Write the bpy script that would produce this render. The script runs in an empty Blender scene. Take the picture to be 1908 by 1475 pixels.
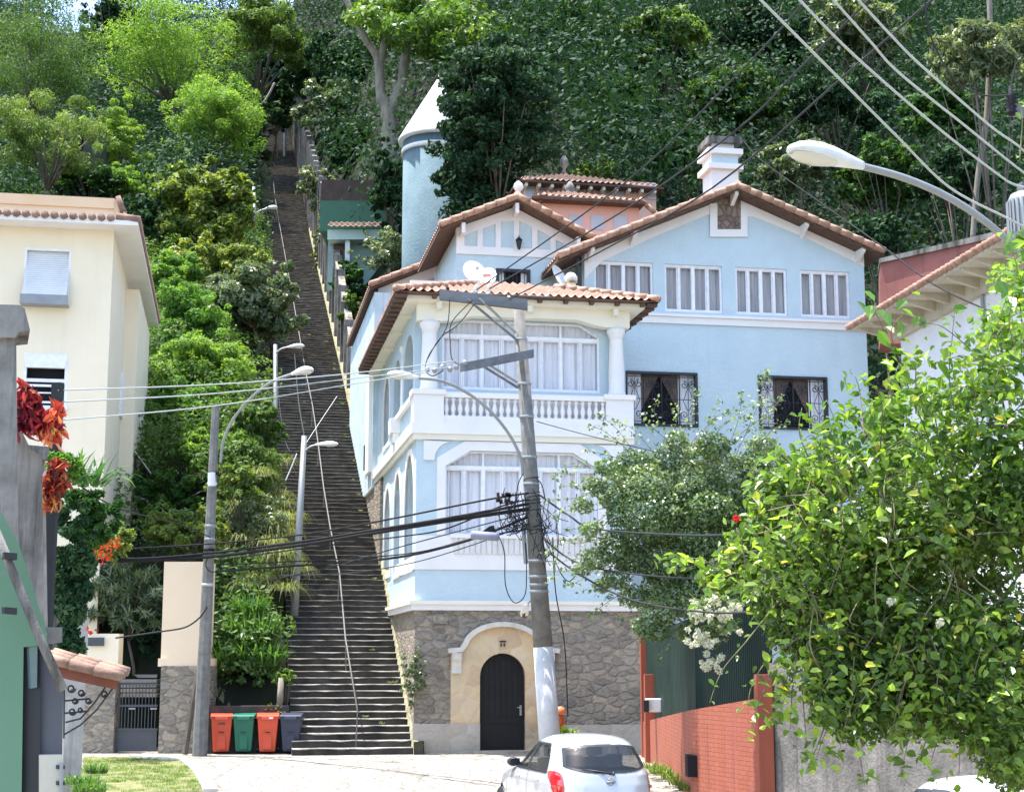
import bpy, bmesh, math, random
import numpy as np
from mathutils import Vector, Matrix
from mathutils.geometry import tessellate_polygon
rad = math.radians
SC = bpy.context.scene
COL = SC.collection
RNG = random.Random(7)

# ------------------------------------------------------------------ survey: turns sight lines into real points
F = 2900.0; HC = 2.6; PIT = math.atan(483 / 2900); cp, sp = math.cos(PIT), math.sin(PIT)
def ray(px, py):
    x = (px - 954) / F; v = (737.5 - py) / F
    return (x, cp - v * sp, sp + v * cp)
def PY(px, py, Y):
    r = ray(px, py); t = Y / r[1]; return Vector((r[0] * t, Y, HC + r[2] * t))
def PZ(px, py, z):
    r = ray(px, py); t = (z - HC) / r[2]; return Vector((r[0] * t, r[1] * t, z))
TH = rad(10.3); U = Vector((math.cos(TH), math.sin(TH), 0)); V = Vector((-math.sin(TH), math.cos(TH), 0))
O = PZ(770, 1403, 0)
def W(u, v, z): return O + U * u + V * v + Vector((0, 0, z))
def loc(P):
    d = P - O; return (d.dot(U), d.dot(V), P.z)
def L(px, py, v):
    r = Vector(ray(px, py)); t = (v + O.dot(V)) / r.dot(V)
    q = loc(Vector((r.x * t, r.y * t, HC + r.z * t))); return (q[0], q[2])
def S(px, py, u):
    r = Vector(ray(px, py)); t = (u + O.dot(U)) / r.dot(U)
    q = loc(Vector((r.x * t, r.y * t, HC + r.z * t))); return (q[1], q[2])
def Ls(pts, v): return [L(a, b, v) for a, b in pts]

# ------------------------------------------------------------------ materials
def nodes(name):
    m = bpy.data.materials.new(name); m.use_nodes = True
    nt = m.node_tree; b = nt.nodes['Principled BSDF']; return m, nt, b
def N(nt, t, **kw):
    n = nt.nodes.new(t)
    for k, v in kw.items(): setattr(n, k, v)
    return n
def lk(nt, a, b): nt.links.new(a, b)
def ramp(nt, fac, stops):
    r = N(nt, 'ShaderNodeValToRGB')
    el = r.color_ramp.elements
    while len(el) < len(stops): el.new(0.5)
    for e, (p, c) in zip(el, stops): e.position = p; e.color = (*c, 1)
    lk(nt, fac, r.inputs[0]); return r.outputs[0]
def coord(nt, kind='Object', scale=(1, 1, 1)):
    tc = N(nt, 'ShaderNodeTexCoord'); mp = N(nt, 'ShaderNodeMapping'); mp.inputs['Scale'].default_value = scale
    lk(nt, tc.outputs[kind], mp.inputs[0]); return mp.outputs[0]
def noise(nt, vec, scale, detail=6, rough=.6):
    n = N(nt, 'ShaderNodeTexNoise'); n.inputs['Scale'].default_value = scale; n.inputs['Detail'].default_value = detail
    n.inputs['Roughness'].default_value = rough; lk(nt, vec, n.inputs['Vector']); return n.outputs['Fac']
def mixc(nt, f, a, b, mode='MIX'):
    m = N(nt, 'ShaderNodeMix', data_type='RGBA', blend_type=mode)
    for i, x in ((0, f), (6, a), (7, b)):
        if hasattr(x, 'is_linked'): lk(nt, x, m.inputs[i])
        elif i == 0: m.inputs[0].default_value = x
        else: m.inputs[i].default_value = (*x, 1)
    return m.outputs[2]
def bump(nt, b, h, dist=.02, strength=.6):
    n = N(nt, 'ShaderNodeBump'); n.inputs['Distance'].default_value = dist; n.inputs['Strength'].default_value = strength
    lk(nt, h, n.inputs['Height']); lk(nt, n.outputs[0], b.inputs['Normal'])
MC = {}
def pm(name, c1, c2, scale=2.0, rough=.8, bs=30, bd=.01, metal=0, streak=0, sc=(0.12, 0.1, 0.08), spec=.3, sx=(1, 1, 1), stlo=.52, sthi=.72):
    if name in MC: return MC[name]
    m, nt, b = nodes(name); v = coord(nt, scale=sx)
    c = ramp(nt, noise(nt, v, scale), [(.3, c1), (.7, c2)])
    if streak:
        sv = coord(nt, scale=(2.2, 2.2, .16)); f = ramp(nt, noise(nt, sv, 1.6, 8, .7), [(stlo, (0, 0, 0)), (sthi, (streak,) * 3)])
        c = mixc(nt, f, c, sc)
    lk(nt, c, b.inputs['Base Color']); b.inputs['Roughness'].default_value = rough; b.inputs['Metallic'].default_value = metal
    b.inputs['Specular IOR Level'].default_value = spec
    if bd: bump(nt, b, noise(nt, v, bs, 4), bd)
    MC[name] = m; return m
def stone(name, cols, mortar, scale, sx=(1, 1, 1), mw=.06, bd=.05, rough=.85, patch=None):
    m, nt, b = nodes(name); v = coord(nt, scale=sx)
    dn = N(nt, 'ShaderNodeTexNoise'); dn.inputs['Scale'].default_value = 2.2; lk(nt, v, dn.inputs['Vector'])
    add = N(nt, 'ShaderNodeMix', data_type='VECTOR'); add.inputs[0].default_value = .2; lk(nt, v, add.inputs[4]); lk(nt, dn.outputs['Color'], add.inputs[5])
    v2 = add.outputs[1]
    e = N(nt, 'ShaderNodeTexVoronoi', feature='DISTANCE_TO_EDGE'); e.inputs['Scale'].default_value = scale; lk(nt, v2, e.inputs['Vector'])
    k = N(nt, 'ShaderNodeTexVoronoi', feature='F1'); k.inputs['Scale'].default_value = scale; lk(nt, v2, k.inputs['Vector'])
    sep = N(nt, 'ShaderNodeSeparateColor'); lk(nt, k.outputs['Color'], sep.inputs[0])
    c = ramp(nt, sep.outputs[0], [(i / (len(cols) - 1), q) for i, q in enumerate(cols)])
    nn = noise(nt, v, 9, 8, .7); c = mixc(nt, .35 if sx[2] != 1 else .15, c, ramp(nt, nn, [(.3, (.06, .055, .05)), (.7, (.5, .46, .42))]))
    f = ramp(nt, e.outputs['Distance'], [(mw * .4, (1, 1, 1)), (mw, (0, 0, 0))])
    c = mixc(nt, f, c, mortar)
    dv = noise(nt, coord(nt), .5, 5, .6); c = mixc(nt, ramp(nt, dv, [(.5, (0, 0, 0)), (.75, (.45,) * 3)]), c, (.08, .075, .065))
    lk(nt, c, b.inputs['Base Color']); b.inputs['Roughness'].default_value = rough; b.inputs['Specular IOR Level'].default_value = .2
    hh = N(nt, 'ShaderNodeMath', operation='ADD'); r2 = N(nt, 'ShaderNodeMath', operation='MINIMUM'); lk(nt, e.outputs['Distance'], r2.inputs[0]); r2.inputs[1].default_value = .18
    q = N(nt, 'ShaderNodeMath', operation='MULTIPLY'); lk(nt, r2.outputs[0], q.inputs[0]); q.inputs[1].default_value = 5
    lk(nt, q.outputs[0], hh.inputs[0]); q2 = N(nt, 'ShaderNodeMath', operation='MULTIPLY'); lk(nt, nn, q2.inputs[0]); q2.inputs[1].default_value = .7; lk(nt, q2.outputs[0], hh.inputs[1])
    bump(nt, b, hh.outputs[0], bd, .8); MC[name] = m; return m
def leafm(name, stops, trans=.35, rough=.45, spec=.35, tint=1.5):
    m, nt, b = nodes(name)
    a = N(nt, 'ShaderNodeAttribute', attribute_name='rnd')
    c = ramp(nt, a.outputs['Fac'], stops)
    oi = N(nt, 'ShaderNodeObjectInfo'); hs = N(nt, 'ShaderNodeHueSaturation')
    mr = N(nt, 'ShaderNodeMapRange'); mr.inputs[3].default_value = .482; mr.inputs[4].default_value = .518; lk(nt, oi.outputs['Random'], mr.inputs[0]); lk(nt, mr.outputs[0], hs.inputs['Hue'])
    mv = N(nt, 'ShaderNodeMapRange'); mv.inputs[3].default_value = 1.15; mv.inputs[4].default_value = .85; lk(nt, oi.outputs['Random'], mv.inputs[0]); lk(nt, mv.outputs[0], hs.inputs['Value'])
    lk(nt, c, hs.inputs['Color']); c = hs.outputs[0]
    lk(nt, c, b.inputs['Base Color']); b.inputs['Roughness'].default_value = rough; b.inputs['Specular IOR Level'].default_value = spec
    tr = N(nt, 'ShaderNodeBsdfTranslucent'); tc = mixc(nt, 1.0, c, (tint, tint, tint * .35), 'MULTIPLY'); lk(nt, tc, tr.inputs[0])
    mx = N(nt, 'ShaderNodeMixShader'); mx.inputs[0].default_value = trans; lk(nt, b.outputs[0], mx.inputs[1]); lk(nt, tr.outputs[0], mx.inputs[2])
    lk(nt, mx.outputs[0], nt.nodes['Material Output'].inputs[0]); MC[name] = m; return m
def plain(name, c, rough=.5, metal=0, spec=.5, coat=0):
    if name in MC: return MC[name]
    m, nt, b = nodes(name); b.inputs['Base Color'].default_value = (*c, 1); b.inputs['Roughness'].default_value = rough
    b.inputs['Metallic'].default_value = metal; b.inputs['Specular IOR Level'].default_value = spec; b.inputs['Coat Weight'].default_value = coat
    v = coord(nt); r = ramp(nt, noise(nt, v, 6), [(.3, tuple(x * .9 for x in c)), (.7, tuple(min(1, x * 1.08) for x in c))]); lk(nt, r, b.inputs['Base Color'])
    MC[name] = m; return m
def glassm(name, tintc, alpha, rough=.05):
    m, nt, b = nodes(name); b.inputs['Base Color'].default_value = (*tintc, 1); b.inputs['Roughness'].default_value = rough; b.inputs['Specular IOR Level'].default_value = .8
    t = N(nt, 'ShaderNodeBsdfTransparent'); mx = N(nt, 'ShaderNodeMixShader'); mx.inputs[0].default_value = alpha
    lk(nt, t.outputs[0], mx.inputs[1]); lk(nt, b.outputs[0], mx.inputs[2]); lk(nt, mx.outputs[0], nt.nodes['Material Output'].inputs[0]); MC[name] = m; return m

M_blue = pm('blue stucco', (.465, .575, .62), (.525, .63, .67), 1.2, .85, 9, .045, streak=.4, sc=(.36, .44, .46), stlo=.55, sthi=.9)
M_tower = pm('shaded tower stucco', (.085, .14, .165), (.135, .20, .225), .8, .9, 9, .05, streak=.5, sc=(.1, .15, .17))  # shade of the surrounding trees is put into this darkened stucco colour
M_white = pm('white plaster', (.72, .70, .68), (.80, .78, .75), 1.0, .8, 25, .004, streak=.12, sc=(.35, .32, .28), stlo=.55, sthi=.9)
M_cream = pm('cream soffit paint', (.74, .70, .58), (.80, .77, .66), .8, .8, 25, .004)
M_stone = stone('grey fieldstone', [(.20, .17, .125), (.37, .31, .235), (.26, .22, .17), (.44, .36, .255), (.33, .285, .225), (.17, .15, .12), (.40, .33, .24)], (.30, .26, .205), 3.9, (1, 1, 1.7), .045, .08)
M_pale = stone('pale flagstone', [(.64, .48, .27), (.70, .56, .36), (.58, .42, .25), (.70, .50, .28)], (.60, .48, .31), 2.6, (1, 1, 1), .03, .02)
M_plinth = stone('plinth flagstone', [(.42, .37, .29), (.50, .45, .38), (.36, .31, .25)], (.40, .36, .30), 2.0, (1, 1, 1), .03, .02)
M_tile = pm('terracotta tile', (.22, .12, .085), (.50, .32, .23), 4.0, .8, 20, .01)
M_tileo = pm('orange roof tile', (.36, .19, .13), (.64, .40, .30), 5.0, .8, 20, .01)
M_tileold = pm('weathered tile', (.15, .10, .08), (.36, .23, .17), 4.0, .9, 20, .02)
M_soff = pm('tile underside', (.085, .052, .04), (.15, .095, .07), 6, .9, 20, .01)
M_frame = plain('white window frame', (.78, .78, .80), .4)
M_black = plain('black iron', (.012, .014, .017), .45)
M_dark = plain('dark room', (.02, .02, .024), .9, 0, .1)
M_curt = pm('sheer curtain', (.74, .74, .78), (.90, .90, .93), 1.5, .9, 10, 0, sx=(3, 3, .3))
M_curt2 = pm('grey curtain', (.34, .33, .34), (.56, .55, .56), 1.5, .9, 10, 0, sx=(3, 3, .3))
M_glass = glassm('window glass', (.22, .23, .26), .12)
M_door = pm('black door paint', (.006, .007, .008), (.012, .013, .014), 3, .55, 40, .002)
M_conc = pm('weathered concrete', (.13, .125, .115), (.30, .285, .26), 2.2, .95, 40, .012, streak=.9, sc=(.045, .042, .038), stlo=.46, sthi=.62)
M_pole = pm('pole concrete', (.12, .12, .112), (.22, .215, .20), 5, .9, 50, .004, streak=.55, sc=(.08, .078, .07))
M_polew = pm('whitewash', (.42, .42, .42), (.56, .56, .56), 3, .8, 30, .004, streak=.35, sc=(.3, .29, .28))
M_galv = plain('galvanised steel', (.27, .285, .29), .5, .4)
M_lampw = plain('lamp housing', (.66, .67, .68), .4)
M_lens = glassm('lamp lens', (.65, .64, .55), .85, .2)
M_cable = plain('black cable', (.018, .018, .02), .75, 0, .15)
M_cablep = plain('pale cable', (.40, .43, .40), .5)
M_cableg = plain('grey cable', (.035, .038, .04), .8, 0, .15)
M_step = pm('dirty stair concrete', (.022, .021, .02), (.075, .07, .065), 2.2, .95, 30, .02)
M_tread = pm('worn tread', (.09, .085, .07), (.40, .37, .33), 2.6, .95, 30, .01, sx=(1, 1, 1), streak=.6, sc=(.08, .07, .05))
M_moss = pm('mossy kerb', (.12, .115, .06), (.36, .34, .22), 4, .95, 30, .03)
M_yellow = pm('yellow render', (.79, .69, .51), (.85, .75, .57), .7, .85, 25, .004, streak=.25, sc=(.42, .40, .32), stlo=.55, sthi=.9)
M_peach = pm('peach render', (.76, .60, .42), (.82, .66, .48), .8, .85, 25, .004)
M_pink = pm('pink render', (.70, .40, .32), (.76, .47, .38), .8, .85, 25, .004)
M_green = pm('green painted wall', (.10, .195, .125), (.12, .23, .15), .6, .75, 40, .003)
M_redw = None
M_bark = pm('bark', (.09, .075, .06), (.2, .17, .14), 6, .95, 25, .03, sx=(1, 1, .3))
M_barkp = pm('pale bark', (.17, .15, .12), (.30, .27, .22), 5, .95, 25, .03, sx=(1, 1, .3))
M_soil = pm('forest soil', (.008, .011, .006), (.018, .024, .011), .6, 1, 8, .1)
M_ironw = plain('grey gate paint', (.055, .06, .07), .5)

G_dark = leafm('dark broad leaves', [(0, (.014, .040, .016)), (.45, (.024, .062, .030)), (.8, (.042, .098, .042)), (1, (.11, .175, .07))], .22, .6, .12)
G_mid = leafm('mid green leaves', [(0, (.02, .055, .014)), (.5, (.045, .11, .024)), (1, (.11, .19, .045))], .3, .6, .15)
G_lime = leafm('lime feathery leaves', [(0, (.055, .13, .025)), (.5, (.15, .27, .055)), (1, (.28, .41, .11))], .45, .55, .2)
G_bank = leafm('bank leaves', [(0, (.035, .08, .018)), (.5, (.09, .165, .04)), (1, (.2, .29, .09))], .35, .55, .25)
G_yel = leafm('yellow green leaves', [(0, (.045, .09, .018)), (.5, (.14, .21, .04)), (1, (.30, .34, .08))], .35, .5)
G_pale = leafm('pale grey green leaves', [(0, (.05, .075, .035)), (.5, (.13, .18, .09)), (1, (.28, .33, .2))], .3, .4, .5)
G_straw = leafm('straw grass', [(0, (.06, .10, .03)), (.5, (.15, .19, .07)), (1, (.34, .36, .18))], .35, .55)
G_cane = leafm('cane grass', [(0, (.03, .09, .02)), (.5, (.06, .15, .035)), (1, (.14, .25, .07))], .35, .4, .5)
G_bush = leafm('sunlit shrub leaves', [(0, (.045, .095, .02)), (.35, (.09, .18, .03)), (.75, (.17, .30, .05)), (.96, (.28, .41, .08)), (1, (.5, .45, .05))], .45, .35, .55)
G_bushd = leafm('small vine leaves', [(0, (.035, .06, .015)), (.5, (.08, .13, .03)), (.85, (.17, .23, .06)), (.95, (.34, .37, .16)), (1, (.2, .14, .05))], .35, .45)
G_red = leafm('red croton leaves', [(0, (.06, .006, .01)), (.3, (.20, .015, .02)), (.5, (.42, .05, .03)), (.68, (.62, .2, .05)), (.85, (.75, .4, .16)), (1, (.4, .42, .08))], .2, .35, .5, 1.2)
G_white = leafm('white blossom', [(0, (.6, .6, .5)), (1, (.8, .8, .72))], .3, .7, .2, 1)
G_redf = leafm('red blossom', [(0, (.5, .02, .02)), (1, (.75, .06, .05))], .3, .6, .2, 1)
G_grass = leafm('grass blades', [(0, (.06, .12, .02)), (.6, (.14, .22, .04)), (1, (.3, .33, .1))], .3, .6)

# ------------------------------------------------------------------ object helpers
def tag(o, label=None, cat=None, group=None, kind=None):
    if label: o['label'] = label
    if cat: o['category'] = cat
    if group: o['group'] = group
    if kind: o['kind'] = kind
    return o
def empty(name, p, label, cat, group=None, rz=0):
    o = bpy.data.objects.new(name, None); COL.objects.link(o); o.location = p; o.rotation_euler = (0, 0, rz); o.empty_display_size = .2
    tag(o, label, cat, group); return o
def wmat(o):
    m = Matrix.Translation(o.location) @ o.rotation_euler.to_matrix().to_4x4() if o.scale[0] == 1 else Matrix.LocRotScale(o.location, o.rotation_euler, o.scale)
    return wmat(o.parent) @ m if o.parent else m
def link(name, me, mat, parent=None, smooth=False, world=True):
    if mat: me.materials.append(mat)
    if parent and world: me.transform(wmat(parent).inverted())
    if smooth:
        me.polygons.foreach_set('use_smooth', [True] * len(me.polygons))
    o = bpy.data.objects.new(name, me); COL.objects.link(o)
    if parent: o.parent = parent
    return o
class MB:
    def __init__(s, xf=None): s.v = []; s.f = []; s.xf = xf
    def add(s, vs, fs, xf=None):
        n = len(s.v); xf = xf or s.xf
        s.v += [tuple(xf(*p)) if xf else tuple(p) for p in vs]; s.f += [tuple(i + n for i in f) for f in fs]; return s
    def box(s, a, b, xf=None):
        x0, y0, z0 = a; x1, y1, z1 = b
        return s.add([(x0, y0, z0), (x1, y0, z0), (x1, y1, z0), (x0, y1, z0), (x0, y0, z1), (x1, y0, z1), (x1, y1, z1), (x0, y1, z1)],
                     [(0, 3, 2, 1), (4, 5, 6, 7), (0, 1, 5, 4), (1, 2, 6, 5), (2, 3, 7, 6), (3, 0, 4, 7)], xf)
    def hexa(s, lo, hi, xf=None):
        n = len(lo)
        return s.add(list(lo) + list(hi), [tuple(range(n - 1, -1, -1)), tuple(range(n, 2 * n))] + [(i, (i + 1) % n, n + (i + 1) % n, n + i) for i in range(n)], xf)
    def slab(s, poly, holes, d0, d1, xf=None, back=False):
        """polygon with holes in (a,b), extruded from d0 to d1; xf maps (a,b,d)"""
        loops = [list(poly)] + [list(h) for h in holes]; flat = [p for l in loops for p in l]
        tri = tessellate_polygon([[Vector((p[0], p[1], 0)) for p in l] for l in loops])
        n = len(flat); vs = [(p[0], p[1], d0) for p in flat] + [(p[0], p[1], d1) for p in flat]
        fs = [tuple(t) for t in tri] + [tuple(i + n for i in reversed(t)) for t in tri]
        k = 0
        for l in loops:
            m = len(l)
            for i in range(m): fs.append((k + i, k + (i + 1) % m, n + k + (i + 1) % m, n + k + i))
            k += m
        return s.add(vs, fs, xf)
    def tube(s, pts, r, n=8, xf=None, cap=True):
        pts = [Vector(p) for p in pts]; m = len(pts)
        rs = r if isinstance(r, (list, tuple)) else [r] * m
        vs = []; up = None
        for i, p in enumerate(pts):
            d = (pts[min(i + 1, m - 1)] - pts[max(i - 1, 0)]).normalized()
            if up is None: up = Vector((0, 0, 1)) if abs(d.z) < .9 else Vector((1, 0, 0))
            a = d.cross(up)
            if a.length < 1e-4: a = d.cross(Vector((0, 1, 0)))
            a.normalize(); b = a.cross(d).normalized(); up = b
            for k in range(n):
                t = 2 * math.pi * k / n; vs.append(tuple(p + (a * math.cos(t) + b * math.sin(t)) * rs[i]))
        fs = [(i * n + k, i * n + (k + 1) % n, (i + 1) * n + (k + 1) % n, (i + 1) * n + k) for i in range(m - 1) for k in range(n)]
        if cap: fs += [tuple(range(n - 1, -1, -1)), tuple(range((m - 1) * n, m * n))]
        return s.add(vs, fs, xf)
    def lathe(s, prof, c=(0, 0, 0), n=20, xf=None):
        vs = [(c[0] + r * math.cos(2 * math.pi * k / n), c[1] + r * math.sin(2 * math.pi * k / n), c[2] + z) for r, z in prof for k in range(n)]
        m = len(prof)
        fs = [(i * n + k, i * n + (k + 1) % n, (i + 1) * n + (k + 1) % n, (i + 1) * n + k) for i in range(m - 1) for k in range(n)]
        fs += [tuple(range(n - 1, -1, -1)), tuple(range((m - 1) * n, m * n))]
        return s.add(vs, fs, xf)
    def build(s, name, mat, parent=None, smooth=False, bevel=0):
        me = bpy.data.meshes.new(name); me.from_pydata(s.v, [], s.f); me.update()
        bm = bmesh.new(); bm.from_mesh(me); bmesh.ops.recalc_face_normals(bm, faces=bm.faces); bm.to_mesh(me); bm.free()
        o = link(name, me, mat, parent, smooth)
        if bevel:
            bv = o.modifiers.new('bevel', 'BEVEL'); bv.width = bevel; bv.segments = 2; bv.limit_method = 'ANGLE'
        return o
def copy_tree(o, loc=None, rz=None, scale=None, parent=None, label=None, group=None):
    c = o.copy(); COL.objects.link(c); c.parent = parent
    for ch in o.children: copy_tree(ch, parent=c)
    if loc is not None: c.location = loc
    if rz is not None: c.rotation_euler[2] = rz
    if scale is not None: c.scale = scale
    if label: c['label'] = label
    if group: c['group'] = group
    return c
def np_mesh(name, Vn, nquad, rnd):
    """Vn: (4*nquad,3)"""
    me = bpy.data.meshes.new(name); me.vertices.add(len(Vn)); me.vertices.foreach_set('co', Vn.astype(np.float32).ravel())
    me.loops.add(nquad * 4); me.polygons.add(nquad)
    me.loops.foreach_set('vertex_index', np.arange(nquad * 4, dtype=np.int32)); me.polygons.foreach_set('loop_start', np.arange(0, nquad * 4, 4, dtype=np.int32))
    a = me.attributes.new('rnd', 'FLOAT', 'FACE'); a.data.foreach_set('value', rnd.astype(np.float32))
    me.update(); me.validate(); return me
def unit(a): return a / np.maximum(np.linalg.norm(a, axis=1, keepdims=True), 1e-6)
def leaf_quads(C, Nn, s, asp, g, droop=0., fold=0.):
    n = len(C); t = g.normal(size=(n, 3)); t[:, 2] -= droop; t = t - Nn * np.sum(t * Nn, axis=1, keepdims=True); t = unit(t); b = np.cross(Nn, t)
    s = s[:, None]
    base = C - t * s * .5; tip = C + t * s * .5 - np.array([0, 0, 1]) * s * .08; l = C - t * s * .08 + b * s * asp * .5; r = C - t * s * .08 - b * s * asp * .5
    if not fold:
        return np.stack([base, r, tip, l], 1).reshape(-1, 3), n
    up = Nn * s * fold
    l1 = C - t * s * .22 + b * s * asp * .48 + up; l2 = C + t * s * .14 + b * s * asp * .40 + up
    r1 = C - t * s * .22 - b * s * asp * .48 + up; r2 = C + t * s * .14 - b * s * asp * .40 + up
    q1 = np.stack([base, tip, l2, l1], 1); q2 = np.stack([tip, base, r1, r2], 1)
    return np.concatenate([q1, q2], 1).reshape(-1, 3), 2 * n
def clump_leaves(clumps, n, size, g, asp=.5, outward=.6, upb=.5, shell=.45, droop=.3, fold=0.):
    """clumps: (k,6) centre+radii"""
    cl = np.array(clumps, float); w = cl[:, 3] * cl[:, 4] + cl[:, 4] * cl[:, 5] + cl[:, 3] * cl[:, 5]; w = w / w.sum()
    idx = g.choice(len(cl), n, p=w); d = unit(g.normal(size=(n, 3))); rr = (1 - shell * g.random(n) ** 1.5)[:, None]
    C = cl[idx, :3] + d * rr * cl[idx, 3:]
    Nn = unit(d * outward + g.normal(size=(n, 3)) * .55 + np.array([0, 0, upb]))
    s = size * (.6 + .8 * g.random(n))
    Q, m = leaf_quads(C, Nn, s, asp, g, droop, fold)
    base = g.random(len(cl))[idx] * .45 + g.random(n) * .55
    return Q, m, (np.repeat(base, 2) if fold else base)
def crown_clumps(g, c, R, n, rs=(.28, .45), flat=.8, low=-.5):
    out = []
    for i in range(n):
        d = g.normal(size=3); d /= np.linalg.norm(d)
        if d[2] < low: d[2] = -d[2] * .3
        k = R * (.15 + .8 * g.random() ** .5); r = min(R) * (rs[0] + (rs[1] - rs[0]) * g.random())
        out.append((c[0] + d[0] * k[0], c[1] + d[1] * k[1], c[2] + d[2] * k[2], r * (0.9 + .5 * g.random()), r * (0.9 + .5 * g.random()), r * flat))
    return out
def bush(name, label, cat, c, R, nclump, nleaf, size, mat, seed, asp=.5, flat=.8, group=None, trunk=True, rs=(.28, .45), base=None, extra=(), upb=.5, droop=.3, outward=.6, fold=0., bark=None, low=-.8, tr=.05):
    """a shrub or tree: crown with leaf clumps, limbs to the clumps"""
    g = np.random.default_rng(seed); c = Vector(c); R = np.array(R, float)
    b = Vector(base) if base else Vector((c.x, c.y, c.z - R[2] * 1.1))
    root = empty(name, b, label, cat, group)
    cl = crown_clumps(g, c, R, nclump, rs, flat, low) + [tuple(e) for e in extra]
    for _ in range(nclump // 2):          # loose outer tufts break the outline
        d = g.normal(size=3); d /= np.linalg.norm(d); k = R * (.92 + .28 * g.random()); r = min(R) * (.07 + .09 * g.random())
        if d[2] > low: cl.append((c.x + d[0] * k[0], c.y + d[1] * k[1], c.z + d[2] * k[2], r * 1.4, r * 1.4, r * (.7 + .8 * g.random())))
    Q, m, rn = clump_leaves(cl, nleaf, size, g, asp, outward, upb, .5, droop, fold)
    link('crown', np_mesh('crown', Q, m, rn), mat, root)
    if trunk:
        t = MB(); hub = b.lerp(c, .55); r0 = tr * max(R[0], .5)
        t.tube([b, b.lerp(hub, .5) + Vector((.1 * R[0], 0, 0)), hub], [r0, r0 * .8, r0 * .7], 7)
        for q in cl[::max(1, len(cl) // 12)]:
            e = Vector(q[:3]); mid = hub.lerp(e, .5) + Vector((0, 0, .1 * R[2])); t.tube([hub, mid, e], [r0 * .5, r0 * .3, r0 * .1], 5)
        t.build('trunk', bark or M_bark, root, True)
    return root
def blades(name, label, cat, spots, n, length, width, mat, seed, spread=1., droop=1., group=None, kind=None, part='blades', parent=None, seg=5):
    """arching blade leaves from base spots (x,y,z,r)"""
    g = np.random.default_rng(seed); sp_ = np.array(spots, float); idx = g.integers(len(sp_), size=n)
    a = g.random(n) * 2 * np.pi; rr = np.sqrt(g.random(n)) * sp_[idx, 3]
    P = sp_[idx, :3] + np.stack([np.cos(a) * rr, np.sin(a) * rr, 0 * a], 1)
    a2 = a + g.normal(size=n) * .7; D = np.stack([np.cos(a2), np.sin(a2), 0 * a], 1)
    Ln = length * (.55 + .6 * g.random(n)); out = spread * (.3 + .7 * g.random(n)); side = np.stack([-np.sin(a2), np.cos(a2), 0 * a], 1)
    quads = []; prev = None
    for k in range(seg + 1):
        t = k / seg; q = P + D * (Ln * out * t)[:, None] * .8 + np.array([0, 0, 1.]) * (Ln * (t * 1.0 - droop * out * t * t * .95))[:, None]
        w = width * (1 - t) ** .6 * (.5 + min(1, t * 4) * .5) + .0005
        l, r = q + side * w / 2, q - side * w / 2
        if prev is not None: quads.append(np.stack([prev[0], prev[1], r, l], 1))
        prev = (l, r)
    Q = np.stack(quads, 1).reshape(-1, 3); rn = np.repeat(g.random(n), seg)
    me = np_mesh(part, Q, n * seg, rn)
    if parent: return link(part, me, mat, parent)
    if cat is None: return me
    root = empty(name, tuple(sp_[0, :3]), label, cat, group); link(part, me, mat, root); return root
def cable(name, label, p0, p1, sag, r, mat, group=None, wob=0., n=24, pts=None, seed=1):
    g = random.Random(seed)
    if pts is None:
        p0, p1 = Vector(p0), Vector(p1); pts = []
        ph = g.random() * 6
        for i in range(n + 1):
            t = i / n; p = p0.lerp(p1, t); p.z -= sag * 4 * t * (1 - t)
            if wob: p.z += wob * math.sin(ph + t * 23) * math.sin(math.pi * t); p.x += wob * math.cos(ph + t * 17) * math.sin(math.pi * t)
            pts.append(p)
    else:
        P = [Vector(p) for p in pts]; q = []
        for i in range(len(P) - 1):
            a, b, c, d = P[max(i - 1, 0)], P[i], P[i + 1], P[min(i + 2, len(P) - 1)]
            for k in range(6):
                t = k / 6; q.append(.5 * ((2 * b) + (c - a) * t + (2 * a - 5 * b + 4 * c - d) * t * t + (3 * b - a - 3 * c + d) * t ** 3))
        pts = q + [P[-1]]
    o = MB().tube(pts, r, 6).build(name, mat, None, True); tag(o, label, 'cable', group); return o

# ------------------------------------------------------------------ terrain
SP = [(-30, 0), (-.35, 0), (0, .18), (7.8, 4.66), (27.3, 14.4), (63.4, 31.05), (115, 56.5), (200, 104), (400, 112)]
def sprof(v):
    for (a, za), (b, zb) in zip(SP, SP[1:]):
        if v <= b: return za + (zb - za) * (v - a) / (b - a)
    return SP[-1][1]
def road_z(y): return 0. if y > 40 else max(-.011 * (40 - y), -.4)
def terr(u, v):
    s = sprof(v)
    if u < -3.3:
        k = min(1, max(0, (v - (1.2 if u > -5.8 else 4.2)) / 1.0)); e = min(1, (-3.3 - u) / 3)
        return k * (s + .3 + e * .8 + .5 * math.sin(u * .5 + v * .3) * e) - .06
    if u < .1: return s - .5 if v > 1 else -.06
    if u < 17:
        if v < 16: return -.06
        r = 12 + (v - 16) * .85 if v < 60 else 49.4 + (v - 60) * .55
        k = min(1, (u - .1) / 9); return (s - .4) * (1 - k) + r * k
    if v < 10: return max(-.06, (v - 3) * .3)
    return 2.1 + (v - 10) * .85 if v < 60 else 44.6 + (v - 60) * .7
def grid(us, vs, fz, name, mat, kind='structure', xf=None):
    vv = [xf(a, b, fz(a, b)) for b in vs for a in us]; n = len(us)
    ff = [(j * n + i, j * n + i + 1, (j + 1) * n + i + 1, (j + 1) * n + i) for j in range(len(vs) - 1) for i in range(n - 1)]
    o = MB().add(vv, ff).build(name, mat, None, True); tag(o, kind=kind); return o
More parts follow.
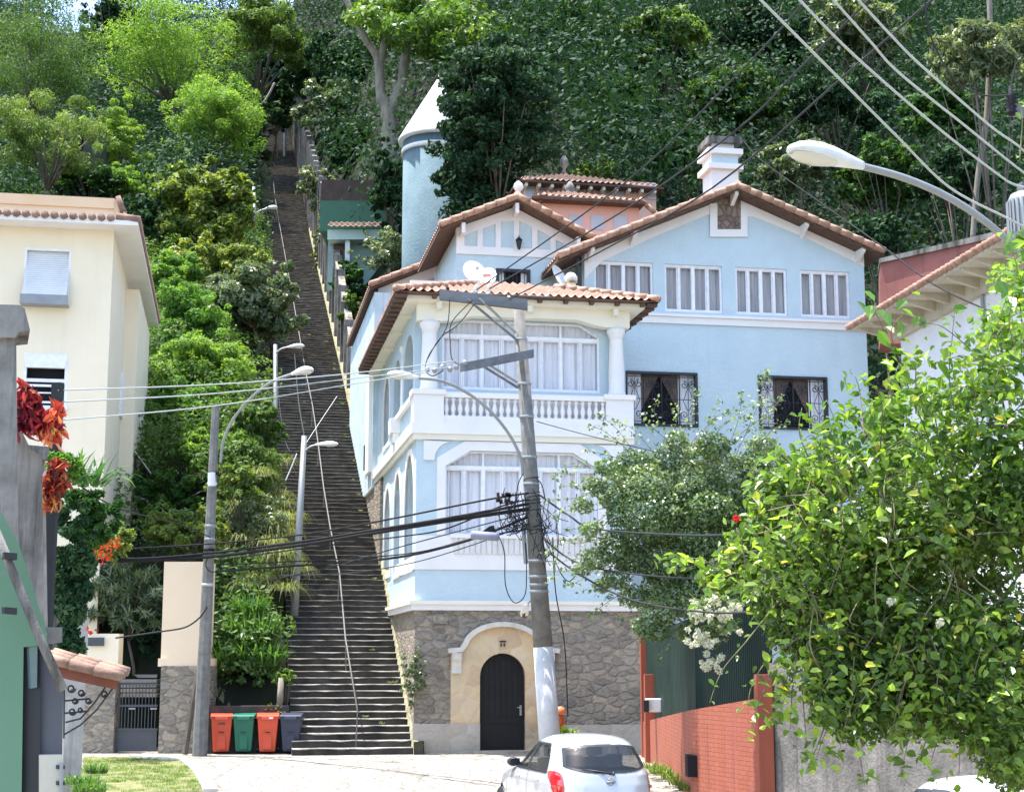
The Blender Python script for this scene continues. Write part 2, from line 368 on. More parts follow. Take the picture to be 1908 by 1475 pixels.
us = sorted(set([-120, -90, -70, -55, -45, -38] + [-34 + i * 1.5 for i in range(21)] + [-5.85, -5.75, -3.35, -3.25, .05, .15] + [2 + i * 2.5 for i in range(6)] + [16.95, 17.05] + [20 + i * 5 for i in range(14)] + [100, 130]))
vs = sorted(set([.9, 1.2, 2.2, 3.2] + [4.2, 5.2] + [6 + 2 * i for i in range(5)] + [15.95, 16.05] + [18 + 3 * i for i in range(36)] + [130, 145, 170, 220]))
grid(us, vs, terr, 'hillside', M_soil, xf=lambda a, b, z: W(a, b, z))
o = MB().add([(-500, -80, -.8), (500, -80, -.8), (500, 700, -.8), (-500, 700, -.8)], [(0, 1, 2, 3)]).build('ground', M_soil); tag(o, kind='structure')
M_road = stone('cobbled road', [(.22, .20, .175), (.33, .31, .27), (.26, .24, .20), (.38, .35, .30)], (.13, .125, .10), 3.0, (1, 1, 1), .05, .03)
ys = [-10, 0, 8, 14, 18, 20, 22, 24, 26, 28, 30, 32, 34, 36, 38, 40, 42, 44, 46, 48]
grid([-30 + i * 2 for i in range(31)], ys, lambda a, b: road_z(b), 'street', M_road, xf=lambda a, b, z: Vector((a, b, z)))

# ------------------------------------------------------------------ the long public staircase
st = empty('staircase', W(-1.6, 0, 0), 'long steep public staircase of dark stained concrete steps climbing the hill beside the blue house', 'staircase')
mr, mt = MB(), MB(); g = random.Random(3)
v = -.35; z = 0.
while z < 58:
    v2 = v
    while sprof(v2) < z + .18 and v2 < 130: v2 += .01
    v2 = max(v2, v + .2); z2 = z + .18; uL = -3.25
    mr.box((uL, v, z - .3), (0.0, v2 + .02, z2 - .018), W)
    j = [g.uniform(-.012, .012) for _ in range(12)]
    n = 10; top = []; fr = []
    for i in range(n + 1):
        a = uL + (0 - uL) * i / n; q = -.035 + g.uniform(-.03, .02); q2 = g.uniform(-.028, .006)
        fr.append((a, v + q, z2 + q2)); top.append((a, v2 + .01, z2))
    vs_ = [p for p in fr] + [p for p in top] + [(a, b + .006, c - .022) for a, b, c in fr]
    fs_ = [(i, i + 1, n + 2 + i, n + 1 + i) for i in range(n)] + [(2 * n + 2 + i, 2 * n + 3 + i, i + 1, i) for i in range(n)]
    mt.add(vs_, fs_, W)
    v = v2; z = z2
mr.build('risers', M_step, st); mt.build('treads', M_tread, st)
# low mossy kerb on the right of the steps
mk = MB(); g = random.Random(9); pr = None
for i in range(0, 160):
    v = -.5 + i * .42; z = max(0, sprof(v)); h = .32 + g.uniform(-.09, .12); w = .28 + g.uniform(-.06, .08)
    cur = [(-.02 - g.uniform(0, .08), v, z - .6), (-.05, v, z + h), (w - .05, v, z + h + g.uniform(-.05, .05)), (w, v, z - .6)]
    if pr: mk.add(pr + cur, [(0, 1, 5, 4), (1, 2, 6, 5), (2, 3, 7, 6)], W)
    pr = cur
mk.build('kerb', M_moss, st, True)
mh = MB(); pts = []; posts = [0, 3.4, 7, 10.5, 14, 18, 22.5, 27, 33, 39, 45, 52, 59, 66, 74, 82]
for i, v in enumerate(posts):
    u = -1.55 - v * .010; z = sprof(v) + .92; g2 = random.Random(i); pts.append(W(u + g2.uniform(-.05, .05), v, z + g2.uniform(-.06, .06)))
M_rail = plain('rusty grey rail', (.13, .12, .11), .7)
mh.tube(pts, .024, 8)
mh.build('handrail', M_rail, st, True)
for i, v in enumerate(posts):
    u = -1.55 - v * .010
    MB().tube([W(u, v, sprof(v) - .1), pts[i]], .02, 6).build('rail_post', M_rail, st)
for v, s_, q in ((97, .8, 4.), (103, -.9, 3.5)):
    pass
# retaining wall behind the bins and tall wall on the right of the upper steps
rw = empty('retaining_wall', W(-5.6, 1.2, 0), 'dark stained low retaining wall behind the row of wheeled bins', 'wall')
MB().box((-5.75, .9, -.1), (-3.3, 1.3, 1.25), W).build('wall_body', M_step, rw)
M_strw = pm('streaked grey wall', (.19, .165, .135), (.40, .36, .31), .8, .95, 25, .02, streak=.9, sc=(.05, .045, .035), sx=(1, 1, 1), stlo=.45, sthi=.6)
uw = empty('boundary_wall', W(.3, 26, 14), 'tall streaked concrete wall with pilasters beside the upper steps, overgrown with ivy', 'wall')
tp = [(26, 16.2), (38, 22.6), (52, 30.4), (72, 41.0), (92, 50), (105, 57)]
def tpz(v):
    for (a, za), (b, zb) in zip(tp, tp[1:]):
        if v <= b: return za + (zb - za) * (v - a) / (b - a)
    return tp[-1][1]
mw = MB(); mp = MB(); vv = 22.
while vv < 104:
    v2 = vv + 2.4; zt = sprof(vv) + max(1.6, 2.0 + 3.6 * min(1, max(0, (vv - 24) / 30)))
    zt2 = sprof(v2) + max(1.6, 2.0 + 3.6 * min(1, max(0, (v2 - 24) / 30)))
    mw.hexa([(.12, vv, sprof(vv) - 1), (.45, vv, sprof(vv) - 1), (.45, v2, sprof(v2) - 1), (.12, v2, sprof(v2) - 1)], [(.12, vv, zt), (.45, vv, zt), (.45, v2, zt2), (.12, v2, zt2)], W)
    mp.box((-.02, vv - .15, sprof(vv) - .8), (.5, vv + .15, zt + .25), W); vv = v2
mw.build('wall_panel', M_strw, uw); mp.build('pilasters', M_conc, uw)

# ------------------------------------------------------------------ blue house
H = empty('blue_house', O, 'light blue stucco house with tiled gables, white balcony and fieldstone base', 'house', rz=TH)
def fr_(v0): return lambda a, b, d: W(a, v0 + d, b)
def sd_(u0): return lambda a, b, d: W(u0 + d, a, b)
def rect(a0, b0, a1, b1): return [(a0, b0), (a1, b0), (a1, b1), (a0, b1)]
def arch(a0, b0, a1, b1, n=14, ry=None):
    r = (a1 - a0) / 2; ry = ry or r; c = (a0 + a1) / 2
    return [(a0, b0), (a1, b0)] + [(c + r * math.cos(math.pi * i / n), b1 - ry + ry * math.sin(math.pi * i / n)) for i in range(n + 1)]
def grow(poly, d):
    cx = sum(p[0] for p in poly) / len(poly); cy = sum(p[1] for p in poly) / len(poly)
    return [(a + d * (1 if a > cx + .02 else -1 if a < cx - .02 else 0), b + d * (1 if b > cy else -1)) for a, b in poly]
UR = 6.12
# stone base with the arched entrance
M_hood = pm('weathered cream plaster', (.50, .47, .40), (.68, .65, .58), 3, .9, 30, .01, streak=.5, sc=(.25, .22, .17))
door = arch(1.80, -.05, 3.06, 2.66, 16)
MB().slab([(0, -.2), (6.42, -.2), (6.42, 3.82), (0, 3.82)], [door], 0, .5, fr_(0)).build('stone_wall', M_stone, H)
MB().box((0.002, .5, -.2), (.42, 9, 3.82), W).build('stone_wall', M_stone, H)
sur = arch(.98, -.2, 3.95, 2.75, 4)
outer = [(1.0, .02), (3.86, .02), (3.86, 2.72), (3.5, 2.8)] + [(2.43 + 1.0 * math.cos(math.pi * i / 14), 2.72 + .62 * math.sin(math.pi * i / 14)) for i in range(15)] + [(1.36, 2.8), (1.0, 2.72)]
door2 = arch(1.80, .02, 3.06, 2.66, 16)
MB().slab(outer, [], -.06, -.002, fr_(0))
inner_hole = [(1.8, .02)] + [p for p in door2[2:]][::-1][:0]
# surround is one outline running round the door opening
path = [(1.0, .0), (1.80, .0)] + [(2.43 - .63 * math.cos(math.pi * i / 16), 2.03 + .63 * math.sin(math.pi * i / 16)) for i in range(17)] + [(3.06, .0), (3.86, .0), (3.86, 2.72), (3.55, 2.80)] + \
       [(2.43 + 1.12 * math.cos(math.pi * i / 14), 2.80 + .60 * math.sin(math.pi * i / 14)) for i in range(1, 14)] + [(1.31, 2.80), (1.0, 2.72)]
MB().slab(path, [], -.07, .3, fr_(0)).build('door_surround', M_pale, H)
def band(pts, w, d0, d1, name, mat):
    ot = []; it = []
    for i, (a, b) in enumerate(pts):
        p, q = pts[max(i - 1, 0)], pts[min(i + 1, len(pts) - 1)]; dx, dy = q[0] - p[0], q[1] - p[1]; l = math.hypot(dx, dy); nx, ny = -dy / l, dx / l
        ot.append((a + nx * w, b + ny * w)); it.append((a, b))
    return MB().slab(it + ot[::-1], [], d0, d1, fr_(0)).build(name, mat, H)
hood = [(.92, 2.66), (1.3, 2.70)] + [(2.43 - 1.0 * math.cos(math.pi * i / 18), 2.78 + .60 * math.sin(math.pi * i / 18)) for i in range(1, 18)] + [(3.56, 2.70), (4.0, 2.66)]
band(hood, .13, -.22, .0, 'door_hood', M_hood)
for a in (1.02, 3.6):
    mb = MB()
    prof = [(-.20, 2.68), (-.20, 2.5), (-.13, 2.4), (-.10, 2.22), (-.14, 2.12), (-.02, 2.1), (.0, 2.68)]
    mb.hexa([(a, p[0], p[1]) for p in prof], [(a + .26, p[0], p[1]) for p in prof], W); mb.build('door_bracket', M_hood, H)
for a0, a1, zt in ((-.03, 1.0, .78), (3.86, 6.42, .72)):
    MB().box((a0, -.1, -.2), (a1, .0, zt), W).build('plinth', M_plinth, H)
MB().box((1.0, -.12, -.2), (1.80, -.072, .78), W).build('plinth', M_plinth, H)
d = MB().slab(arch(1.80, .06, 3.06, 2.66, 16), [], .14, .2, fr_(0)).build('door', M_door, H)
for i in range(7):
    a = 1.93 + i * .165; h = 2.0 + math.sqrt(max(0, .6 ** 2 - (a + .06 - 2.43) ** 2))
    MB().box((a, .125, .95), (a + .12, .139, min(h, 2.5)), W).build('plank', M_door, d)
MB().box((1.9, .125, .14), (2.96, .139, .3), W).build('rail', M_door, d); MB().box((1.9, .125, .78), (2.96, .139, .9), W).build('rail', M_door, d)
MB().box((2.93, .09, .98), (2.99, .125, 1.26), W).box((2.86, .07, 1.18), (2.99, .09, 1.21), W).build('handle', M_galv, d)
MB().box((1.6, -.35, -.1), (3.2, .14, .055), W).build('doorstep', M_plinth, H)
# ledge, chamfered at the stair corner
def ring(u0, u1, z0, z1, out, name, mat, vend=9.):
    MB().box((u0 - out, -out, z0), (u1 + .1, .0, z1), W).box((u0 - out, .0, z0), (u0, vend, z1), W).build(name, mat, H)
ring(0, 6.5, 3.82, 3.98, .10, 'ledge', M_white); ring(0, 6.5, 3.98, 4.08, .16, 'ledge', M_cream)
# right half of the lower storeys (behind the shrubs)
# bay front wall, lower storey
octo = lambda x0, x1, y0, y1, c, v: Ls([(x0, y1), (x1, y1), (x1, y0 + c), (x1 - c * 1.5, y0), (x0 + c * 1.5, y0), (x0, y0 + c)], v)
def octz(a0, z0, a1, z1, c): return [(a0, z0), (a1, z0), (a1, z1 - c), (a1 - c * 1.6, z1), (a0 + c * 1.6, z1), (a0, z1 - c)]
low = octz(.82, 5.85, 5.16, 8.24, .44)
MB().slab([(0, 4.08), (UR, 4.08), (UR, 8.52), (0, 8.52)], [low], 0, .3, fr_(0)).build('wall', M_blue, H)
lo2 = octz(.58, 5.85, 5.40, 8.5, .48)
MB().slab([(.58, 5.87), (.82, 5.87)] + [low[5], low[4], low[3], low[2]] + [(5.16, 5.87), (5.40, 5.87)] + lo2[2:], [], -.05, .04, fr_(0)).build('window_surround', M_white, H)
MB().box((0.0, -.04, 4.93), (UR, -.002, 5.86), W).build('white_band', M_white, H)
MB().box((-.04, 0, 4.93), (-.002, 5, 5.3), W).build('white_band', M_white, H)
M_shut = pm('dirty white panel', (.60, .59, .56), (.72, .71, .68), 2, .8, 20, .004, streak=.3, sc=(.35, .33, .3))
mb = MB()
for i in range(26):
    a = 1.05 + i * .156; mb.box((a, -.075, 5.36), (a + .12, -.045, 5.80), W)
mb.build('lower_balustrade', M_shut, H); MB().box((.95, -.12, 5.80), (5.15, -.03, 5.9), W).build('sill', M_white, H)
# windows of rows of panes with curtains behind the glass
def rowwin(name, a0, z0, a1, z1, v, n, curt, xfv=fr_, transom=None, oc=None, fw=.055, parent=None, dbl=(), tn=4):
    f = MB(); parent = parent or H; x = xfv(v)
    tz = transom or z1
    f.slab(rect(a0, z0, a1, tz), [rect(a0 + fw, z0 + fw, a1 - fw, tz - fw)], 0, .09, x)
    wdt = (a1 - a0) / n; ps = []
    for i in range(n):
        l = a0 + i * wdt; m = fw * (1.0 if i in dbl else .5)
        if i: f.add(*_bx(l - m / 1.3, z0 + fw, l + m / 1.3, tz - fw, -.008 if i in dbl else .01, .085), x)
        ps.append((l + .02, l + wdt - .02))
        f.slab(rect(l + .035, z0 + fw - .01, l + wdt - .035, tz - fw + .01), [rect(l + .066, z0 + fw + .03, l + wdt - .066, tz - fw - .03)], .03, .07, x)
    if transom and oc:
        inner = [(a0 + fw, tz), (a1 - fw, tz), (oc[2][0] - fw, oc[2][1]), (oc[3][0], oc[3][1] - fw), (oc[4][0], oc[4][1] - fw), (oc[5][0] + fw, oc[5][1])]
        f.slab([(oc[0][0], tz - .01), (oc[1][0], tz - .01)] + oc[2:], [[(inner[0][0], tz + .05), (inner[1][0], tz + .05)] + inner[2:]], .003, .088, x)
        for i in range(1, tn):
            l = a0 + (a1 - a0) * i / tn; f.add(*_bx(l - .03, tz + .02, l + .03, z1 - fw * .8, .012, .08), x)
    w = f.build(name, M_frame, parent)
    MB().add([(a0, z0, .05), (a1, z0, .05)] + [(p[0], p[1], .05) for p in (oc[2:] if oc else [(a1, z1), (a0, z1)])], [tuple(range(6 if oc else 4))], x).build('pane', M_glass, w)
    c = MB(); g = random.Random(int(a0 * 100 + v * 7)); nn = int((a1 - a0) / .035); prev = None; vs_ = []; 
    for i in range(nn + 1):
        a = a0 + (a1 - a0) * i / nn; dd = .17 + .035 * math.sin(a * 34 + 2 * math.sin(a * 5)) + .01 * g.random()
        vs_ += [(a, z0, dd), (a + .015 * math.sin(a * 9), z1, dd)]
    c.add(vs_, [(2 * i, 2 * i + 2, 2 * i + 3, 2 * i + 1) for i in range(nn)], x)
    c.build('curtain', curt, w, True)
    MB().add([(a0 - .1, z0 - .1, .5), (a1 + .1, z0 - .1, .5), (a1 + .1, z1 + .1, .5), (a0 - .1, z1 + .1, .5)], [(0, 1, 2, 3)], x).build('dark_backing', M_dark, w)
    return w
def _bx(a0, b0, a1, b1, d0, d1):
    return ([(a0, b0, d0), (a1, b0, d0), (a1, b1, d0), (a0, b1, d0), (a0, b0, d1), (a1, b0, d1), (a1, b1, d1), (a0, b1, d1)],
            [(0, 3, 2, 1), (4, 5, 6, 7), (0, 1, 5, 4), (1, 2, 6, 5), (2, 3, 7, 6), (3, 0, 4, 7)])
rowwin('window', .82, 5.87, 5.16, 8.24, .12, 8, M_curt, transom=7.78, oc=low, dbl=(2, 4, 6))
# quarter-round brackets under the balcony slab
for s, a in ((1, .2), (-1, 5.9)):
    q = [(a, 8.5), (a, 7.95), (a + s * .3, 7.95)] + [(a + s * (.3 + .5 * (1 - math.cos(t))), 7.97 + .5 * math.sin(t)) for t in [i * math.pi / 16 for i in range(1, 9)]]
    MB().slab(q, [], -.06, -.002, fr_(0)).build('bracket', M_white, H)
# balcony slab
ring(0, UR, 8.52, 8.68, .10, 'balcony_slab', M_cream, 17.5); ring(0, UR, 8.68, 8.98, .16, 'balcony_slab', M_white, 17.5)
MB().box((0, 0, 8.7), (UR, 4, 8.95), W).build('balcony_floor', M_white, H)
# balustrade
MB().box((.72, -.12, 8.98), (5.4, .1, 9.2), W).build('balustrade_base', M_white, H)
bal = MB().box((.72, -.14, 9.72), (5.42, .14, 9.86), W).build('balustrade', M_white, H)
prof = [(.055, 9.2), (.055, 9.24), (.03, 9.26), (.062, 9.4), (.04, 9.52), (.026, 9.6), (.05, 9.66), (.05, 9.72)]
pb = MB().lathe([(r * 1.25, z - 9.2) for r, z in prof], (0, 0, 0), 10).build('baluster', M_white, bal, True, )
b0 = pb.data
b0.transform(wmat(bal))   # authored at the origin
Hm = wmat(H).inverted()
for i in range(24):
    a = .83 + i * .1955; q = W(a, -.02, 9.2)
    if i == 0: pb.location = Hm @ q
    else:
        c = pb.copy(); COL.objects.link(c); c.parent = bal; c.location = Hm @ q
# pedestals and columns
for a0, a1 in ((-.1, .74), (5.4, 6.2)):
    MB().box((a0, -.16, 8.98), (a1, .5, 9.78), W).box((a0 - .06, -.22, 9.78), (a1 + .06, .5, 9.92), W).build('pedestal', M_white, H)
def column(u, v, r, z0=9.92, z1=11.9):
    c = W(u, v, 0)
    pr_ = [(r * 1.18, z0), (r * 1.18, z0 + .08), (r * 1.04, z0 + .14), (r * 1.03, z0 + .7), (r * .86, z1 - .36), (r * .86, z1 - .30), (r * 1.0, z1 - .28), (r * .95, z1 - .22), (r * 1.22, z1 - .12), (r * 1.22, z1)]
    MB().lathe(pr_, (c.x, c.y, 0), 24).build('column', M_white, H, True)
column(.36, .14, .235); column(5.78, .14, .22); column(.16, 3.9, .2)
# loggia back wall and window of the balcony storey
up = octz(.76, 10.05, 5.36, 12.05, .38)
MB().slab([(.2, 8.9), (5.95, 8.9), (5.95, 12.4), (.2, 12.4)], [up], 0, .25, fr_(.42)).build('wall', M_blue, H)
MB().box((.3, .39, 8.98), (5.9, .415, 9.97), W).build('inner_parapet', M_white, H)
rowwin('window', .76, 10.05, 5.36, 12.05, .46, 8, M_curt, transom=11.6, oc=up, dbl=(2, 4, 6))
# frieze over the columns with a shallow arched lower edge
fz = [(-.02, 12.62), (-.02, 11.9), (.70, 11.9), (1.0, 11.94), (1.6, 12.08), (4.6, 12.08), (5.15, 11.94), (5.45, 11.9), (6.14, 11.9), (6.14, 12.62)]
MB().slab(fz, [], 0, .38, fr_(-.06)).build('frieze', M_cream, H)
MB().box((5.98, .44, 8.9), (6.12, 4.3, 12.6), W).build('wall', M_blue, H)
# side wall facing the staircase: arches below, loggia above
ar = [arch(.35, 4.9, 2.6, 8.27, 14, 1.5), arch(3.75, 4.9, 5.55, 8.12, 14, 1.3), arch(6.7, 5.2, 8.6, 7.95, 14, 1.2)]
MB().slab(rect(.3, 4.08, 9.3, 8.52), ar, 0, .45, sd_(.0)).build('side_wall', M_blue, H)
MB().box((-.001, .0, 4.08), (.3, .3, 8.52), W)
for q in ar:
    g_ = grow(q, .16); MB().slab([(a, max(b, 4.93)) for a, b in g_], [q], -.035, .05, sd_(.0)).build('arch_surround', M_white, H)
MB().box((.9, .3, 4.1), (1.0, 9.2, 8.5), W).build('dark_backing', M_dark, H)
for a, z in ((1.0, 6.4), (4.6, 6.4), (7.5, 6.4)): MB().box((.44, a, 4.9), (.5, a + .12, 8.1), W).build('shutter', M_white, H)
ar2 = [arch(1.0, 9.9, 3.4, 11.9, 14, .9), arch(4.3, 9.3, 6.3, 11.75, 14, .9), arch(7.5, 9.5, 9.3, 11.7, 14, .9)]
MB().slab(rect(.68, 8.98, 11.6, 12.5), ar2, 0, .4, sd_(.0)).build('side_wall', M_blue, H)
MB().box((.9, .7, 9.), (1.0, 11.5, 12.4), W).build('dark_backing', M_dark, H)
MB().slab(grow(ar2[2], .15), [ar2[2]], -.03, .05, sd_(.0)).build('arch_surround', M_white, H)
MB().box((-.12, .75, 9.72), (.12, 6.4, 9.86), W).build('side_handrail', M_white, H)
MB().box((-.3, 4.2, 9.3), (.0, 4.9, 9.75), W).box((-.22, 4.3, 9.0), (.0, 4.8, 9.3), W).build('bracket', M_white, H)
M_sidew = pm('weathered white blue wall', (.40, .54, .60), (.62, .70, .72), 1.2, .85, 15, .02, streak=.6, sc=(.28, .33, .33))
MB().box((-.18, 11.6, 8.4), (.4, 22.5, 15.4), W).build('side_wall', M_sidew, H)
MB().box((-.30, 11.9, 8.98), (-.182, 13.2, 12.5), W).build('pilaster', M_white, H)
MB().box((-.10, 9.3, -.2), (.40, 22.5, 8.4), W).build('stone_wall', M_stone, H)
MB().box((-.26, 13.6, 9.3), (-.19, 14.3, 10.2), W).build('meter_hatch', M_black, H)
# ---- roofs
def tiles(a0, a1, base, across, up, limit, name='roof', mat=None, parent=None, per=.24, step=.42, amp=.045):
    """barrel tiled slope: base point + across*a + up*b ; limit(a) slope length"""
    nrm = across.cross(up).normalized()
    if nrm.z < 0: nrm = -nrm
    m = MB(); n = max(2, int((a1 - a0) / per * 8)); g = random.Random(int(a0 * 10) + int(base.x * 10))
    cols = []; mx = max(limit(a0 + (a1 - a0) * i / n) for i in range(n + 1)); K = int(mx / step) + 1
    prev = None
    for i in range(n + 1):
        a = a0 + (a1 - a0) * i / n; lm = limit(a); ph = (a / per) % 1; h = amp * (1 if ph < .5 else -.6) * abs(math.sin(2 * math.pi * ph))
        col = []
        for k in range(K):
            b0_, b1_ = min(k * step, lm), min((k + 1) * step, lm)
            col.append(base + across * a + up * b0_ + nrm * (h + .03)); col.append(base + across * a + up * b1_ + nrm * (h + (0.0 if b1_ < lm or True else 0)))
        if prev:
            m.add(prev + col, [(j, j + 1, 2 * K + j + 1, 2 * K + j) for j in range(2 * K - 1)])
        prev = col
    return m.build(name, mat or M_tile, parent or H, True)
def verge(p0, p1, name='verge_tiles', r=.10, mat=None, parent=None, seg=.42):
    p0, p1 = Vector(p0), Vector(p1); d = (p1 - p0); Ln = d.length; n = max(1, round(Ln / seg)); m = MB()
    for i in range(n):
        a = p0 + d * (i / n); b = p0 + d * ((i + 1.06) / n); m.tube([a + Vector((0, 0, .012)), b], [r * 1.08, r * .88], 10)
    return m.build(name, mat or M_tile, parent or H, True)
EZ = 12.58; pt = .34; cs = 1 / math.hypot(1, pt)
balr = MB()
tiles(0, 7.57, W(-.72, -.72, EZ), U, (V + Vector((0, 0, pt))) * cs, lambda a: min(a, 7.57 - a, 3.3) / cs + .001, 'balcony_roof', M_tileo)
tiles(0, 12.5, W(-.72, -.72, EZ), V, (U + Vector((0, 0, pt))) * cs, lambda a: min(a, 2.5, 13) / cs + .001, 'balcony_roof')
tiles(0, 4.7, W(6.85, -.72, EZ), V, (-U + Vector((0, 0, pt))) * cs, lambda a: min(a, 2.5) / cs + .001, 'balcony_roof')
for p in ((W(-.72, -.72, EZ + .05), W(1.8, 1.8, EZ + .05 + 2.52 * pt)), (W(6.85, -.72, EZ + .05), W(4.35, 1.8, EZ + .05 + 2.5 * pt))): verge(*p, name='hip_tiles')
MB().box((.1, 2.7, 12.9), (5.9, 3.0, 13.72), W).build('terrace_parapet', M_white, H)
MB().box((-.35, -.42, 12.40), (6.5, 4, 12.45), W).box((-.35, 4, 12.40), (0, 11.7, 12.45), W).build('soffit', M_cream, H)
MB().box((-.37, -.42, 12.45), (6.52, -.36, 12.53), W).build('fascia', M_cream, H)
mb = MB()
for i in range(40): mb.box((-.70, -.62 + i * .31, 12.44 - .03 * (i % 2)), (-.36, -.62 + i * .31 + .17, 12.56), W)
mb.box((-.72, -.7, 12.53), (-.36, 11.6, 12.57), W)
for i in range(14): mb.box((6.52, -.6 + i * .33, 12.44 - .03 * (i % 2)), (6.83, -.6 + i * .33 + .18, 12.56), W)
mb.box((6.5, -.7, 12.53), (6.84, 4, 12.57), W)
mb.box((-.7, -.70, 12.53), (6.84, -.36, 12.57), W)
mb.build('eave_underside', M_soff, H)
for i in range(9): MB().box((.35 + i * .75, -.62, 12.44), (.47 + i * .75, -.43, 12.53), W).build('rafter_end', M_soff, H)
for a in (.5, 3.1, 5.6): MB().box((a, -.36, 12.2), (a + .14, .0, 12.395), W).build('soffit_bracket', M_cream, H)
# side soffit beams
for i in range(4): MB().box((-.33, 1.5 + i * 2.5, 12.3), (.0, 1.7 + i * 2.5, 12.395), W).build('soffit_bracket', M_cream, H)
# main body behind the balcony
def gable(v0, v1, ul, zl, ua, za, ur, zr, right=True, left=True, thick=.1, r=.11):
    for s, ue, ze, on in ((1, ul, zl, left), (-1, ur, zr, right)):
        if not on: continue
        dv = Vector((0, 0, za - ze)) + U * (ua - ue); up_ = dv.normalized(); ln = dv.length
        tiles(0, v1 - v0, W(ue, v0, ze), V, up_, lambda a, ln=ln: ln, 'roof', per=.3)
        lo = [W(ue, v0 + .02, ze - .05), W(ue, v1, ze - .05), W(ua, v1, za - .05), W(ua, v0 + .02, za - .05)]
        hi = [p - Vector((0, 0, thick)) for p in lo]
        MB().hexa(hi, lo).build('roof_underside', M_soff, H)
        verge(W(ue, v0, ze), W(ua, v0, za), r=r)
        verge(W(ue, v0 + .22, ze - .0), W(ua, v0 + .22, za), r=r)
        m = MB(); k = int(ln / .42)
        for i in range(k):
            a = W(ue, v0 + .02, ze - .17) + dv * (i / k); b = a + dv * (.8 / k); m.hexa([a, b, b + V * .3, a + V * .3], [p + Vector((0, 0, .07)) for p in (a, b, b + V * .3, a + V * .3)])
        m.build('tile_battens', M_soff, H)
    verge(W(ua, v0, za + .02), W(ua, v1, za + .02), 'ridge_tiles', .13)
# right wing wall (v=4)
rg = (4.76, 14.85, 10.65, 17.44, 15.56, 15.5)
gable(3.3, 13, *rg)
wl, wr = 5.75, 15.13
def rakez(u, g_, off): 
    ul, zl, ua, za, ur, zr = g_
    return (zl + (za - zl) * (u - ul) / (ua - ul) if u < ua else zr + (za - zr) * (ur - u) / (ur - ua)) - off
WIN = [((1107, 487), (1218, 580)), ((1238, 490), (1347, 583)), ((1370, 497), (1468, 590)), ((1490, 502), (1585, 592))]
wr_ = []
for a, b in WIN:
    p, q = L(*a, 4), L(*b, 4); wr_.append((p[0], 13.38, q[0], 14.93))
IW = [(7.04, 9.69, 9.37, 11.39), (11.42, 9.70, 13.7, 11.39)]
sq = [(10.22, 15.85), (11.06, 15.85), (11.06, 17.10), (10.22, 17.10)]
MB().slab([(wl, -.3), (wr, -.3), (wr, rakez(wr, rg, .16)), (10.65, 17.28), (wl, rakez(wl, rg, .16))], [rect(*w) for w in wr_] + [rect(*w) for w in IW], 0, .35, fr_(4.0)).build('wall', M_blue, H)
MB().box((15.0, 4.34, 3), (15.13, 13, 15.5), W).build('wall', M_blue, H)
# white trim following the rake
k1 = [(wl, rakez(wl, rg, .17)), (10.65, 17.27), (wr, rakez(wr, rg, .17)), (wr, rakez(wr, rg, .55)), (13.2, rakez(13.2, rg, .45)), (11.4, 16.62), (9.85, 16.62), (8.0, rakez(8, rg, .5)), (wl + .6, rakez(wl + .6, rg, .62)), (wl, rakez(wl, rg, 1.0))]
MB().slab(k1, [], -.03, -.002, fr_(4)).build('gable_trim', M_white, H)
MB().slab(Ls([(1322, 442), (1392, 442), (1392, 380), (1322, 380)], 4), [Ls([(1336, 428), (1379, 428), (1379, 362), (1336, 362)], 4)[:2] + [(L(1379, 382, 4)), (L(1336, 382, 4))]], -.06, -.03, fr_(4)).build('niche_frame', M_white, H)
M_niche = stone('niche fieldstone', [(.16, .11, .085), (.27, .19, .15), (.20, .15, .12)], (.12, .09, .075), 5.5, (1, 1, 1), .06, .05)
MB().slab(Ls([(1336, 428), (1379, 428), (1379, 358), (1336, 358)], 4), [], -.075, -.02, fr_(4)).build('stone_niche', M_niche, H)
MB().box((7.2, 3.94, 12.98), (15.19, 4.0, 13.22), W).box((7.2, 3.88, 13.2), (15.2, 4.0, 13.28), W).build('string_course', M_white, H)
for i, w in enumerate(wr_): rowwin('window', *w, 4.06, 4, M_curt2, dbl=(2,), fw=.07)
for u in (5.9, 7.3, 10.65, 13.0, 14.9):
    z = rakez(u, rg, .12) - .12; mb = MB()
    mb.hexa([(u - .06, 3.42, z - .02), (u + .06, 3.42, z - .02), (u + .06, 4.0, z - .30), (u - .06, 4.0, z - .30)], [(u - .06, 3.42, z + .1), (u + .06, 3.42, z + .1), (u + .06, 4.0, z + .1), (u - .06, 4.0, z + .1)], W); mb.build('eave_bracket', M_white, H)
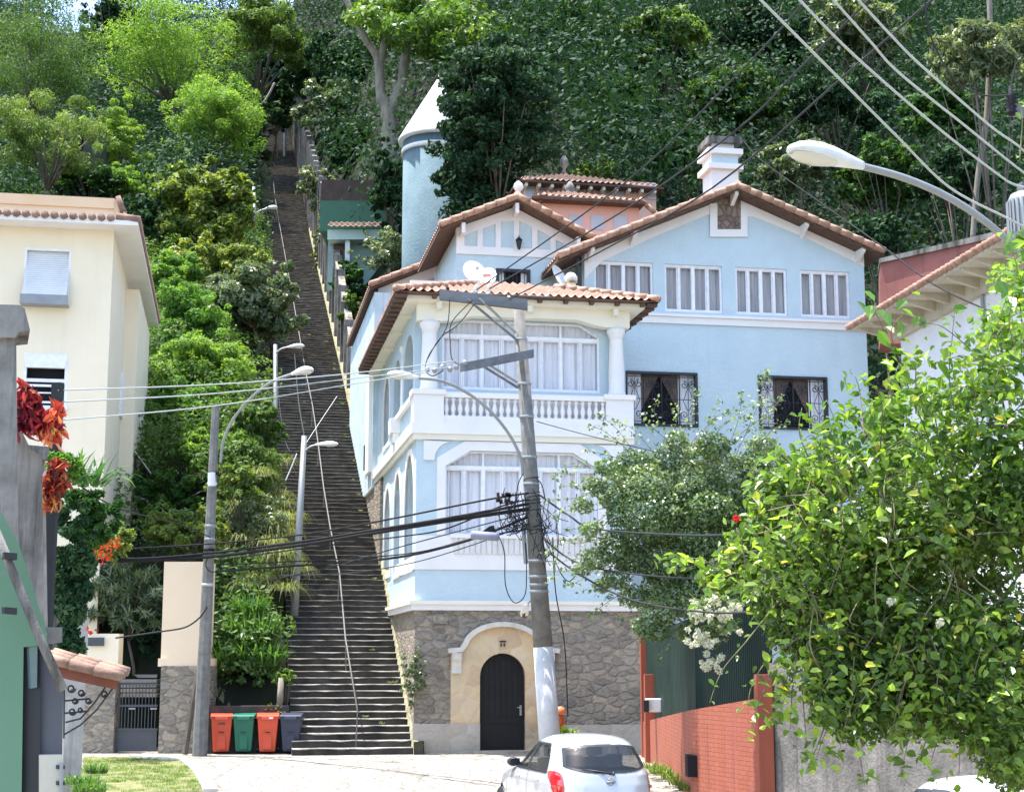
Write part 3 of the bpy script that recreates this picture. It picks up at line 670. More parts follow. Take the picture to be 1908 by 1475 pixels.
# iron window grilles
def spiral(c, r0, turns, s=1, a0=0, n=22): return [(c[0] + s * r0 * (1 - .82 * i / n) * math.cos(a0 + turns * 2 * math.pi * i / n), c[1] + r0 * (1 - .82 * i / n) * math.sin(a0 + turns * 2 * math.pi * i / n)) for i in range(n + 1)]
for (a0, z0, a1, z1) in IW:
    fr = MB().slab(rect(a0 - .02, z0 - .02, a1 + .02, z1 + .02), [rect(a0 + .06, z0 + .06, a1 - .06, z1 - .06)], -.05, .12, fr_(4)).build('window', M_black, H)
    gm = MB(); n = 4; w = (a1 - a0) / n
    T = lambda pts, r: gm.tube([W(a, 3.985, z) for a, z in pts], r, 5)
    for i in range(n):
        l = a0 + i * w; T([(l, z0), (l, z1)], .022); cx = l + w / 2
        for y in (z0 + .14, z1 - .14, z0 + .85): T([(l, y), (l + w, y)], .012)
        for s in (-1, 1):
            T(spiral((cx + s * .13, z1 - .38), .13, 1.3, s, math.pi / 2), .013); T(spiral((cx + s * .13, z0 + .36), .14, 1.4, s, -math.pi / 2), .013)
            T([(cx + s * .02, z0 + .5), (cx + s * .17, z0 + .8), (cx + s * .02, z1 - .5), (cx + s * .13, z1 - .25)], .011)
        T([(cx, z0), (cx, z1)], .01)
    gm.build('grille', M_black, fr, True)
    MB().add([(a0, z0, .3), (a1, z0, .3), (a1, z1, .3), (a0, z1, .3)], [(0, 1, 2, 3)], fr_(4)).build('pane', M_dark, fr)
    for l, r_, d_ in ((a0, a0 + .56, 0), (a1 - .56, a1, 0)):
        nn = 24; vs_ = []
        for i in range(nn + 1):
            a = l + (r_ - l) * i / nn; vs_ += [(a, z0, .2 + .03 * math.sin(a * 40)), (a, z1, .2 + .03 * math.sin(a * 40))]
        MB().add(vs_, [(2 * i, 2 * i + 2, 2 * i + 3, 2 * i + 1) for i in range(nn)], fr_(4)).build('curtain', M_curt, fr, True)
    M_drape = pm('brown drape', (.12, .085, .07), (.2, .15, .13), 3, .9, 10, 0)
    for l, s in ((a0 + .56, 1), (a1 - .56, -1)): MB().add([(l, z0 + .5, .24), (l, z1, .24), (l + s * .62, z1, .24), (l + s * .3, z0 + 1.1, .24)], [(0, 1, 2, 3)], fr_(4)).build('curtain', M_drape, fr)
# left gable block
lg = (1.32, 16.23, 3.86, 17.31, 6.4, 16.02)
gable(5.3, 11.3, *lg)
gw0, gw1 = 1.95, 6.1
MB().slab([(gw0, 12.2), (gw1 + .4, 12.2), (gw1 + .4, 15.9), (3.86, 17.12), (gw0, rakez(gw0, lg, .16))], [rect(3.28, 13.6, 4.38, 15.02)], 0, .3, fr_(6)).build('wall', M_blue, H)
MB().box((gw0, 6.3, 12.2), (gw0 + .2, 11.5, 16.2), W).build('wall', M_blue, H)
zt = L(960, 478, 6)[1]
kz = [(gw0, zt), (gw1, zt), (gw1, rakez(gw1, lg, .17)), (3.86, 17.12), (gw0, rakez(gw0, lg, .17))]
pan = []
zb = L(960, 463, 6)[1]
for x0, x1 in ((865, 889), (899, 923), (933, 957), (967, 991), (1001, 1025), (1035, 1056)):
    a0, a1 = L(x0, 450, 6)[0], L(x1, 450, 6)[0]; pan.append([(a0, zb), (a1, zb), (a1, min(rakez(a1, lg, .52), 16.66)), (a0, min(rakez(a0, lg, .52), 16.66))])
pan = [p for p in pan if p[2][1] > zb + .1 and p[3][1] > zb + .05]
MB().slab(kz, pan, -.05, -.002, fr_(6)).build('timber_trim', M_white, H)
w = MB().slab(rect(3.26, 13.6, 4.40, 15.04), [rect(3.36, 13.7, 4.30, 14.94)], -.03, .12, fr_(6)).build('window', M_black, H)
gm = MB()
for i in range(9): gm.tube([W(3.32 + i * .126, 6.0, 13.6), W(3.32 + i * .126, 6.0, 15.0)], .011, 5)
gm.build('grille', M_black, w); MB().add([(3.26, 13.6, .2), (4.4, 13.6, .2), (4.4, 15., .2), (3.26, 15., .2)], [(0, 1, 2, 3)], fr_(6)).build('pane', M_dark, w)
MB().add([(3.3, 13.6, .15), (3.55, 13.6, .15), (3.55, 15., .15), (3.3, 15., .15)], [(0, 1, 2, 3)], fr_(6)).add([(4.1, 13.6, .15), (4.35, 13.6, .15), (4.35, 15., .15), (4.1, 15., .15)], [(0, 1, 2, 3)], fr_(6)).build('curtain', M_curt, w)
for u in (2.1, 3.86, 5.9):
    z = rakez(u, lg, .2); MB().box((u - .06, 5.4, z - .34), (u + .06, 6.0, z), W).build('eave_bracket', M_white, H)
# rear block with lower roof
kg = (-.36, 15.65, 3.4, 17.3, 8, 15.6)
gable(11.5, 22.5, *kg, right=False)
MB().slab([(-.02, 12.2), (3, 12.2), (3, 16.9), (-.02, 15.6)], [], 0, .3, fr_(12)).build('wall', M_blue, H)
MB().slab([(-.02, 15.62), (3.0, 16.95), (3.0, 16.55), (.35, 15.4), (.35, 12.4), (-.02, 12.4)], [], -.05, -.002, fr_(12)).build('gable_trim', M_white, H)
MB().box((-.10, 12, 12.4), (.3, 22.5, 15.5), W).build('wall', M_sidew, H)
# chimney
cu0, cu1, cz = L(1326, 330, 6)[0], L(1376, 330, 6)[0], L(1350, 262, 6)[1]
zz = lambda y: L(1350, y, 6)[1]
mb = MB().box((cu0, 6, 16.2), (cu1, 7, zz(280)), W)
mb.box((cu0 - .14, 5.86, zz(316)), (cu1 + .14, 7.14, zz(306)), W).box((cu0 - .14, 5.86, zz(288)), (cu1 + .14, 7.14, zz(278)), W)
mb.box((cu0 + .1, 6.1, zz(278)), (cu1 - .1, 6.9, zz(266)), W)
ch = mb.build('chimney', M_white, H)
MB().box((cu0 - .12, 5.88, zz(267)), (cu1 + .12, 7.12, zz(256)), W).build('chimney_cap', M_conc, ch)
MB().box((cu0 + .003, 5.99, zz(304)), (cu1 - .003, 5.999, zz(290)), W).build('chimney_panel', M_blue, ch)
# finials
def finial(px, py, v, r=.16, mat=None):
    a, z = L(px, py, v); c = W(a, v, z)
    MB().lathe([(r * .5, -.32), (r * .35, -.22), (r * .5, -.16), (r * .9, -.08), (r, 0), (r * .85, .09), (r * .45, .15), (r * .1, .19)], tuple(c), 14).build('finial', mat or M_white, H, True)
finial(966, 348, 5.5)
# wall lantern on the gable
a, z = L(965, 457, 6); c = W(a, 5.8, z)
MB().lathe([(.02, -.2), (.05, -.16), (.10, .1), (.13, .12), (.03, .22)], tuple(c), 6).tube([c + Vector((0, 0, .2)), c + Vector((0, 0, .28)), W(a, 5.99, z + .1)], .012).build('lantern', M_black, H)
# dark door slit at right of terrace
a, z = L(1076, 500, 4)
MB().box((a - .06, 3.9, 13.3), (a + .05, 4.0, 15.0), W).build('terrace_door', M_black, H)
# small lamp in beige on front ledge
MB().box((.5, -.08, 3.45), (.9, -.02, 3.72), W).build('plaque', M_stone, H)
MB().box((2.34, -.1, 2.96), (2.52, -.071, 3.0), W).box((2.36, -.1, 2.84), (2.40, -.071, 2.93), W).box((2.45, -.1, 2.84), (2.49, -.071, 2.93), W).build('house_number', M_black, H)

# ------------------------------------------------------------------ pink building behind the blue house
PK = empty('pink_house', W(6, 14, 12), 'pink house with hipped tile roofs rising behind the blue gables', 'house')
def Lz(px, py, v): return L(px, py, v)
v0 = 13.6
a = [Lz(1000, 372, v0), Lz(1190, 378, v0), Lz(1120, 440, v0)]
ul, ur = Lz(1010, 380, v0)[0], Lz(1172, 380, v0)[0]; ze = Lz(1090, 378, v0)[1]
MB().box((ul, v0, 12), (ur + .4, v0 + 7, ze), W).build('wall', M_pink, PK)
for x in (1060, 1101, 1143):
    q0, q1 = Lz(x, 428, v0), Lz(x + 25, 402, v0); MB().box((q0[0], v0 - .03, q0[1]), (q1[0], v0 - .002, q1[1]), W).build('painted_panel', pm('grey lilac panel', (.45, .47, .52), (.5, .52, .57), 1, .8, 10, 0), PK)
e0, e1 = ul - .5, ur + .5
tiles(0, e1 - e0, W(e0, v0 - .6, ze + .02), U, (V + Vector((0, 0, .42))).normalized(), lambda a: min(a * 1.1, (e1 - e0 - a) * .7, 2.6), 'roof', parent=PK)
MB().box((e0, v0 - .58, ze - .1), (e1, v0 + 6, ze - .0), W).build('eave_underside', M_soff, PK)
verge(W(e0 - .3, v0 + 1.2, ze - .75), W(e0 + .5, v0 - .5, ze + .1), parent=PK); verge(W(e1 - .2, v0 - .5, ze + .1), W(e1 + 1.5, v0 + .3, ze - .95), parent=PK)
v1 = 19.; zb_, zt_ = Lz(1090, 372, v1)[1], Lz(1090, 338, v1)[1]
tl, tr_ = Lz(978, 350, v1)[0], Lz(1222, 350, v1)[0]
MB().box((tl, v1, 13), (tr_, v1 + 6, zt_ + .1), W).build('wall', pm('salmon render', (.66, .40, .30), (.72, .46, .36), 1, .85, 20, .004), PK)
for x0, x1, n in ((1000, 1042, 2), (1072, 1142, 4), (1166, 1200, 2)):
    p, q = Lz(x0, 364, v1), Lz(x1, 344, v1); w = (q[0] - p[0]) / n
    mb = MB().slab(rect(p[0], p[1], q[0], q[1]), [rect(p[0] + i * w + .06, p[1] + .08, p[0] + (i + 1) * w - .06, q[1] - .08) for i in range(n)], -.05, .02, fr_(v1))
    wn = mb.build('window', pm('pale pink frame', (.72, .52, .45), (.78, .58, .5), 1, .7, 10, 0), PK)
    MB().add([(p[0], p[1], -.01), (q[0], p[1], -.01), (q[0], q[1], -.01), (p[0], q[1], -.01)], [(0, 1, 2, 3)], fr_(v1)).build('pane', plain('dusty glass', (.38, .31, .32), .3), wn)
for x0, x1 in ((978, 996), (1046, 1068), (1146, 1162), (1206, 1222)):
    p, q = Lz(x0, 372, v1), Lz(x1, 343, v1); MB().box((p[0], v1 - .04, p[1]), (q[0], v1 - .002, q[1]), W).build('painted_panel', MC['grey lilac panel'], PK)
e0, e1 = Lz(962, 340, v1 - .7)[0], Lz(1240, 345, v1 - .7)[0]; ez = Lz(1100, 340, v1 - .7)[1]
tiles(0, e1 - e0, W(e0, v1 - .7, ez), U, (V + Vector((0, 0, .5))).normalized(), lambda a: min(a * .8 + .05, (e1 - e0 - a) * .45 + .05, 2.9), 'roof', M_tileold, PK)
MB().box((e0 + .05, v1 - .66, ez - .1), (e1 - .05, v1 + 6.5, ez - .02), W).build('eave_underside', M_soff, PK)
for i in range(11): u = e0 + .4 + i * (e1 - e0 - .6) / 10.5; MB().box((u, v1 - .55, ez - .24), (u + .12, v1, ez - .1), W).build('rafter_end', M_cream, PK)
for px, py in ((1051, 303), (1062, 352)):
    vv_ = v1 + 1.6 if py < 330 else v0 + 1.2; a_, z_ = Lz(px, py, vv_); c = W(a_, vv_, z_); MB().lathe([(.1, -.5), (.06, -.3), (.12, -.22), (.2, -.05), (.17, .12), (.05, .3)], tuple(c), 12).build('finial', M_conc, PK, True)

# ------------------------------------------------------------------ round tower
tc = PY(816, 300, 73.5); tcx, tcy = tc.x, tc.y
zt_ = PY(750, 243, 72).z; zr_ = PY(750, 268, 72).z
T_ = empty('round_tower', (tcx, tcy, 18), 'round light blue tower with a white conical roof half hidden by a dark tree', 'tower')
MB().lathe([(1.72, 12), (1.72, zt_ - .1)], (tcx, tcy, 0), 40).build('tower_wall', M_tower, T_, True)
MB().lathe([(1.74, zr_ - .12), (1.8, zr_ - .1), (1.8, zr_ + .1), (1.74, zr_ + .12)], (tcx, tcy, 0), 40).build('ring_moulding', M_white, T_, True)
zap = PY(816, 140, 73.5).z
MB().lathe([(1.95, zt_ - .16), (1.97, zt_ - .06), (.06, zap - .2), (.0, zap)], (tcx, tcy, 0), 40).build('cone_roof', M_white, T_, True)

# ------------------------------------------------------------------ green hut on the slope
def bpx(mb, x0, y0, x1, y1, Y, dep, off=0):
    a, b = PY(x0, y1, Y), PY(x1, y0, Y); mb.box((a.x, Y + off, a.z), (b.x, Y + off + dep, b.z)); return mb
GH = empty('hillside_hut', PY(650, 500, 83), 'small hut with dark green upper wall, tile canopy and white front beside the upper stairs', 'hut')
bpx(MB(), 596, 374, 722, 430, 83, 4).build('upper_wall', pm('dark green paint', (.045, .12, .08), (.06, .15, .1), 1, .8, 20, .004), GH)
bpx(MB(), 598, 335, 730, 374, 84, 4).build('rusty_shed', pm('rust brown', (.05, .035, .03), (.09, .06, .05), 2, .9, 20, .01), GH)
bpx(MB(), 610, 428, 722, 446, 82, 1.2).build('fascia', pm('pale green render', (.42, .55, .5), (.5, .62, .57), 1, .8, 20, .004), GH)
bpx(MB(), 610, 446, 722, 540, 83, 3).build('lower_wall', pm('grey green render', (.2, .3, .28), (.3, .42, .4), 1, .8, 20, .004), GH)
bpx(MB(), 642, 446, 652, 520, 82.2, .3).build('post', M_white, GH)
bpx(MB(), 620, 450, 640, 520, 82.9, .08).build('door', M_soff, GH)
bpx(MB(), 668, 448, 700, 455, 82.9, .08).build('window', M_black, GH)
q = PY(610, 423, 81.7); q2 = PY(722, 427, 81.7)
tiles(0, q2.x - q.x, Vector((q.x, 81.6, q.z)), Vector((1, 0, 0)), Vector((0, 1, .5)).normalized(), lambda a: 1.2, 'canopy_tiles', M_tileold, GH, per=.3)
# grey building half hidden high on the left
GB = empty('grey_building', PY(120, 330, 92), 'grey wall with one dark window half hidden behind trees high on the hill', 'building')
bw = MB(); a, b = PY(95, 345, 92), PY(180, 228, 92)
w0, w1 = PY(136, 280, 92), PY(157, 238, 92)
bw.slab(rect(a.x, a.z, b.x, b.z), [rect(w0.x, w0.z, w1.x, w1.z)], 0, 3, lambda p, q, d: Vector((p, 92 + d, q))).build('wall', pm('dark grey render', (.05, .055, .045), (.10, .105, .09), 1, .95, 20, .02), GB)  # wall render in one dark, slightly mottled grey tone
MB().box((w0.x - .1, 92.3, w0.z - .1), (w1.x + .1, 92.4, w1.z + .1)).build('window', M_dark, GB)

# ------------------------------------------------------------------ white house on the right
M_beige = pm('beige soffit paint', (.40, .36, .27), (.55, .51, .41), 1.5, .9, 20, .004, streak=.5, sc=(.2, .17, .12))
WH = empty('white_house', (9, 40, 0), 'white rendered house with broad tiled eaves on the right behind the shrubs', 'house')
A = PY(1580, 612, 40); B = PZ(1850, 450, A.z); d_ = (B - A).normalized(); B2 = A + d_ * 22; nr = Vector((-d_.y, d_.x, 0)); nr = nr if nr.x > 0 else -nr
def WX(s, n, z): return A + d_ * s + nr * n + Vector((0, 0, z))
zt_ = PY(1632, 625, 40.2).z
E_ = .95
MB().box((1.2, E_, -A.z - 1), (22, 9, -.28), WX).build('wall', pm('cool white render', (.66, .66, .68), (.74, .74, .76), .8, .85, 20, .004, streak=.25, sc=(.4, .42, .42), stlo=.5, sthi=.85), WH)
MB().box((.08, .04, -.10), (22, 9, -.04), WX).build('eave_underside', M_beige, WH)
MB().box((1.0, E_ - .12, -.5), (22, E_ - .002, -.10), WX).build('cornice', M_beige, WH)
mb = MB()
for i in range(26):
    s = .5 + i * .8; mb = MB(); mb.hexa([WX(s, .1, -.16), WX(s + .12, .1, -.16), WX(s + .12, E_ - .12, -.36), WX(s, E_ - .12, -.36)], [WX(s, .1, -.10), WX(s + .12, .1, -.10), WX(s + .12, E_ - .12, -.10), WX(s, E_ - .12, -.10)]); mb.build('eave_bracket', M_beige, WH)
tiles(0, 22, WX(0, 0, 0), d_, (nr + Vector((0, 0, .42))).normalized(), lambda a: min(5, .05 + a * 1.1), 'roof', M_tile, WH, per=.27)
mb = MB(); mc = MB()
for i in range(82):
    s = .03 + i * .27; mb.tube([WX(s + .07, -.07, .0), WX(s + .07, .3, .15)], [.085, .075], 8)
    mc.add([WX(s + .0, -.075, -.02), WX(s + .14, -.075, -.02), WX(s + .14, -.075, .05), WX(s, -.075, .05)], [(0, 1, 2, 3)])
mb.build('eave_tiles', M_tile, WH, True)
MB().tube([WX(6.2, E_ - .06, -.5), WX(6.2, E_ - .06, -6)], .04).build('drainpipe', M_galv, WH)
# red brown wall behind it
RB = empty('red_wall', PY(1700, 560, 47), 'faded red brown rendered terrace wall with grey coping above the white roof', 'wall')
P = [PY(1640, 640, 47), PY(1900, 640, 44), PY(1900, 432, 44), PY(1640, 490, 47)]
sft = Vector((0.3, 1.5, 0)); MB().hexa(P, [p + sft for p in P]).build('wall_body', pm('faded red render', (.20, .075, .065), (.32, .13, .11), .6, .9, 15, .01, streak=.6, sc=(.12, .05, .045)), RB)
P = [p + Vector((0, -.1, 0)) for p in (PY(1637, 491, 47), PY(1900, 434, 44), PY(1900, 422, 44), PY(1637, 483, 47))]
MB().hexa(P, [p + sft for p in P]).build('coping', M_conc, RB)

# ------------------------------------------------------------------ yellow house on the left
YC = PY(205, 600, 45.6)
YH = empty('yellow_house', (YC.x, YC.y, 0), 'pale yellow two storey house with roller shutters and tiled eaves on the left', 'house')
def YX(u, v, z): return Vector((YC.x, YC.y, 0)) + U * u + V * v + Vector((0, 0, z))
_o = O
def yl(px, py, v):
    r = Vector(ray(px, py)); oo = Vector((YC.x, YC.y, 0)); t = (v + oo.dot(V)) / r.dot(V); p = Vector((r.x * t, r.y * t, HC + r.z * t)); return ((p - oo).dot(U), p.z)
ze = yl(100, 425, 0)[1]
s1, s2 = yl(42, 557, 0), yl(133, 465, 0); t1, t2 = yl(40, 757, 0), yl(128, 660, 0)
W1, W2 = rect(s1[0], s1[1], s2[0], s2[1]), rect(t1[0], t1[1], t2[0], t2[1])
MB().slab([(-12, -1), (0, -1), (0, ze), (-12, ze)], [W1, W2], 0, .3, lambda a, b, d: YX(a, d, b)).build('wall', M_yellow, YH)
MB().box((-.3, .3, -1), (.0, 13.5, ze), YX).build('side_wall', M_yellow, YH)
MB().box((.002, 6.0, -1), (.45, 13.4, ze - .4), YX).build('side_wall', M_yellow, YH)
MB().box((-13, -.75, ze), (.75, 0, ze + .14), YX).box((-1, 0, ze), (.75, 14.2, ze + .14), YX).build('eave_slab', M_white, YH)
a_, b_ = yl(-60, 400, .1)
at = [(-12, ze + .14), (yl(233, 412, .1)[0], ze + .14), (yl(213, 370, .1)[0], yl(213, 372, .1)[1]), (-12, yl(0, 362, .1)[1])]
MB().slab(at, [], 0, .3, lambda a, b, d: YX(a, .1 + d, b)).build('attic_wall', M_peach, YH)
MB().slab([(-12, at[3][1] - .3), (at[2][0], at[2][1] - .3), (at[2][0] + .02, at[2][1] + .02), (-12, at[3][1] + .02)], [], 0, .35, lambda a, b, d: YX(a, .03 + d, b)).build('coping', pm('peach trim', (.72, .52, .32), (.78, .6, .4), 1, .8, 20, 0), YH)
verge(YX(at[1][0] + .12, -.0, at[1][1]), YX(at[2][0] + .12, .0, at[2][1] + .05), parent=YH, r=.09, mat=M_tileold)
MB().slab([(at[1][0] - .12, at[1][1]), (at[1][0] + .08, at[1][1]), (at[2][0] + .08, at[2][1]), (at[2][0] - .12, at[2][1])], [], 0, .3, lambda a, b, d: YX(a, .05 + d, b)).build('coping', MC['peach trim'], YH)
mb = MB()
for i in range(46): mb.tube([YX(-12.2 + i * .27, -.8, ze + .19), YX(-12.2 + i * .27, -.1, ze + .27)], [.12, .10], 8)
mb.build('eave_tiles', M_tileold, YH, True)
mb = MB()
for i in range(52): mb.tube([YX(.80, -.7 + i * .285, ze + .19), YX(.1, -.7 + i * .285, ze + .27)], [.12, .10], 8)
mb.build('eave_tiles', M_tileold, YH, True)
# shutters
w = MB().slab(W1, [[(W1[0][0] + .06, W1[0][1] + .06), (W1[1][0] - .06, W1[1][1] + .06), (W1[2][0] - .06, W1[2][1] - .06), (W1[3][0] + .06, W1[3][1] - .06)]], .0, .12, lambda a, b, d: YX(a, d, b)).build('window', M_frame, YH)
mb = MB(); hh = W1[2][1] - W1[0][1]; k = 22
for i in range(k):
    t0, t1_ = i / k, (i + .9) / k; y0, y1 = .16 - .62 * t0 ** 1.4, .16 - .62 * t1_ ** 1.4; z0_, z1_ = W1[2][1] - hh * t0, W1[2][1] - hh * t1_
    a0, a1 = W1[0][0] + .03, W1[1][0] - .03
    mb.hexa([(a0, y0, z0_), (a1, y0, z0_), (a1, y1, z1_), (a0, y1, z1_)], [(a0, y0 + .015, z0_ + .004), (a1, y0 + .015, z0_ + .004), (a1, y1 + .015, z1_ + .004), (a0, y1 + .015, z1_ + .004)], YX)
mb.build('roller_shutter', pm('grey white shutter', (.60, .61, .64), (.70, .71, .74), 1.5, .6, 20, .002), w)
MB().box((W1[0][0] - .02, -.48, W1[0][1] - .22), (W1[1][0] + .02, .0, W1[0][1] - .19), YX).box((W1[0][0] - .02, -.47, W1[0][1] - .19), (W1[1][0] + .02, -.44, W1[0][1] + .06), YX).build('shutter_hood', pm('grey sheet metal', (.22, .24, .26), (.3, .32, .34), 3, .6, 20, .003), w)
w = MB().slab(W2, [rect(W2[0][0] + .09, W2[0][1] + .05, W2[1][0] - .09, W2[2][1] - .42)], .0, .14, lambda a, b, d: YX(a, d, b)).build('window', M_frame, YH)
zz_ = W2[2][1]
mb = MB().box((W2[0][0] + .04, -.05, zz_ - .43), (W2[1][0] - .04, .12, zz_ - .03), YX)
mb.build('shutter_box', M_frame, w)
mb = MB()
for i, (q, h) in enumerate(((.75, .1), (.92, .07), (1.15, .04), (1.42, .06))): mb.box((W2[0][0] + .09, .03, zz_ - q - h), (W2[1][0] - .09, .06, zz_ - q), YX)
mb.build('slat', M_frame, w)
MB().box((W2[0][0], .28, W2[0][1]), (W2[1][0], .3, W2[2][1]), YX).build('pane', M_dark, w)
MB().box((W2[0][0] - .05, -.08, W2[0][1] - .08), (W2[1][0] + .05, .1, W2[0][1]), YX).build('sill', M_white, w)
y0, z0_ = None, None
for (v_, zc, h) in ((5.3, 11.9, 1.5),): MB().box((.0, v_, zc - h), (.08, v_ + .9, zc), YX).build('side_window', M_frame, YH)
for v_, zc in ((6.4, 9.4),):
    MB().box((.45, v_ + .6, zc - 2.1), (.95, v_ + 1.6, zc - 1.1), YX).build('air_conditioner', M_shut, YH)
    mb = MB(); mb.hexa([YX(.46, v_ + .2, zc), YX(.46, v_ + 1.9, zc), YX(1.15, v_ + 1.9, zc - .9), YX(1.15, v_ + .2, zc - .9)], [YX(.46, v_ + .2, zc + .04), YX(.46, v_ + 1.9, zc + .04), YX(1.15, v_ + 1.9, zc - .86), YX(1.15, v_ + .2, zc - .86)]); mb.build('window_hood', M_shut, YH)
for v_ in (5.0, 5.2): MB().tube([YX(.04 if v_ < 6 else .5, v_, 0), YX(.04, v_, 7.5)], .035, 6).build('drainpipe', M_shut, YH)

# ------------------------------------------------------------------ entrance with yellow pillar beside the bins
def vbox(name, mat, x0, y0, x1, y1, Y, dep, parent=None, off=0): return bpx(MB(), x0, y0, x1, y1, Y, dep, off).build(name, mat, parent)
YP = empty('gate_pillar', PZ(340, 1402, 0), 'tall yellow rendered pillar on a grey fieldstone base behind the leaning concrete pole', 'pillar')
Yg = 43.0
vbox('pillar_base', M_stone, 294, 1240, 392, 1412, Yg - .1, 1.0, YP); vbox('pillar_shaft', M_peach, 299, 1046, 390, 1240, Yg, .9, YP); vbox('pillar_band', M_peach, 294, 1226, 392, 1241, Yg - .05, .95, YP)
GW = empty('stone_gate_wall', PZ(180, 1402, 0), 'shaded grey fieldstone wall left of the small iron gate', 'wall')
vbox('wall_body', M_stone, 120, 1262, 216, 1412, Yg, .6, GW); vbox('wall_body', M_yellow, 155, 1180, 222, 1262, Yg + .1, .5, GW)
GT = empty('iron_gate', PZ(253, 1402, 0), 'grey iron garden gate with solid lower panel between two stone pillars', 'gate')
vbox('lower_panel', M_ironw, 214, 1358, 292, 1399, Yg + .2, .05, GT)
mb = MB()
for i in range(13): bpx(mb, 214 + i * 6.2, 1272, 216 + i * 6.2, 1358, Yg + .2, .03)
for y in (1272, 1312, 1356): bpx(mb, 213, y, 293, y + 4, Yg + .17, .05)
mb.build('bars', M_ironw, GT)
for x in (240, 280): vbox('hasp', M_galv, x, 1318, x + 12, 1321, Yg + .14, .03, GT)
GS = empty('garden_steps', PZ(253, 1390, .3), 'pale stone steps behind the iron gate', 'steps')
for i in range(5): vbox('step', M_plinth, 222, 1262 + i * 9 - 6, 292, 1262 + i * 9, Yg + 3.2 - i * .5, .6, GS)
sg = vbox('street_sign', M_ironw, 160, 1187, 195, 1203, Yg, .04, None, -.05); tag(sg, 'small dark sign plate fixed to the yellow garden wall', 'sign')

# ------------------------------------------------------------------ left foreground walls
def prism(name, mat, pts, Y, dep, parent): 
    lo = [PY(x, y, Y) for x, y in pts]; return MB().hexa(lo, [p + Vector((p.x / Y * dep - .02, dep, 0)) for p in lo]).build(name, mat, parent)
def prismY(name, mat, pts, dep, parent):
    lo = [PY(x, y, Y) for x, y, Y in pts]; return MB().hexa(lo, [p + Vector((-.02, dep, 0)) for p in lo]).build(name, mat, parent)
GA = empty('garden_wall', PY(20, 1000, 17), 'stained grey concrete garden wall stepping down with capped pillars on the left edge', 'wall')
prism('pillar', M_conc, [(-40, 600), (30, 600), (34, 1000), (60, 1240), (-40, 1240)], 17, .5, GA)
prism('pillar_cap', M_conc, [(-40, 566), (36, 568), (46, 574), (56, 615), (36, 617), (28, 628), (-40, 628)], 16.9, .8, GA)
prism('coping', M_conc, [(24, 700), (34, 760), (44, 810), (58, 838), (78, 850), (84, 1240), (30, 1240)], 18.5, .4, GA)
prism('pillar', M_conc, [(54, 850), (84, 852), (90, 1240), (56, 1240)], 21, .4, GA)
prism('pillar_cap', M_conc, [(46, 828), (92, 832), (92, 840), (84, 855), (54, 853)], 20.9, .6, GA)
prism('pillar', M_conc, [(84, 1040), (116, 1040), (116, 1260), (84, 1260)], 24, .5, GA)
prism('pillar_cap', M_conc, [(80, 1026), (126, 1029), (126, 1038), (114, 1044), (80, 1044)], 23.9, .7, GA)
WL = empty('whitewashed_wall', PY(140, 1300, 30), 'flaking whitewashed wall end behind the tiled awning', 'wall')
prism('wall_body', pm('flaking whitewash', (.22, .215, .20), (.42, .41, .38), 2, .9, 30, .02, streak=.9, sc=(.16, .15, .13)), [(118, 1150), (135, 1100), (150, 1062), (164, 1062), (164, 1195), (158, 1300), (150, 1480), (118, 1480)], 30, .6, WL)
GG = empty('green_house', PY(20, 1300, 12), 'green painted house wall at the left edge with a sloping grey gutter pipe', 'house')
prism('wall', M_green, [(-60, 930), (0, 950), (34, 1010), (60, 1090), (88, 1180), (88, 1200), (44, 1205), (40, 1500), (-60, 1500)], 12, 1.6, GG)
MB().tube([PY(-20, 960, 11.8), PY(30, 1080, 11.8), PY(75, 1190, 11.8), PY(118, 1285, 11.8)], .034, 10).build('gutter_pipe', M_conc, GG, True)
for y in (1034, 1136): prism('pipe_clamp', M_cableg, [(8, y - 6), (32, y - 4), (32, y + 8), (8, y + 6)], 11.7, .1, GG)
prism('door_opening', M_black, [(44.5, 1205), (76, 1190), (74, 1500), (40.5, 1500)], 12.06, 1.2, GG)
prism('narrow_window', plain('greenish glass', (.12, .17, .17), .15), [(54, 1192), (70, 1194), (69, 1280), (58, 1282)], 12.02, .02, GG)
prism('grey_pilaster', pm('slate grey paint', (.075, .078, .09), (.10, .105, .118), 1, .7, 20, .003), [(76, 1170), (112, 1250), (118, 1285), (116, 1406), (73, 1406)], 12.1, .3, GG)
prism('pale_base', pm('beige render', (.42, .40, .32), (.5, .48, .4), 1, .9, 30, .01), [(73, 1406), (118, 1406), (118, 1500), (73, 1500)], 12.0, .35, GG)
prism('roof_edge', M_conc, [(80, 1168), (116, 1168), (116, 1196), (88, 1200)], 12.1, .3, GG)
for y in (1428, 1458): prism('hinge', M_black, [(108, y - 3), (121, y - 3), (121, y + 4), (108, y + 4)], 11.95, .06, GG)
MB().tube([PY(115, 1420, 11.95), PY(114, 1475, 11.95)], .015, 6).build('gate_rod', M_galv, GG)
AW = empty('tiled_awning', PY(170, 1250, 20), 'small awning of old clay tiles on a scrolled iron bracket beside the garden gate', 'awning')
mb = MB(); 
for k in range(3):
    o_ = Vector((0, -.16 * k, -.03 * k))
    for i in range(3):
        a, b = PY(100 + i * 45, 1216 + i * 11, 20), PY(150 + i * 45, 1229 + i * 11, 20); mb.tube([a + o_, b + o_], [.075, .06], 10)
mb.build('tiles', M_tileold, AW, True)
prism('board', M_white, [(104, 1222), (226, 1250), (226, 1256), (104, 1230)], 19.7, .06, AW)
prism('soffit', pm('red soffit', (.16, .06, .04), (.24, .09, .06), 3, .9, 20, .01), [(104, 1232), (224, 1260), (216, 1284), (112, 1262)], 19.75, .4, AW)
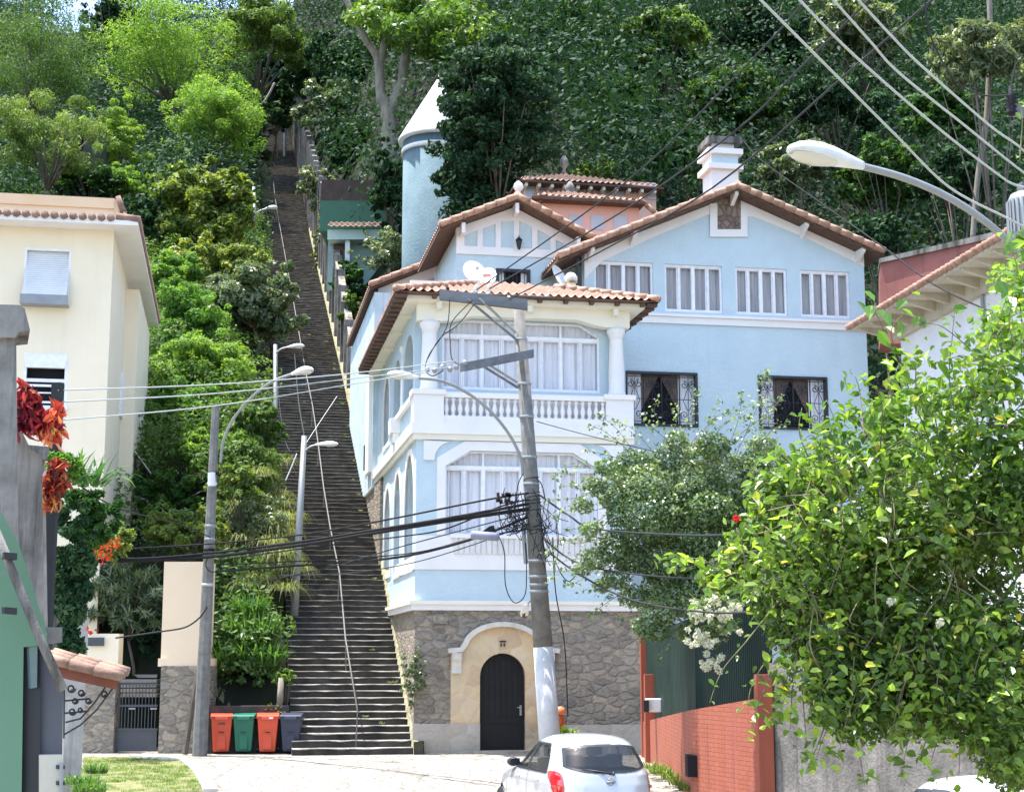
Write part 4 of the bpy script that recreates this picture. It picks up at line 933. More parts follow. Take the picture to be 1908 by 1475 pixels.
mb = MB(); R_ = lambda pts: mb.tube([PY(x, y, 19.9) for x, y in pts], .012, 5)
R_([(120, 1270), (119, 1375)]); R_([(119, 1368), (150, 1350), (180, 1322), (210, 1282)]); R_([(122, 1345), (150, 1338), (175, 1310), (196, 1280)])
for cx_, cy_, r_ in ((133, 1282, 8), (140, 1305, 6), (152, 1290, 7), (195, 1292, 7), (135, 1325, 7), (150, 1322, 5), (165, 1305, 6)): R_([(cx_ + r_ * (1 - .04 * i) * math.cos(i * .55), cy_ + r_ * (1 - .04 * i) * math.sin(i * .55)) for i in range(16)])
for y in (1305, 1328): R_([(120, y), (165, y - 4)])
mb.build('scroll_bracket', M_black, AW)

# ------------------------------------------------------------------ right hand walls
CA, CB, CD = PZ(1195, 1407, 0), PY(1290, 1465, 30.5), PY(1435, 1475, 27.5)
BR = empty('brick_wall', (CA.x, CA.y, 0), 'red painted brick wall with stepped pillars carrying a dark green corrugated fence', 'wall')
def wallmat(name, c1, c2):
    m, nt, b = nodes(name); v = coord(nt)
    uvn = N(nt, 'ShaderNodeUVMap'); bt = N(nt, 'ShaderNodeTexBrick'); lk(nt, uvn.outputs[0], bt.inputs['Vector'])
    bt.inputs['Color1'].default_value = (*c1, 1); bt.inputs['Color2'].default_value = (*c2, 1); bt.inputs['Mortar'].default_value = (.19, .05, .033, 1)
    bt.inputs['Scale'].default_value = 1; bt.inputs['Mortar Size'].default_value = .007; bt.inputs['Brick Width'].default_value = .24; bt.inputs['Row Height'].default_value = .083; bt.inputs['Mortar Smooth'].default_value = .4
    sv = coord(nt, scale=(2.6, 2.6, .10)); f = ramp(nt, noise(nt, sv, 2.2, 8, .7), [(.50, (0, 0, 0)), (.68, (.8,) * 3)])
    c = mixc(nt, f, bt.outputs[0], (.42, .12, .085)); sv2 = coord(nt, scale=(3.2, 3.2, .2)); f2 = ramp(nt, noise(nt, sv2, 1.3, 8, .7), [(.5, (0, 0, 0)), (.75, (.55,) * 3)])
    c = mixc(nt, f2, c, (.12, .045, .035)); lk(nt, c, b.inputs['Base Color']); b.inputs['Roughness'].default_value = .8; bump(nt, b, bt.outputs['Fac'], -.01); return m
M_red = wallmat('red painted brick', (.34, .095, .052), (.38, .11, .062))
M_redp = pm('red painted render', (.28, .075, .042), (.35, .095, .052), 1, .8, 20, .005, streak=.6, sc=(.12, .04, .035))
def wall_strip(P0, P1, zt0, zt1, th, name, mat, parent, zb=-1.0, uv=True):
    d = (P1 - P0); d.z = 0; Ln = d.length; d.normalize(); nv = Vector((-d.y, d.x, 0)); nv = nv if nv.x > 0 else -nv
    a, b = Vector((P0.x, P0.y, 0)), Vector((P1.x, P1.y, 0)); zz = lambda p, z: p + Vector((0, 0, z))
    o = MB().hexa([zz(a, zb), zz(b, zb), zz(b, zt1), zz(a, zt0)], [zz(a + nv * th, zb), zz(b + nv * th, zb), zz(b + nv * th, zt1), zz(a + nv * th, zt0)]).build(name, mat, parent)
    if uv:
        me = o.data; ul_ = me.uv_layers.new(name='UVMap'); wm = wmat(o)
        for lp in me.loops:
            p = wm @ me.vertices[lp.vertex_index].co; ul_.data[lp.index].uv = ((p - a).dot(d) + .0, p.z)
    return o
zA, zB, zC = PY(1195, 1345, CA.y).z, PY(1290, 1322, CB.y).z, PY(1435, 1297, CD.y).z
wall_strip(CA, CB, zA, zB, .25, 'brickwork', M_red, BR); wall_strip(CB + Vector((0.002, 0, 0)), CD, zB, zC, .25, 'brickwork', M_red, BR)
def wpt(t): return CA.lerp(CB, t) if t <= 1 else CB.lerp(CD, t - 1)
def pil(name, P, w, z0, z1, th=.34):
    return MB().box((P.x - w / 2, P.y - .05, z0), (P.x + w / 2, P.y + th, z1)).build(name, M_redp, BR)
pil('pillar', Vector((PY(1205, 1300, CA.y - .6).x, CA.y - .6, 0)), .28, -.5, PY(1205, 1186, CA.y - .6).z)
pil('pillar', Vector((PY(1213, 1300, CA.y - 2.6).x, CA.y - 2.6, 0)), .3, -.5, PY(1213, 1256, CA.y - 2.6).z)
pil('pillar', Vector((PY(1423, 1300, CD.y).x, CD.y - .1, 0)), .26, -1, PY(1423, 1256, CD.y).z)
nv = Vector((1, 0, 0))
M_cor = pm('dark green corrugated sheet', (.010, .026, .022), (.022, .045, .038), 1.2, .45, 40, 0, streak=.6, sc=(.04, .05, .045))
fence = empty('corrugated_fence', (CA.x + .3, CA.y - 2, 1), 'dark green corrugated metal fence standing on the red brick wall', 'fence')
mb = MB(); vs_ = []; n = 420
for i in range(n + 1):
    t = 2 * i / n; P_ = wpt(t); zl = (zA + (zB - zA) * t) if t < 1 else (zB + (zC - zB) * (t - 1)); ph = math.sin(i * 1.25) * .022
    zt_ = 3.1 + .25 * t; q_ = P_ + Vector((.12 + ph * .6, .12 + ph, 0)); vs_ += [(q_.x, q_.y, zl - .05), (q_.x, q_.y, zt_)]
mb.add(vs_, [(2 * i, 2 * i + 2, 2 * i + 3, 2 * i + 1) for i in range(n)]).build('sheet', M_cor, fence, True)
MB().tube([wpt(0) + Vector((.2, .2, 2.6)), wpt(1) + Vector((.2, .2, 2.6)), wpt(2) + Vector((.2, .2, 2.6))], .03, 6).build('rail', M_black, fence)
sl = PY(1291, 1427, CB.y - .3)
vb = MB().box((sl.x - .09, sl.y + .06, sl.z - .2), (sl.x + .09, sl.y + .5, sl.z + .2)).build('vent_slot', M_dark, BR)
mbx = empty('meter_box', PY(1218, 1315, 38), 'small white meter box with dark side fixed to the red wall', 'meter box')
bpx(MB(), 1204, 1301, 1232, 1326, 37.6, .3).build('box_body', M_frame, mbx, bevel=.02); bpx(MB(), 1200, 1304, 1209, 1326, 37.5, .3).build('box_door', M_black, mbx)
GR = empty('grey_street_wall', (CD.x, CD.y, 0), 'rough stained grey concrete wall running below the overhanging shrub', 'wall')
CE = PY(1960, 1400, 21)
M_rough = pm('rough grey render', (.10, .095, .085), (.27, .25, .225), 1.4, .95, 14, .04, streak=.8, sc=(.05, .048, .042))
wall_strip(CD + Vector((.02, .05, 0)), CE, PY(1435, 1235, CD.y).z, PY(1908, 1210, 22).z, .4, 'wall_body', M_rough, GR, uv=False)

# ------------------------------------------------------------------ wheeled bins
def make_bin(name, label, c, P, rz, lean=0):
    r = empty(name, P, label, 'wheeled bin', 'wheeled bins in a row at the foot of the stairs', rz)
    wm = wmat(r); X = lambda a, b, z: wm @ Vector((a, b, z))
    m = plain('bin plastic ' + label.split()[0], c, .4)
    b = MB(); lo = [(-.21, -.22, .06), (.21, -.22, .06), (.21, .24, .06), (-.21, .24, .06)]; hi = [(-.28, -.34, .95), (.28, -.34, .95), (.28, .34, .95), (-.28, .34, .95)]
    b.hexa([X(*p) for p in lo], [X(*p) for p in hi]); b.build('bin_body', m, r, bevel=.035)
    MB().hexa([X(-.30, -.36, .93), X(.30, -.36, .93), X(.30, .36, .93), X(-.30, .36, .93)], [X(-.30, -.36, .98), X(.30, -.36, .98), X(.30, .36, .98), X(-.30, .36, .98)]).build('rim', m, r, bevel=.012)
    l = MB(); secs = [(-.38, .985), (-.36, 1.02), (-.1, 1.055), (.2, 1.07), (.36, 1.03), (.37, .985)]
    l.hexa([X(-.295, y, z) for y, z in secs], [X(.295, y, z) for y, z in secs]); l.build('lid', m, r, bevel=.01)
    MB().hexa([X(-.17, -.395, .90), X(.17, -.395, .90), X(.17, -.34, .90), X(-.17, -.34, .90)], [X(-.17, -.385, .99), X(.17, -.385, .99), X(.17, -.34, .99), X(-.17, -.34, .99)]).build('handle', m, r, bevel=.01)
    MB().box((-.07, -.315, .56), (.07, -.26, .585), X).build('slot', M_black, r)
    MB().box((-.12, -.292, .12), (.12, -.24, .5), X).build('front_panel', m, r, bevel=.02)
    for s in (-1, 1): MB().tube([X(s * .24, .26, .1), X(s * .3, .26, .1)], .1, 14).build('wheel', M_black, r)
    return r
for i, (px, nm, col, rz) in enumerate(((409, 'orange red bin with loose lid next to the concrete pole', (.62, .075, .03), .12), (453, 'green bin between the two orange red bins', (.008, .13, .075), -.03), (496, 'orange red bin between the green bin and the dark blue bin', (.58, .08, .045), .08), (541, 'dark blue grey bin nearest the steps', (.028, .035, .065), -.04))):
    b = make_bin('wheeled_bin', nm, col, PZ(px, 1404, 0) + Vector((0, .2, .0)), TH * .3 + rz)
    if i in (0, 2):
        wm = wmat(b); MB().add([wm @ Vector(p) for p in ((-.1, -.34, .78), (.1, -.34, .78), (.1, -.345, .82), (-.1, -.345, .82))] if i == 0 else [wm @ Vector(p) for p in ((.03, -.4, .93), (.13, -.4, .93), (.13, -.4, .975), (.03, -.4, .975))], [(0, 1, 2, 3)]).build('marking', M_ironw if i == 0 else M_frame, b)

# ------------------------------------------------------------------ satellite dishes, terrace lamps
def dish(px, py, v, r, label, yaw, mark=False):
    a, z = L(px, py, v); c = W(a, v, z); o_ = empty('satellite_dish', c + Vector((0, 0, -r - .3)), label, 'satellite dish', 'satellite dishes on the terrace')
    rot = Matrix.Rotation(yaw, 4, 'Z') @ Matrix.Rotation(rad(90 - 25), 4, 'X'); m = MB(); prof = [(r * k / 6, .12 * r * (k / 6) ** 2 * 1.6) for k in range(1, 7)]
    n = 28; vs_ = [(0, 0, 0)] + [(q * math.cos(2 * math.pi * i / n) * .85, q * math.sin(2 * math.pi * i / n), h) for q, h in prof for i in range(n)]
    fs_ = [(0, 1 + i, 1 + (i + 1) % n) for i in range(n)] + [(1 + k * n + i, 1 + k * n + (i + 1) % n, 1 + (k + 1) * n + (i + 1) % n, 1 + (k + 1) * n + i) for k in range(5) for i in range(n)]
    m.add(vs_, fs_, lambda x, y, zz: c + rot @ Vector((x, y, zz))).build('reflector', M_frame, o_, True)
    MB().tube([c + rot @ Vector((0, 0, -.02)), c + Vector((0, .1, -r - .3))], .03).build('mast', M_galv, o_)
    MB().tube([c + rot @ Vector((0, -r * .9, .1)), c + rot @ Vector((0, -r * .3, r * .9))], .015).tube([c + rot @ Vector((0, -r * .3, r * .85)), c + rot @ Vector((0, -r * .25, r * 1.05))], .05).build('feed_arm', M_galv, o_)
    if mark:
        MB().add([c + rot @ Vector(p) for p in ((-.14, .05, .025), (.1, .05, .025), (.1, .14, .035), (-.14, .14, .035))], [(0, 1, 2, 3)]).build('red_mark', plain('red print', (.5, .03, .03), .5), o_)
dish(882, 508, 3.6, .42, 'white satellite dish with tall oval reflector at the left of the terrace', rad(20)); dish(908, 518, 3.4, .36, 'white satellite dish with a small red mark', rad(-15), True)
dish(1040, 517, 3.6, .42, 'white satellite dish turned away with dark feed arm', rad(55)); 
def tlamp(px, py, label):
    a, z = L(px, py, 2.85); c = W(a, 2.85, z); o_ = empty('terrace_lamp', c + Vector((0, 0, -.4)), label, 'lamp', 'round lamps on the terrace parapet')
    MB().lathe([(.10, -.42), (.14, -.38), (.08, -.3), (.15, -.2), (.13, -.12)], tuple(c), 14).build('lamp_base', M_cream, o_, True); MB().lathe([(.06, -.13), (.19, -.04), (.2, .06), (.12, .17), (.02, .21)], tuple(c), 16).build('globe', M_white, o_, True)
    MB().lathe([(.12, -.16), (.21, -.1), (.12, -.05)], tuple(c), 10).build('ring', pm('brass', (.35, .24, .1), (.45, .33, .15), 4, .5, 10, 0, .5), o_)
tlamp(884, 527, 'round white terrace lamp on brass ring at the left dish'); tlamp(1064, 520, 'round white terrace lamp on brass ring at the right dish')

# ------------------------------------------------------------------ poles and street lamps
def lamp_head(p0, p1, wd_, parent, drop=.35):
    """cobra-head luminaire from its neck p0 to its nose p1"""
    p0, p1 = Vector(p0), Vector(p1); d = p1 - p0; Ln = d.length; d.normalize(); sdv = d.cross(Vector((0, 0, 1))).normalized(); up_ = sdv.cross(d).normalized()
    prof = [(0, .22, .30), (.06, .30, .34), (.2, .48, .45), (.4, .78, .6), (.6, .96, .66), (.78, .98, .58), (.9, .78, .42), (.97, .45, .24), (1, .12, .08)]
    vs_ = []; n = 16
    for t, w, h in prof:
        for k in range(n):
            a = 2 * math.pi * k / n; ca, sa = math.cos(a), math.sin(a)
            vs_.append(p0 + d * (t * Ln) + sdv * (w * wd_ / 2 * (abs(ca) ** .8) * (1 if ca > 0 else -1)) + up_ * ((h * wd_ * .62 * sa) if sa > 0 else (h * wd_ * .25 * sa)))
    m = len(prof); fs_ = [(i * n + k, i * n + (k + 1) % n, (i + 1) * n + (k + 1) % n, (i + 1) * n + k) for i in range(m - 1) for k in range(n)] + [tuple(range(n - 1, -1, -1)), tuple(range((m - 1) * n, m * n))]
    h = MB().add(vs_, fs_).build('lamp_head', M_lampw, parent, True)
    vs_ = []
    lp = [(.36, .35, .05), (.42, .58, .10), (.6, .80, .18), (.78, .80, .17), (.9, .56, .10), (.95, .3, .04)]
    for t, w, q in lp:
        for k in range(n):
            a = math.pi + math.pi * k / (n - 1); vs_.append(p0 + d * (t * Ln) + sdv * (w * wd_ / 2 * math.cos(a)) + up_ * (-.10 * wd_ - q * wd_ * abs(math.sin(a))))
    MB().add(vs_, [(i * n + k, i * n + k + 1, (i + 1) * n + k + 1, (i + 1) * n + k) for i in range(len(lp) - 1) for k in range(n - 1)]).build('lens', M_lens, h, True)
def smooth(P, k=6):
    P = [Vector(p) for p in P]; q = []
    for i in range(len(P) - 1):
        a, b, c, d = P[max(i - 1, 0)], P[i], P[i + 1], P[min(i + 2, len(P) - 1)]
        for j in range(k):
            t = j / k; q.append(.5 * ((2 * b) + (c - a) * t + (2 * a - 5 * b + 4 * c - d) * t * t + (3 * b - a - 3 * c + d) * t ** 3))
    return q + [P[-1]]
PC = 33.
pb_, pt_ = PY(1030, 1455, PC), PY(966, 566, PC)
CP = empty('utility_pole', pb_, 'tall leaning utility pole with whitewashed foot and wooden crossarms before the blue house', 'utility pole')
pl = lambda t: pb_.lerp(pt_, t)
yt = lambda y: (1455 - y) / (1455 - 566)
MB().tube([pl(0), pl(yt(1214))], [.235, .205], 20).build('whitewashed_foot', M_polew, CP, True)
MB().tube([pl(yt(1214)), pl(.6), pl(1)], [.205, .16, .115], 20).build('pole_shaft', M_pole, CP, True)
def beam(a, b, h, dp, mat, name, parent):
    a, b = Vector(a), Vector(b); d = (b - a).normalized(); s_ = Vector((0, 0, 1)); n_ = d.cross(s_).normalized() * dp / 2; u_ = s_ * h / 2
    lo = [a - n_ - u_, a + n_ - u_, a + n_ + u_, a - n_ + u_]; return MB().hexa(lo, [p + (b - a) for p in lo]).build(name, mat, parent)
M_arm = pm('grey crossarm wood', (.10, .11, .12), (.19, .20, .21), 5, .9, 40, .01, sx=(.3, 1, 1))
a1, a2 = PY(819, 549, 32.6), PY(983, 568, 32.6); beam(a1, a2, .22, .14, M_arm, 'crossarm', CP)
b1, b2 = PY(862, 684, 31.2), PY(990, 659, 32.9); beam(b1, b2, .19, .14, M_arm, 'crossarm', CP)
for (x0, y0, x1, y1), m in (((872, 558, 964, 634), M_arm), ((893, 556, 962, 620), M_galv), ((900, 682, 965, 722), M_arm), ((912, 680, 964, 712), M_galv)): MB().tube([PY(x0, y0, 32.5), PY(x1, y1, 32.85)], .028, 6).build('brace', m, CP)
for y in (636, 722, 785, 862, 912, 1056, 1085, 1100, 1112):
    t = yt(y); r_ = .235 - .125 * t; c = pl(t); MB().lathe([(r_ + .012, -.03), (r_ + .022, 0), (r_ + .012, .03)], tuple(c), 18).build('steel_band', M_galv, CP)
ins = [(834, 545), (888, 542), (912, 540), (948, 562)]
for x, y in ins:
    c = PY(x, y - 3, 32.6); MB().lathe([(.02, -.08), (.05, -.05), (.03, -.02), (.055, .0), (.03, .03), (.045, .06), (.02, .09)], tuple(c), 10).build('insulator', M_lampw if x > 880 else M_cable, CP, True)
for i, (x, y) in enumerate(((866, 676), (850, 684), (838, 688), (824, 684), (810, 690), (796, 688))):
    c = PY(x, y, 31.2); MB().lathe([(.02, -.06), (.055, -.02), (.055, .02), (.02, .06)], tuple(c), 10).build('insulator', M_galv, CP, True)
MB().tube([PY(975, 975, 32.8), PY(980, 1050, 32.8)], .045, 8).build('cable_guard', M_galv, CP)
MB().tube(smooth([PY(1058, 1335, 32.7), PY(1052, 1200, 32.7), PY(1035, 1100, 32.72), PY(1030, 1000, 32.74)]), .014, 6).build('riser_cable', M_cable, CP)
lampgrp = 'street lamps on bracket arms'
SL = empty('street_lamp', PY(972, 862, 32.7), 'street lamp on long curved arm reaching left from the leaning concrete pole', 'street lamp', lampgrp)
MB().tube(smooth([PY(974, 885, 32.7), PY(970, 852, 32.6), PY(948, 808, 32.4), (PY(912, 764, 32.1)), PY(868, 730, 31.8), PY(820, 709, 31.5), PY(774, 704, 31.3)]), .034, 10).build('lamp_arm', M_galv, SL, True); lamp_head(PY(780, 705, 31.3), PY(721, 697, 31.1), .27, SL)
# left pole
LPb, LPt = PY(372, 1408, 41.8), PY(402, 757, 41.8)
LP = empty('utility_pole', LPb, 'square topped grey concrete utility pole standing behind the first orange bin', 'utility pole')
MB().tube([LPb, LPt], [.2, .105], 8).build('pole_shaft', M_pole, LP)
for y, m in ((985, M_galv), (1010, M_galv), (1030, M_cable), (1095, M_polew), (905, M_polew), (885, M_cable)):
    t = (1408 - y) / 651; MB().lathe([(.19 - .08 * t, -.04), (.205 - .08 * t, 0), (.19 - .08 * t, .04)], tuple(LPb.lerp(LPt, t)), 14).build('pole_band', m, LP)
MB().tube([PY(395, 905, 41.5), PY(394, 880, 41.5)], .1, 10).build('junction_box', M_lampw, LP)
MB().tube([PY(398, 1050, 41.55) + Vector((.2 * math.cos(a * .5), -.05, .22 * math.sin(a * .5))) for a in range(14)], .015, 6).build('cable_coil', M_cable, LP)
SL = empty('street_lamp', PY(413, 850, 41.7), 'street lamp with large glowing white head on curved arm above the left concrete pole'.replace(' glowing', ''), 'street lamp', lampgrp)
MB().tube(smooth([PY(411, 862, 41.7), PY(416, 822, 41.6), PY(434, 782, 41.4), PY(465, 744, 41), PY(505, 712, 40.6), PY(550, 695, 40.2)]), .038, 10).build('lamp_arm', M_galv, SL, True); lamp_head(PY(544, 698, 40.2), PY(583, 688, 39.9), .33, SL)
PR = tag(MB().tube([PY(344, 1404, 42.2), PY(362, 1290, 42.1), PY(386, 1165, 41.95)], [.09, .07, .06], 6).build('timber_prop', M_bark, None), 'weathered timber prop leaning against the left concrete pole', 'prop')
# stair lamps
def stair_lamp(label, base, top, Y, r, arm, head, wd_, extra=None):
    s_ = empty('street_lamp', PY(*base, Y), label, 'street lamp', 'street lamps along the staircase')
    MB().tube([PY(base[0], base[1] + 12, Y), PY(*top, Y)], [r * 1.5, r], 10).build('pole_shaft', M_galv, s_, True)
    MB().tube(smooth([PY(x, y, Y - .3) for x, y in arm], 4), .035 * Y / 60, 8).build('lamp_arm', M_galv, s_, True)
    lamp_head(PY(*head[0], Y - .3), PY(*head[1], Y - .6), wd_, s_); return s_
stair_lamp('street lamp with short arm on thick grey pole low on the staircase', (548, 1135), (567, 812), 48, .085, [(568, 840), (578, 832), (592, 828)], [(588, 829), (630, 827)], .26)
stair_lamp('slim street lamp halfway up the staircase beside the pale bush', (513, 960), (513, 642), 66, .085, [(514, 658), (524, 650), (540, 646)], [(536, 647), (567, 644)], .3)
stair_lamp('double post street lamp high up on the left side of the stairs', (475, 492), (473, 348), 98, .11, [(475, 400), (484, 393), (497, 389)], [(494, 389), (517, 386)], .38)
stair_lamp('street lamp with arm turned left at the dark top of the stairs', (531, 370), (530, 205), 140, .13, [(529, 220), (520, 214), (512, 210)], [(514, 211), (497, 208)], .4)
tag(MB().tube([PY(469, 492, 97.5), PY(468, 392, 97.5)], .09, 6).build('steel_post', M_galv, None), 'short steel post beside the double post lamp high on the stairs', 'post')
# near lamp and transformer pole on the right
RP = empty('utility_pole', PY(1990, 1400, 14.6), 'concrete pole with grey ribbed transformer at the right edge of the street', 'utility pole')
rb = PY(2060, 1400, 14.6); MB().tube([Vector((rb.x, rb.y, -.8)), Vector((rb.x, rb.y, 9.5))], [.17, .11], 16).build('pole_shaft', M_pole, RP, True)
tc_ = PY(1918, 385, 14.4); MB().lathe([(.0, -.36), (.17, -.36), (.2, -.3), (.2, .06), (.17, .12), (.06, .15), (.0, .15)], tuple(tc_), 28).build('transformer_tank', M_galv, RP, True)
mb = MB()
for i in range(26):
    a = 2 * math.pi * i / 26; mb.tube([tc_ + Vector((.205 * math.cos(a), .205 * math.sin(a), -.27)), tc_ + Vector((.205 * math.cos(a), .205 * math.sin(a), .05))], .012, 4)
mb.build('cooling_ribs', M_galv, RP); beam(PY(1900, 350, 14.4), PY(1990, 352, 14.5), .1, .1, M_arm, 'crossarm', RP)
c = PY(1884, 190, 14.2); MB().lathe([(.02, -.14), (.05, -.12), (.05, -.09), (.03, -.08), (.055, -.05), (.03, -.03), (.055, 0), (.03, .02), (.05, .05), (.02, .08), (.02, .14)], tuple(c), 12).build('insulator', M_cable, RP, True)
MB().tube(smooth([c + Vector((0, 0, .1)), PY(1888, 140, 14.2), PY(1896, 115, 14.2), PY(1915, 112, 14.2)]), .008, 6).tube([c, PY(1925, 160, 14.2)], .008, 6).build('jumper_wire', M_cableg, RP)
beam(PY(1882, 205, 14.3), PY(1992, 215, 14.5), .1, .1, M_arm, 'crossarm', RP)
SL = empty('street_lamp', PY(1990, 560, 14.5), 'large street lamp head near the camera on a grey arm crossing the dark forest'.replace(' near the camera', ''), 'street lamp', lampgrp)
MB().tube(smooth([PY(1988, 570, 14.5), PY(1908, 478, 14.3), PY(1835, 412, 14.1), PY(1760, 364, 14), PY(1680, 330, 13.9), PY(1598, 308, 13.8)]), .034, 12).build('lamp_arm', M_galv, SL, True); lamp_head(PY(1608, 312, 13.8), PY(1468, 277, 13.5), .30, SL)
DP = tag(MB().box((PY(96, 712, 22).x, 22, 2), (PY(115, 712, 22).x, 22.15, PY(96, 712, 22).z)).build('wire_post', M_cableg, None), 'short dark square post holding three thin wires behind the red plants', 'post')

# ------------------------------------------------------------------ cables
def px3(l): return [PY(*q) for q in l]
gp = 'pale insulated overhead cables'
for lb, pts in (('lowest pale overhead cable crossing the upper right corner', [(1405, -12, 10.5), (1535, 118, 11.2), (1668, 251, 12.2), (1770, 350, 13.2), (1878, 407, 14), (1940, 440, 14.4)]),
                ('second pale overhead cable from below crossing the upper right corner', [(1478, -12, 10.5), (1590, 102, 11.3), (1742, 234, 12.6), (1850, 318, 13.7), (1895, 346, 14.1), (1950, 352, 14.4)]),
                ('second pale overhead cable from the top crossing the upper right corner', [(1542, -12, 10.6), (1622, 78, 11.2), (1675, 136, 11.9), (1790, 228, 13), (1908, 322, 14.2), (1960, 352, 14.5)]),
                ('topmost pale overhead cable crossing the upper right corner', [(1588, -12, 10.7), (1660, 66, 11.3), (1719, 125, 12), (1844, 234, 13.3), (1908, 281, 14.2), (1970, 350, 14.5)])):
    cable('overhead_cable', lb, 0, 0, 0, .0102, M_cablep, gp, pts=px3(pts))
cable('overhead_cable', 'thin dark cable sagging down to the insulator at the upper right edge', 0, 0, 0, .008, M_cableg, None, pts=px3([(1722, -10, 13), (1735, 70, 13.2), (1780, 150, 13.8), (1830, 177, 14), (1884, 178, 14.2)]))
gd = 'thin dark wires running up right from the leaning pole'
for lb, pts in (('thin dark wire from the left insulator of the top crossarm rising over the small gable', [(888, 540, 32.6), (1165, 340, 26), (1385, 128, 20), (1520, -20, 16)]),
                ('thin dark wire from the middle insulator of the top crossarm rising past the pink house', [(912, 538, 32.6), (1150, 400, 26), (1370, 244, 21), (1490, 128, 18), (1640, -20, 15)]),
                ('thin dark wire from the pole side insulator rising in front of the chimney', [(948, 558, 32.6), (1135, 460, 27), (1329, 349, 22), (1600, 118, 17), (1760, -20, 14)])):
    cable('overhead_wire', lb, 0, 0, 0, .014, M_cableg, gd, pts=px3(pts))
cable('overhead_wire', 'dark cable descending from the forest across the red brown wall to the white house', 0, 0, 0, .018, M_cable, None, pts=px3([(1385, 262, 56), (1420, 300, 52), (1532, 380, 46), (1651, 464, 39), (1740, 530, 34), (1872, 592, 28)]))
gl = 'three parallel wires between lower crossarm and dark post'
for lb, pts in (('uppermost of the three thin wires running left to the dark post', [(850, 672, 31.2), (640, 697, 29), (400, 716, 26), (108, 727, 22)]), ('middle one of the three thin wires running left to the dark post', [(838, 684, 31.2), (640, 707, 29), (400, 733, 26), (108, 749, 22)]), ('lowest of the three thin wires running left to the dark post', [(800, 692, 31.2), (640, 718, 29), (400, 756, 26), (108, 783, 22)])):
    cable('overhead_wire', lb, 0, 0, 0, .012, M_cablep, gl, pts=px3(pts))
gb = 'black telephone cables between the two concrete poles'
BL = [('thick black cable of the bundle passing in front of the staircase', .045, [(985, 948, 32.7), (860, 966, 33.5), (700, 992, 36), (560, 1015, 38.5), (400, 1036, 41.4), (290, 1043, 41), (180, 1046, 40)]),
      ('second thick cable lying just above the bundle over the staircase', .035, [(985, 938, 32.7), (860, 961, 33.4), (700, 987, 36), (560, 1009, 38.5), (400, 1029, 41.4), (290, 1039, 41), (180, 1043, 40)]),
      ('upper single black cable rising to the tangle left of the leaning pole', .022, [(985, 918, 32.7), (900, 932, 33), (720, 968, 35), (560, 996, 38), (400, 1012, 41.4), (240, 1022, 41)]),
      ('sagging black cable below the bundle ending at the splice case', .03, [(985, 962, 32.7), (930, 985, 32.8), (850, 1013, 33), (740, 1038, 35), (600, 1050, 38), (404, 1064, 41.4)]),
      ('thin black cable just under the lavender splice case', .016, [(985, 985, 32.7), (880, 1003, 32.9), (780, 1028, 34), (650, 1040, 37), (404, 1052, 41.4)]),
      ('thin cable crossing the white band of the bay towards the steps', .014, [(985, 955, 32.7), (870, 985, 33), (740, 1020, 35), (600, 1060, 38), (470, 1085, 40)]),
      ('thin black cable crossing in front of the lower bay window', .018, [(985, 930, 32.7), (930, 944, 33), (830, 985, 34), (740, 1000, 35.5), (560, 1022, 38.5), (400, 1044, 41.4)]),
      ('thin grey cable hanging lowest across the steps', .012, [(985, 975, 32.7), (880, 1015, 33), (760, 1050, 34.5), (640, 1068, 37), (520, 1072, 39)])]
for lb, r, pts in BL: cable('telephone_cable', lb, 0, 0, 0, r, M_cable if r > .015 else M_cableg, gb, pts=px3(pts))
gr_ = 'cables running right from the leaning pole'
for lb, r, pts in (('black cable dropping right from the pole into the bougainvillea at window height', .02, [(1000, 918, 32.8), (1060, 960, 32), (1110, 985, 31), (1290, 997, 27), (1420, 992, 24), (1700, 985, 18), (1980, 940, 14.6)]),
                   ('grey cable running right at the level of the white band', .018, [(1010, 1000, 32.8), (1060, 1040, 32), (1130, 1062, 31), (1290, 1077, 27), (1420, 1062, 24), (1700, 1040, 18), (1980, 980, 14.6)]),
                   ('lowest grey cable sloping right towards the white blossoms', .02, [(1012, 1020, 32.8), (1080, 1070, 31.6), (1180, 1118, 29.5), (1330, 1141, 26), (1470, 1132, 23), (1720, 1110, 18), (1990, 1040, 14.6)]),
                   ('thin stay wire running right from the band below the balustrade', .01, [(1000, 785, 32.8), (1100, 812, 32), (1260, 850, 30), (1400, 880, 28), (1700, 930, 20), (1980, 900, 14.6)])):
    cable('telephone_cable', lb, 0, 0, 0, r, M_cableg, gr_, pts=px3(pts))
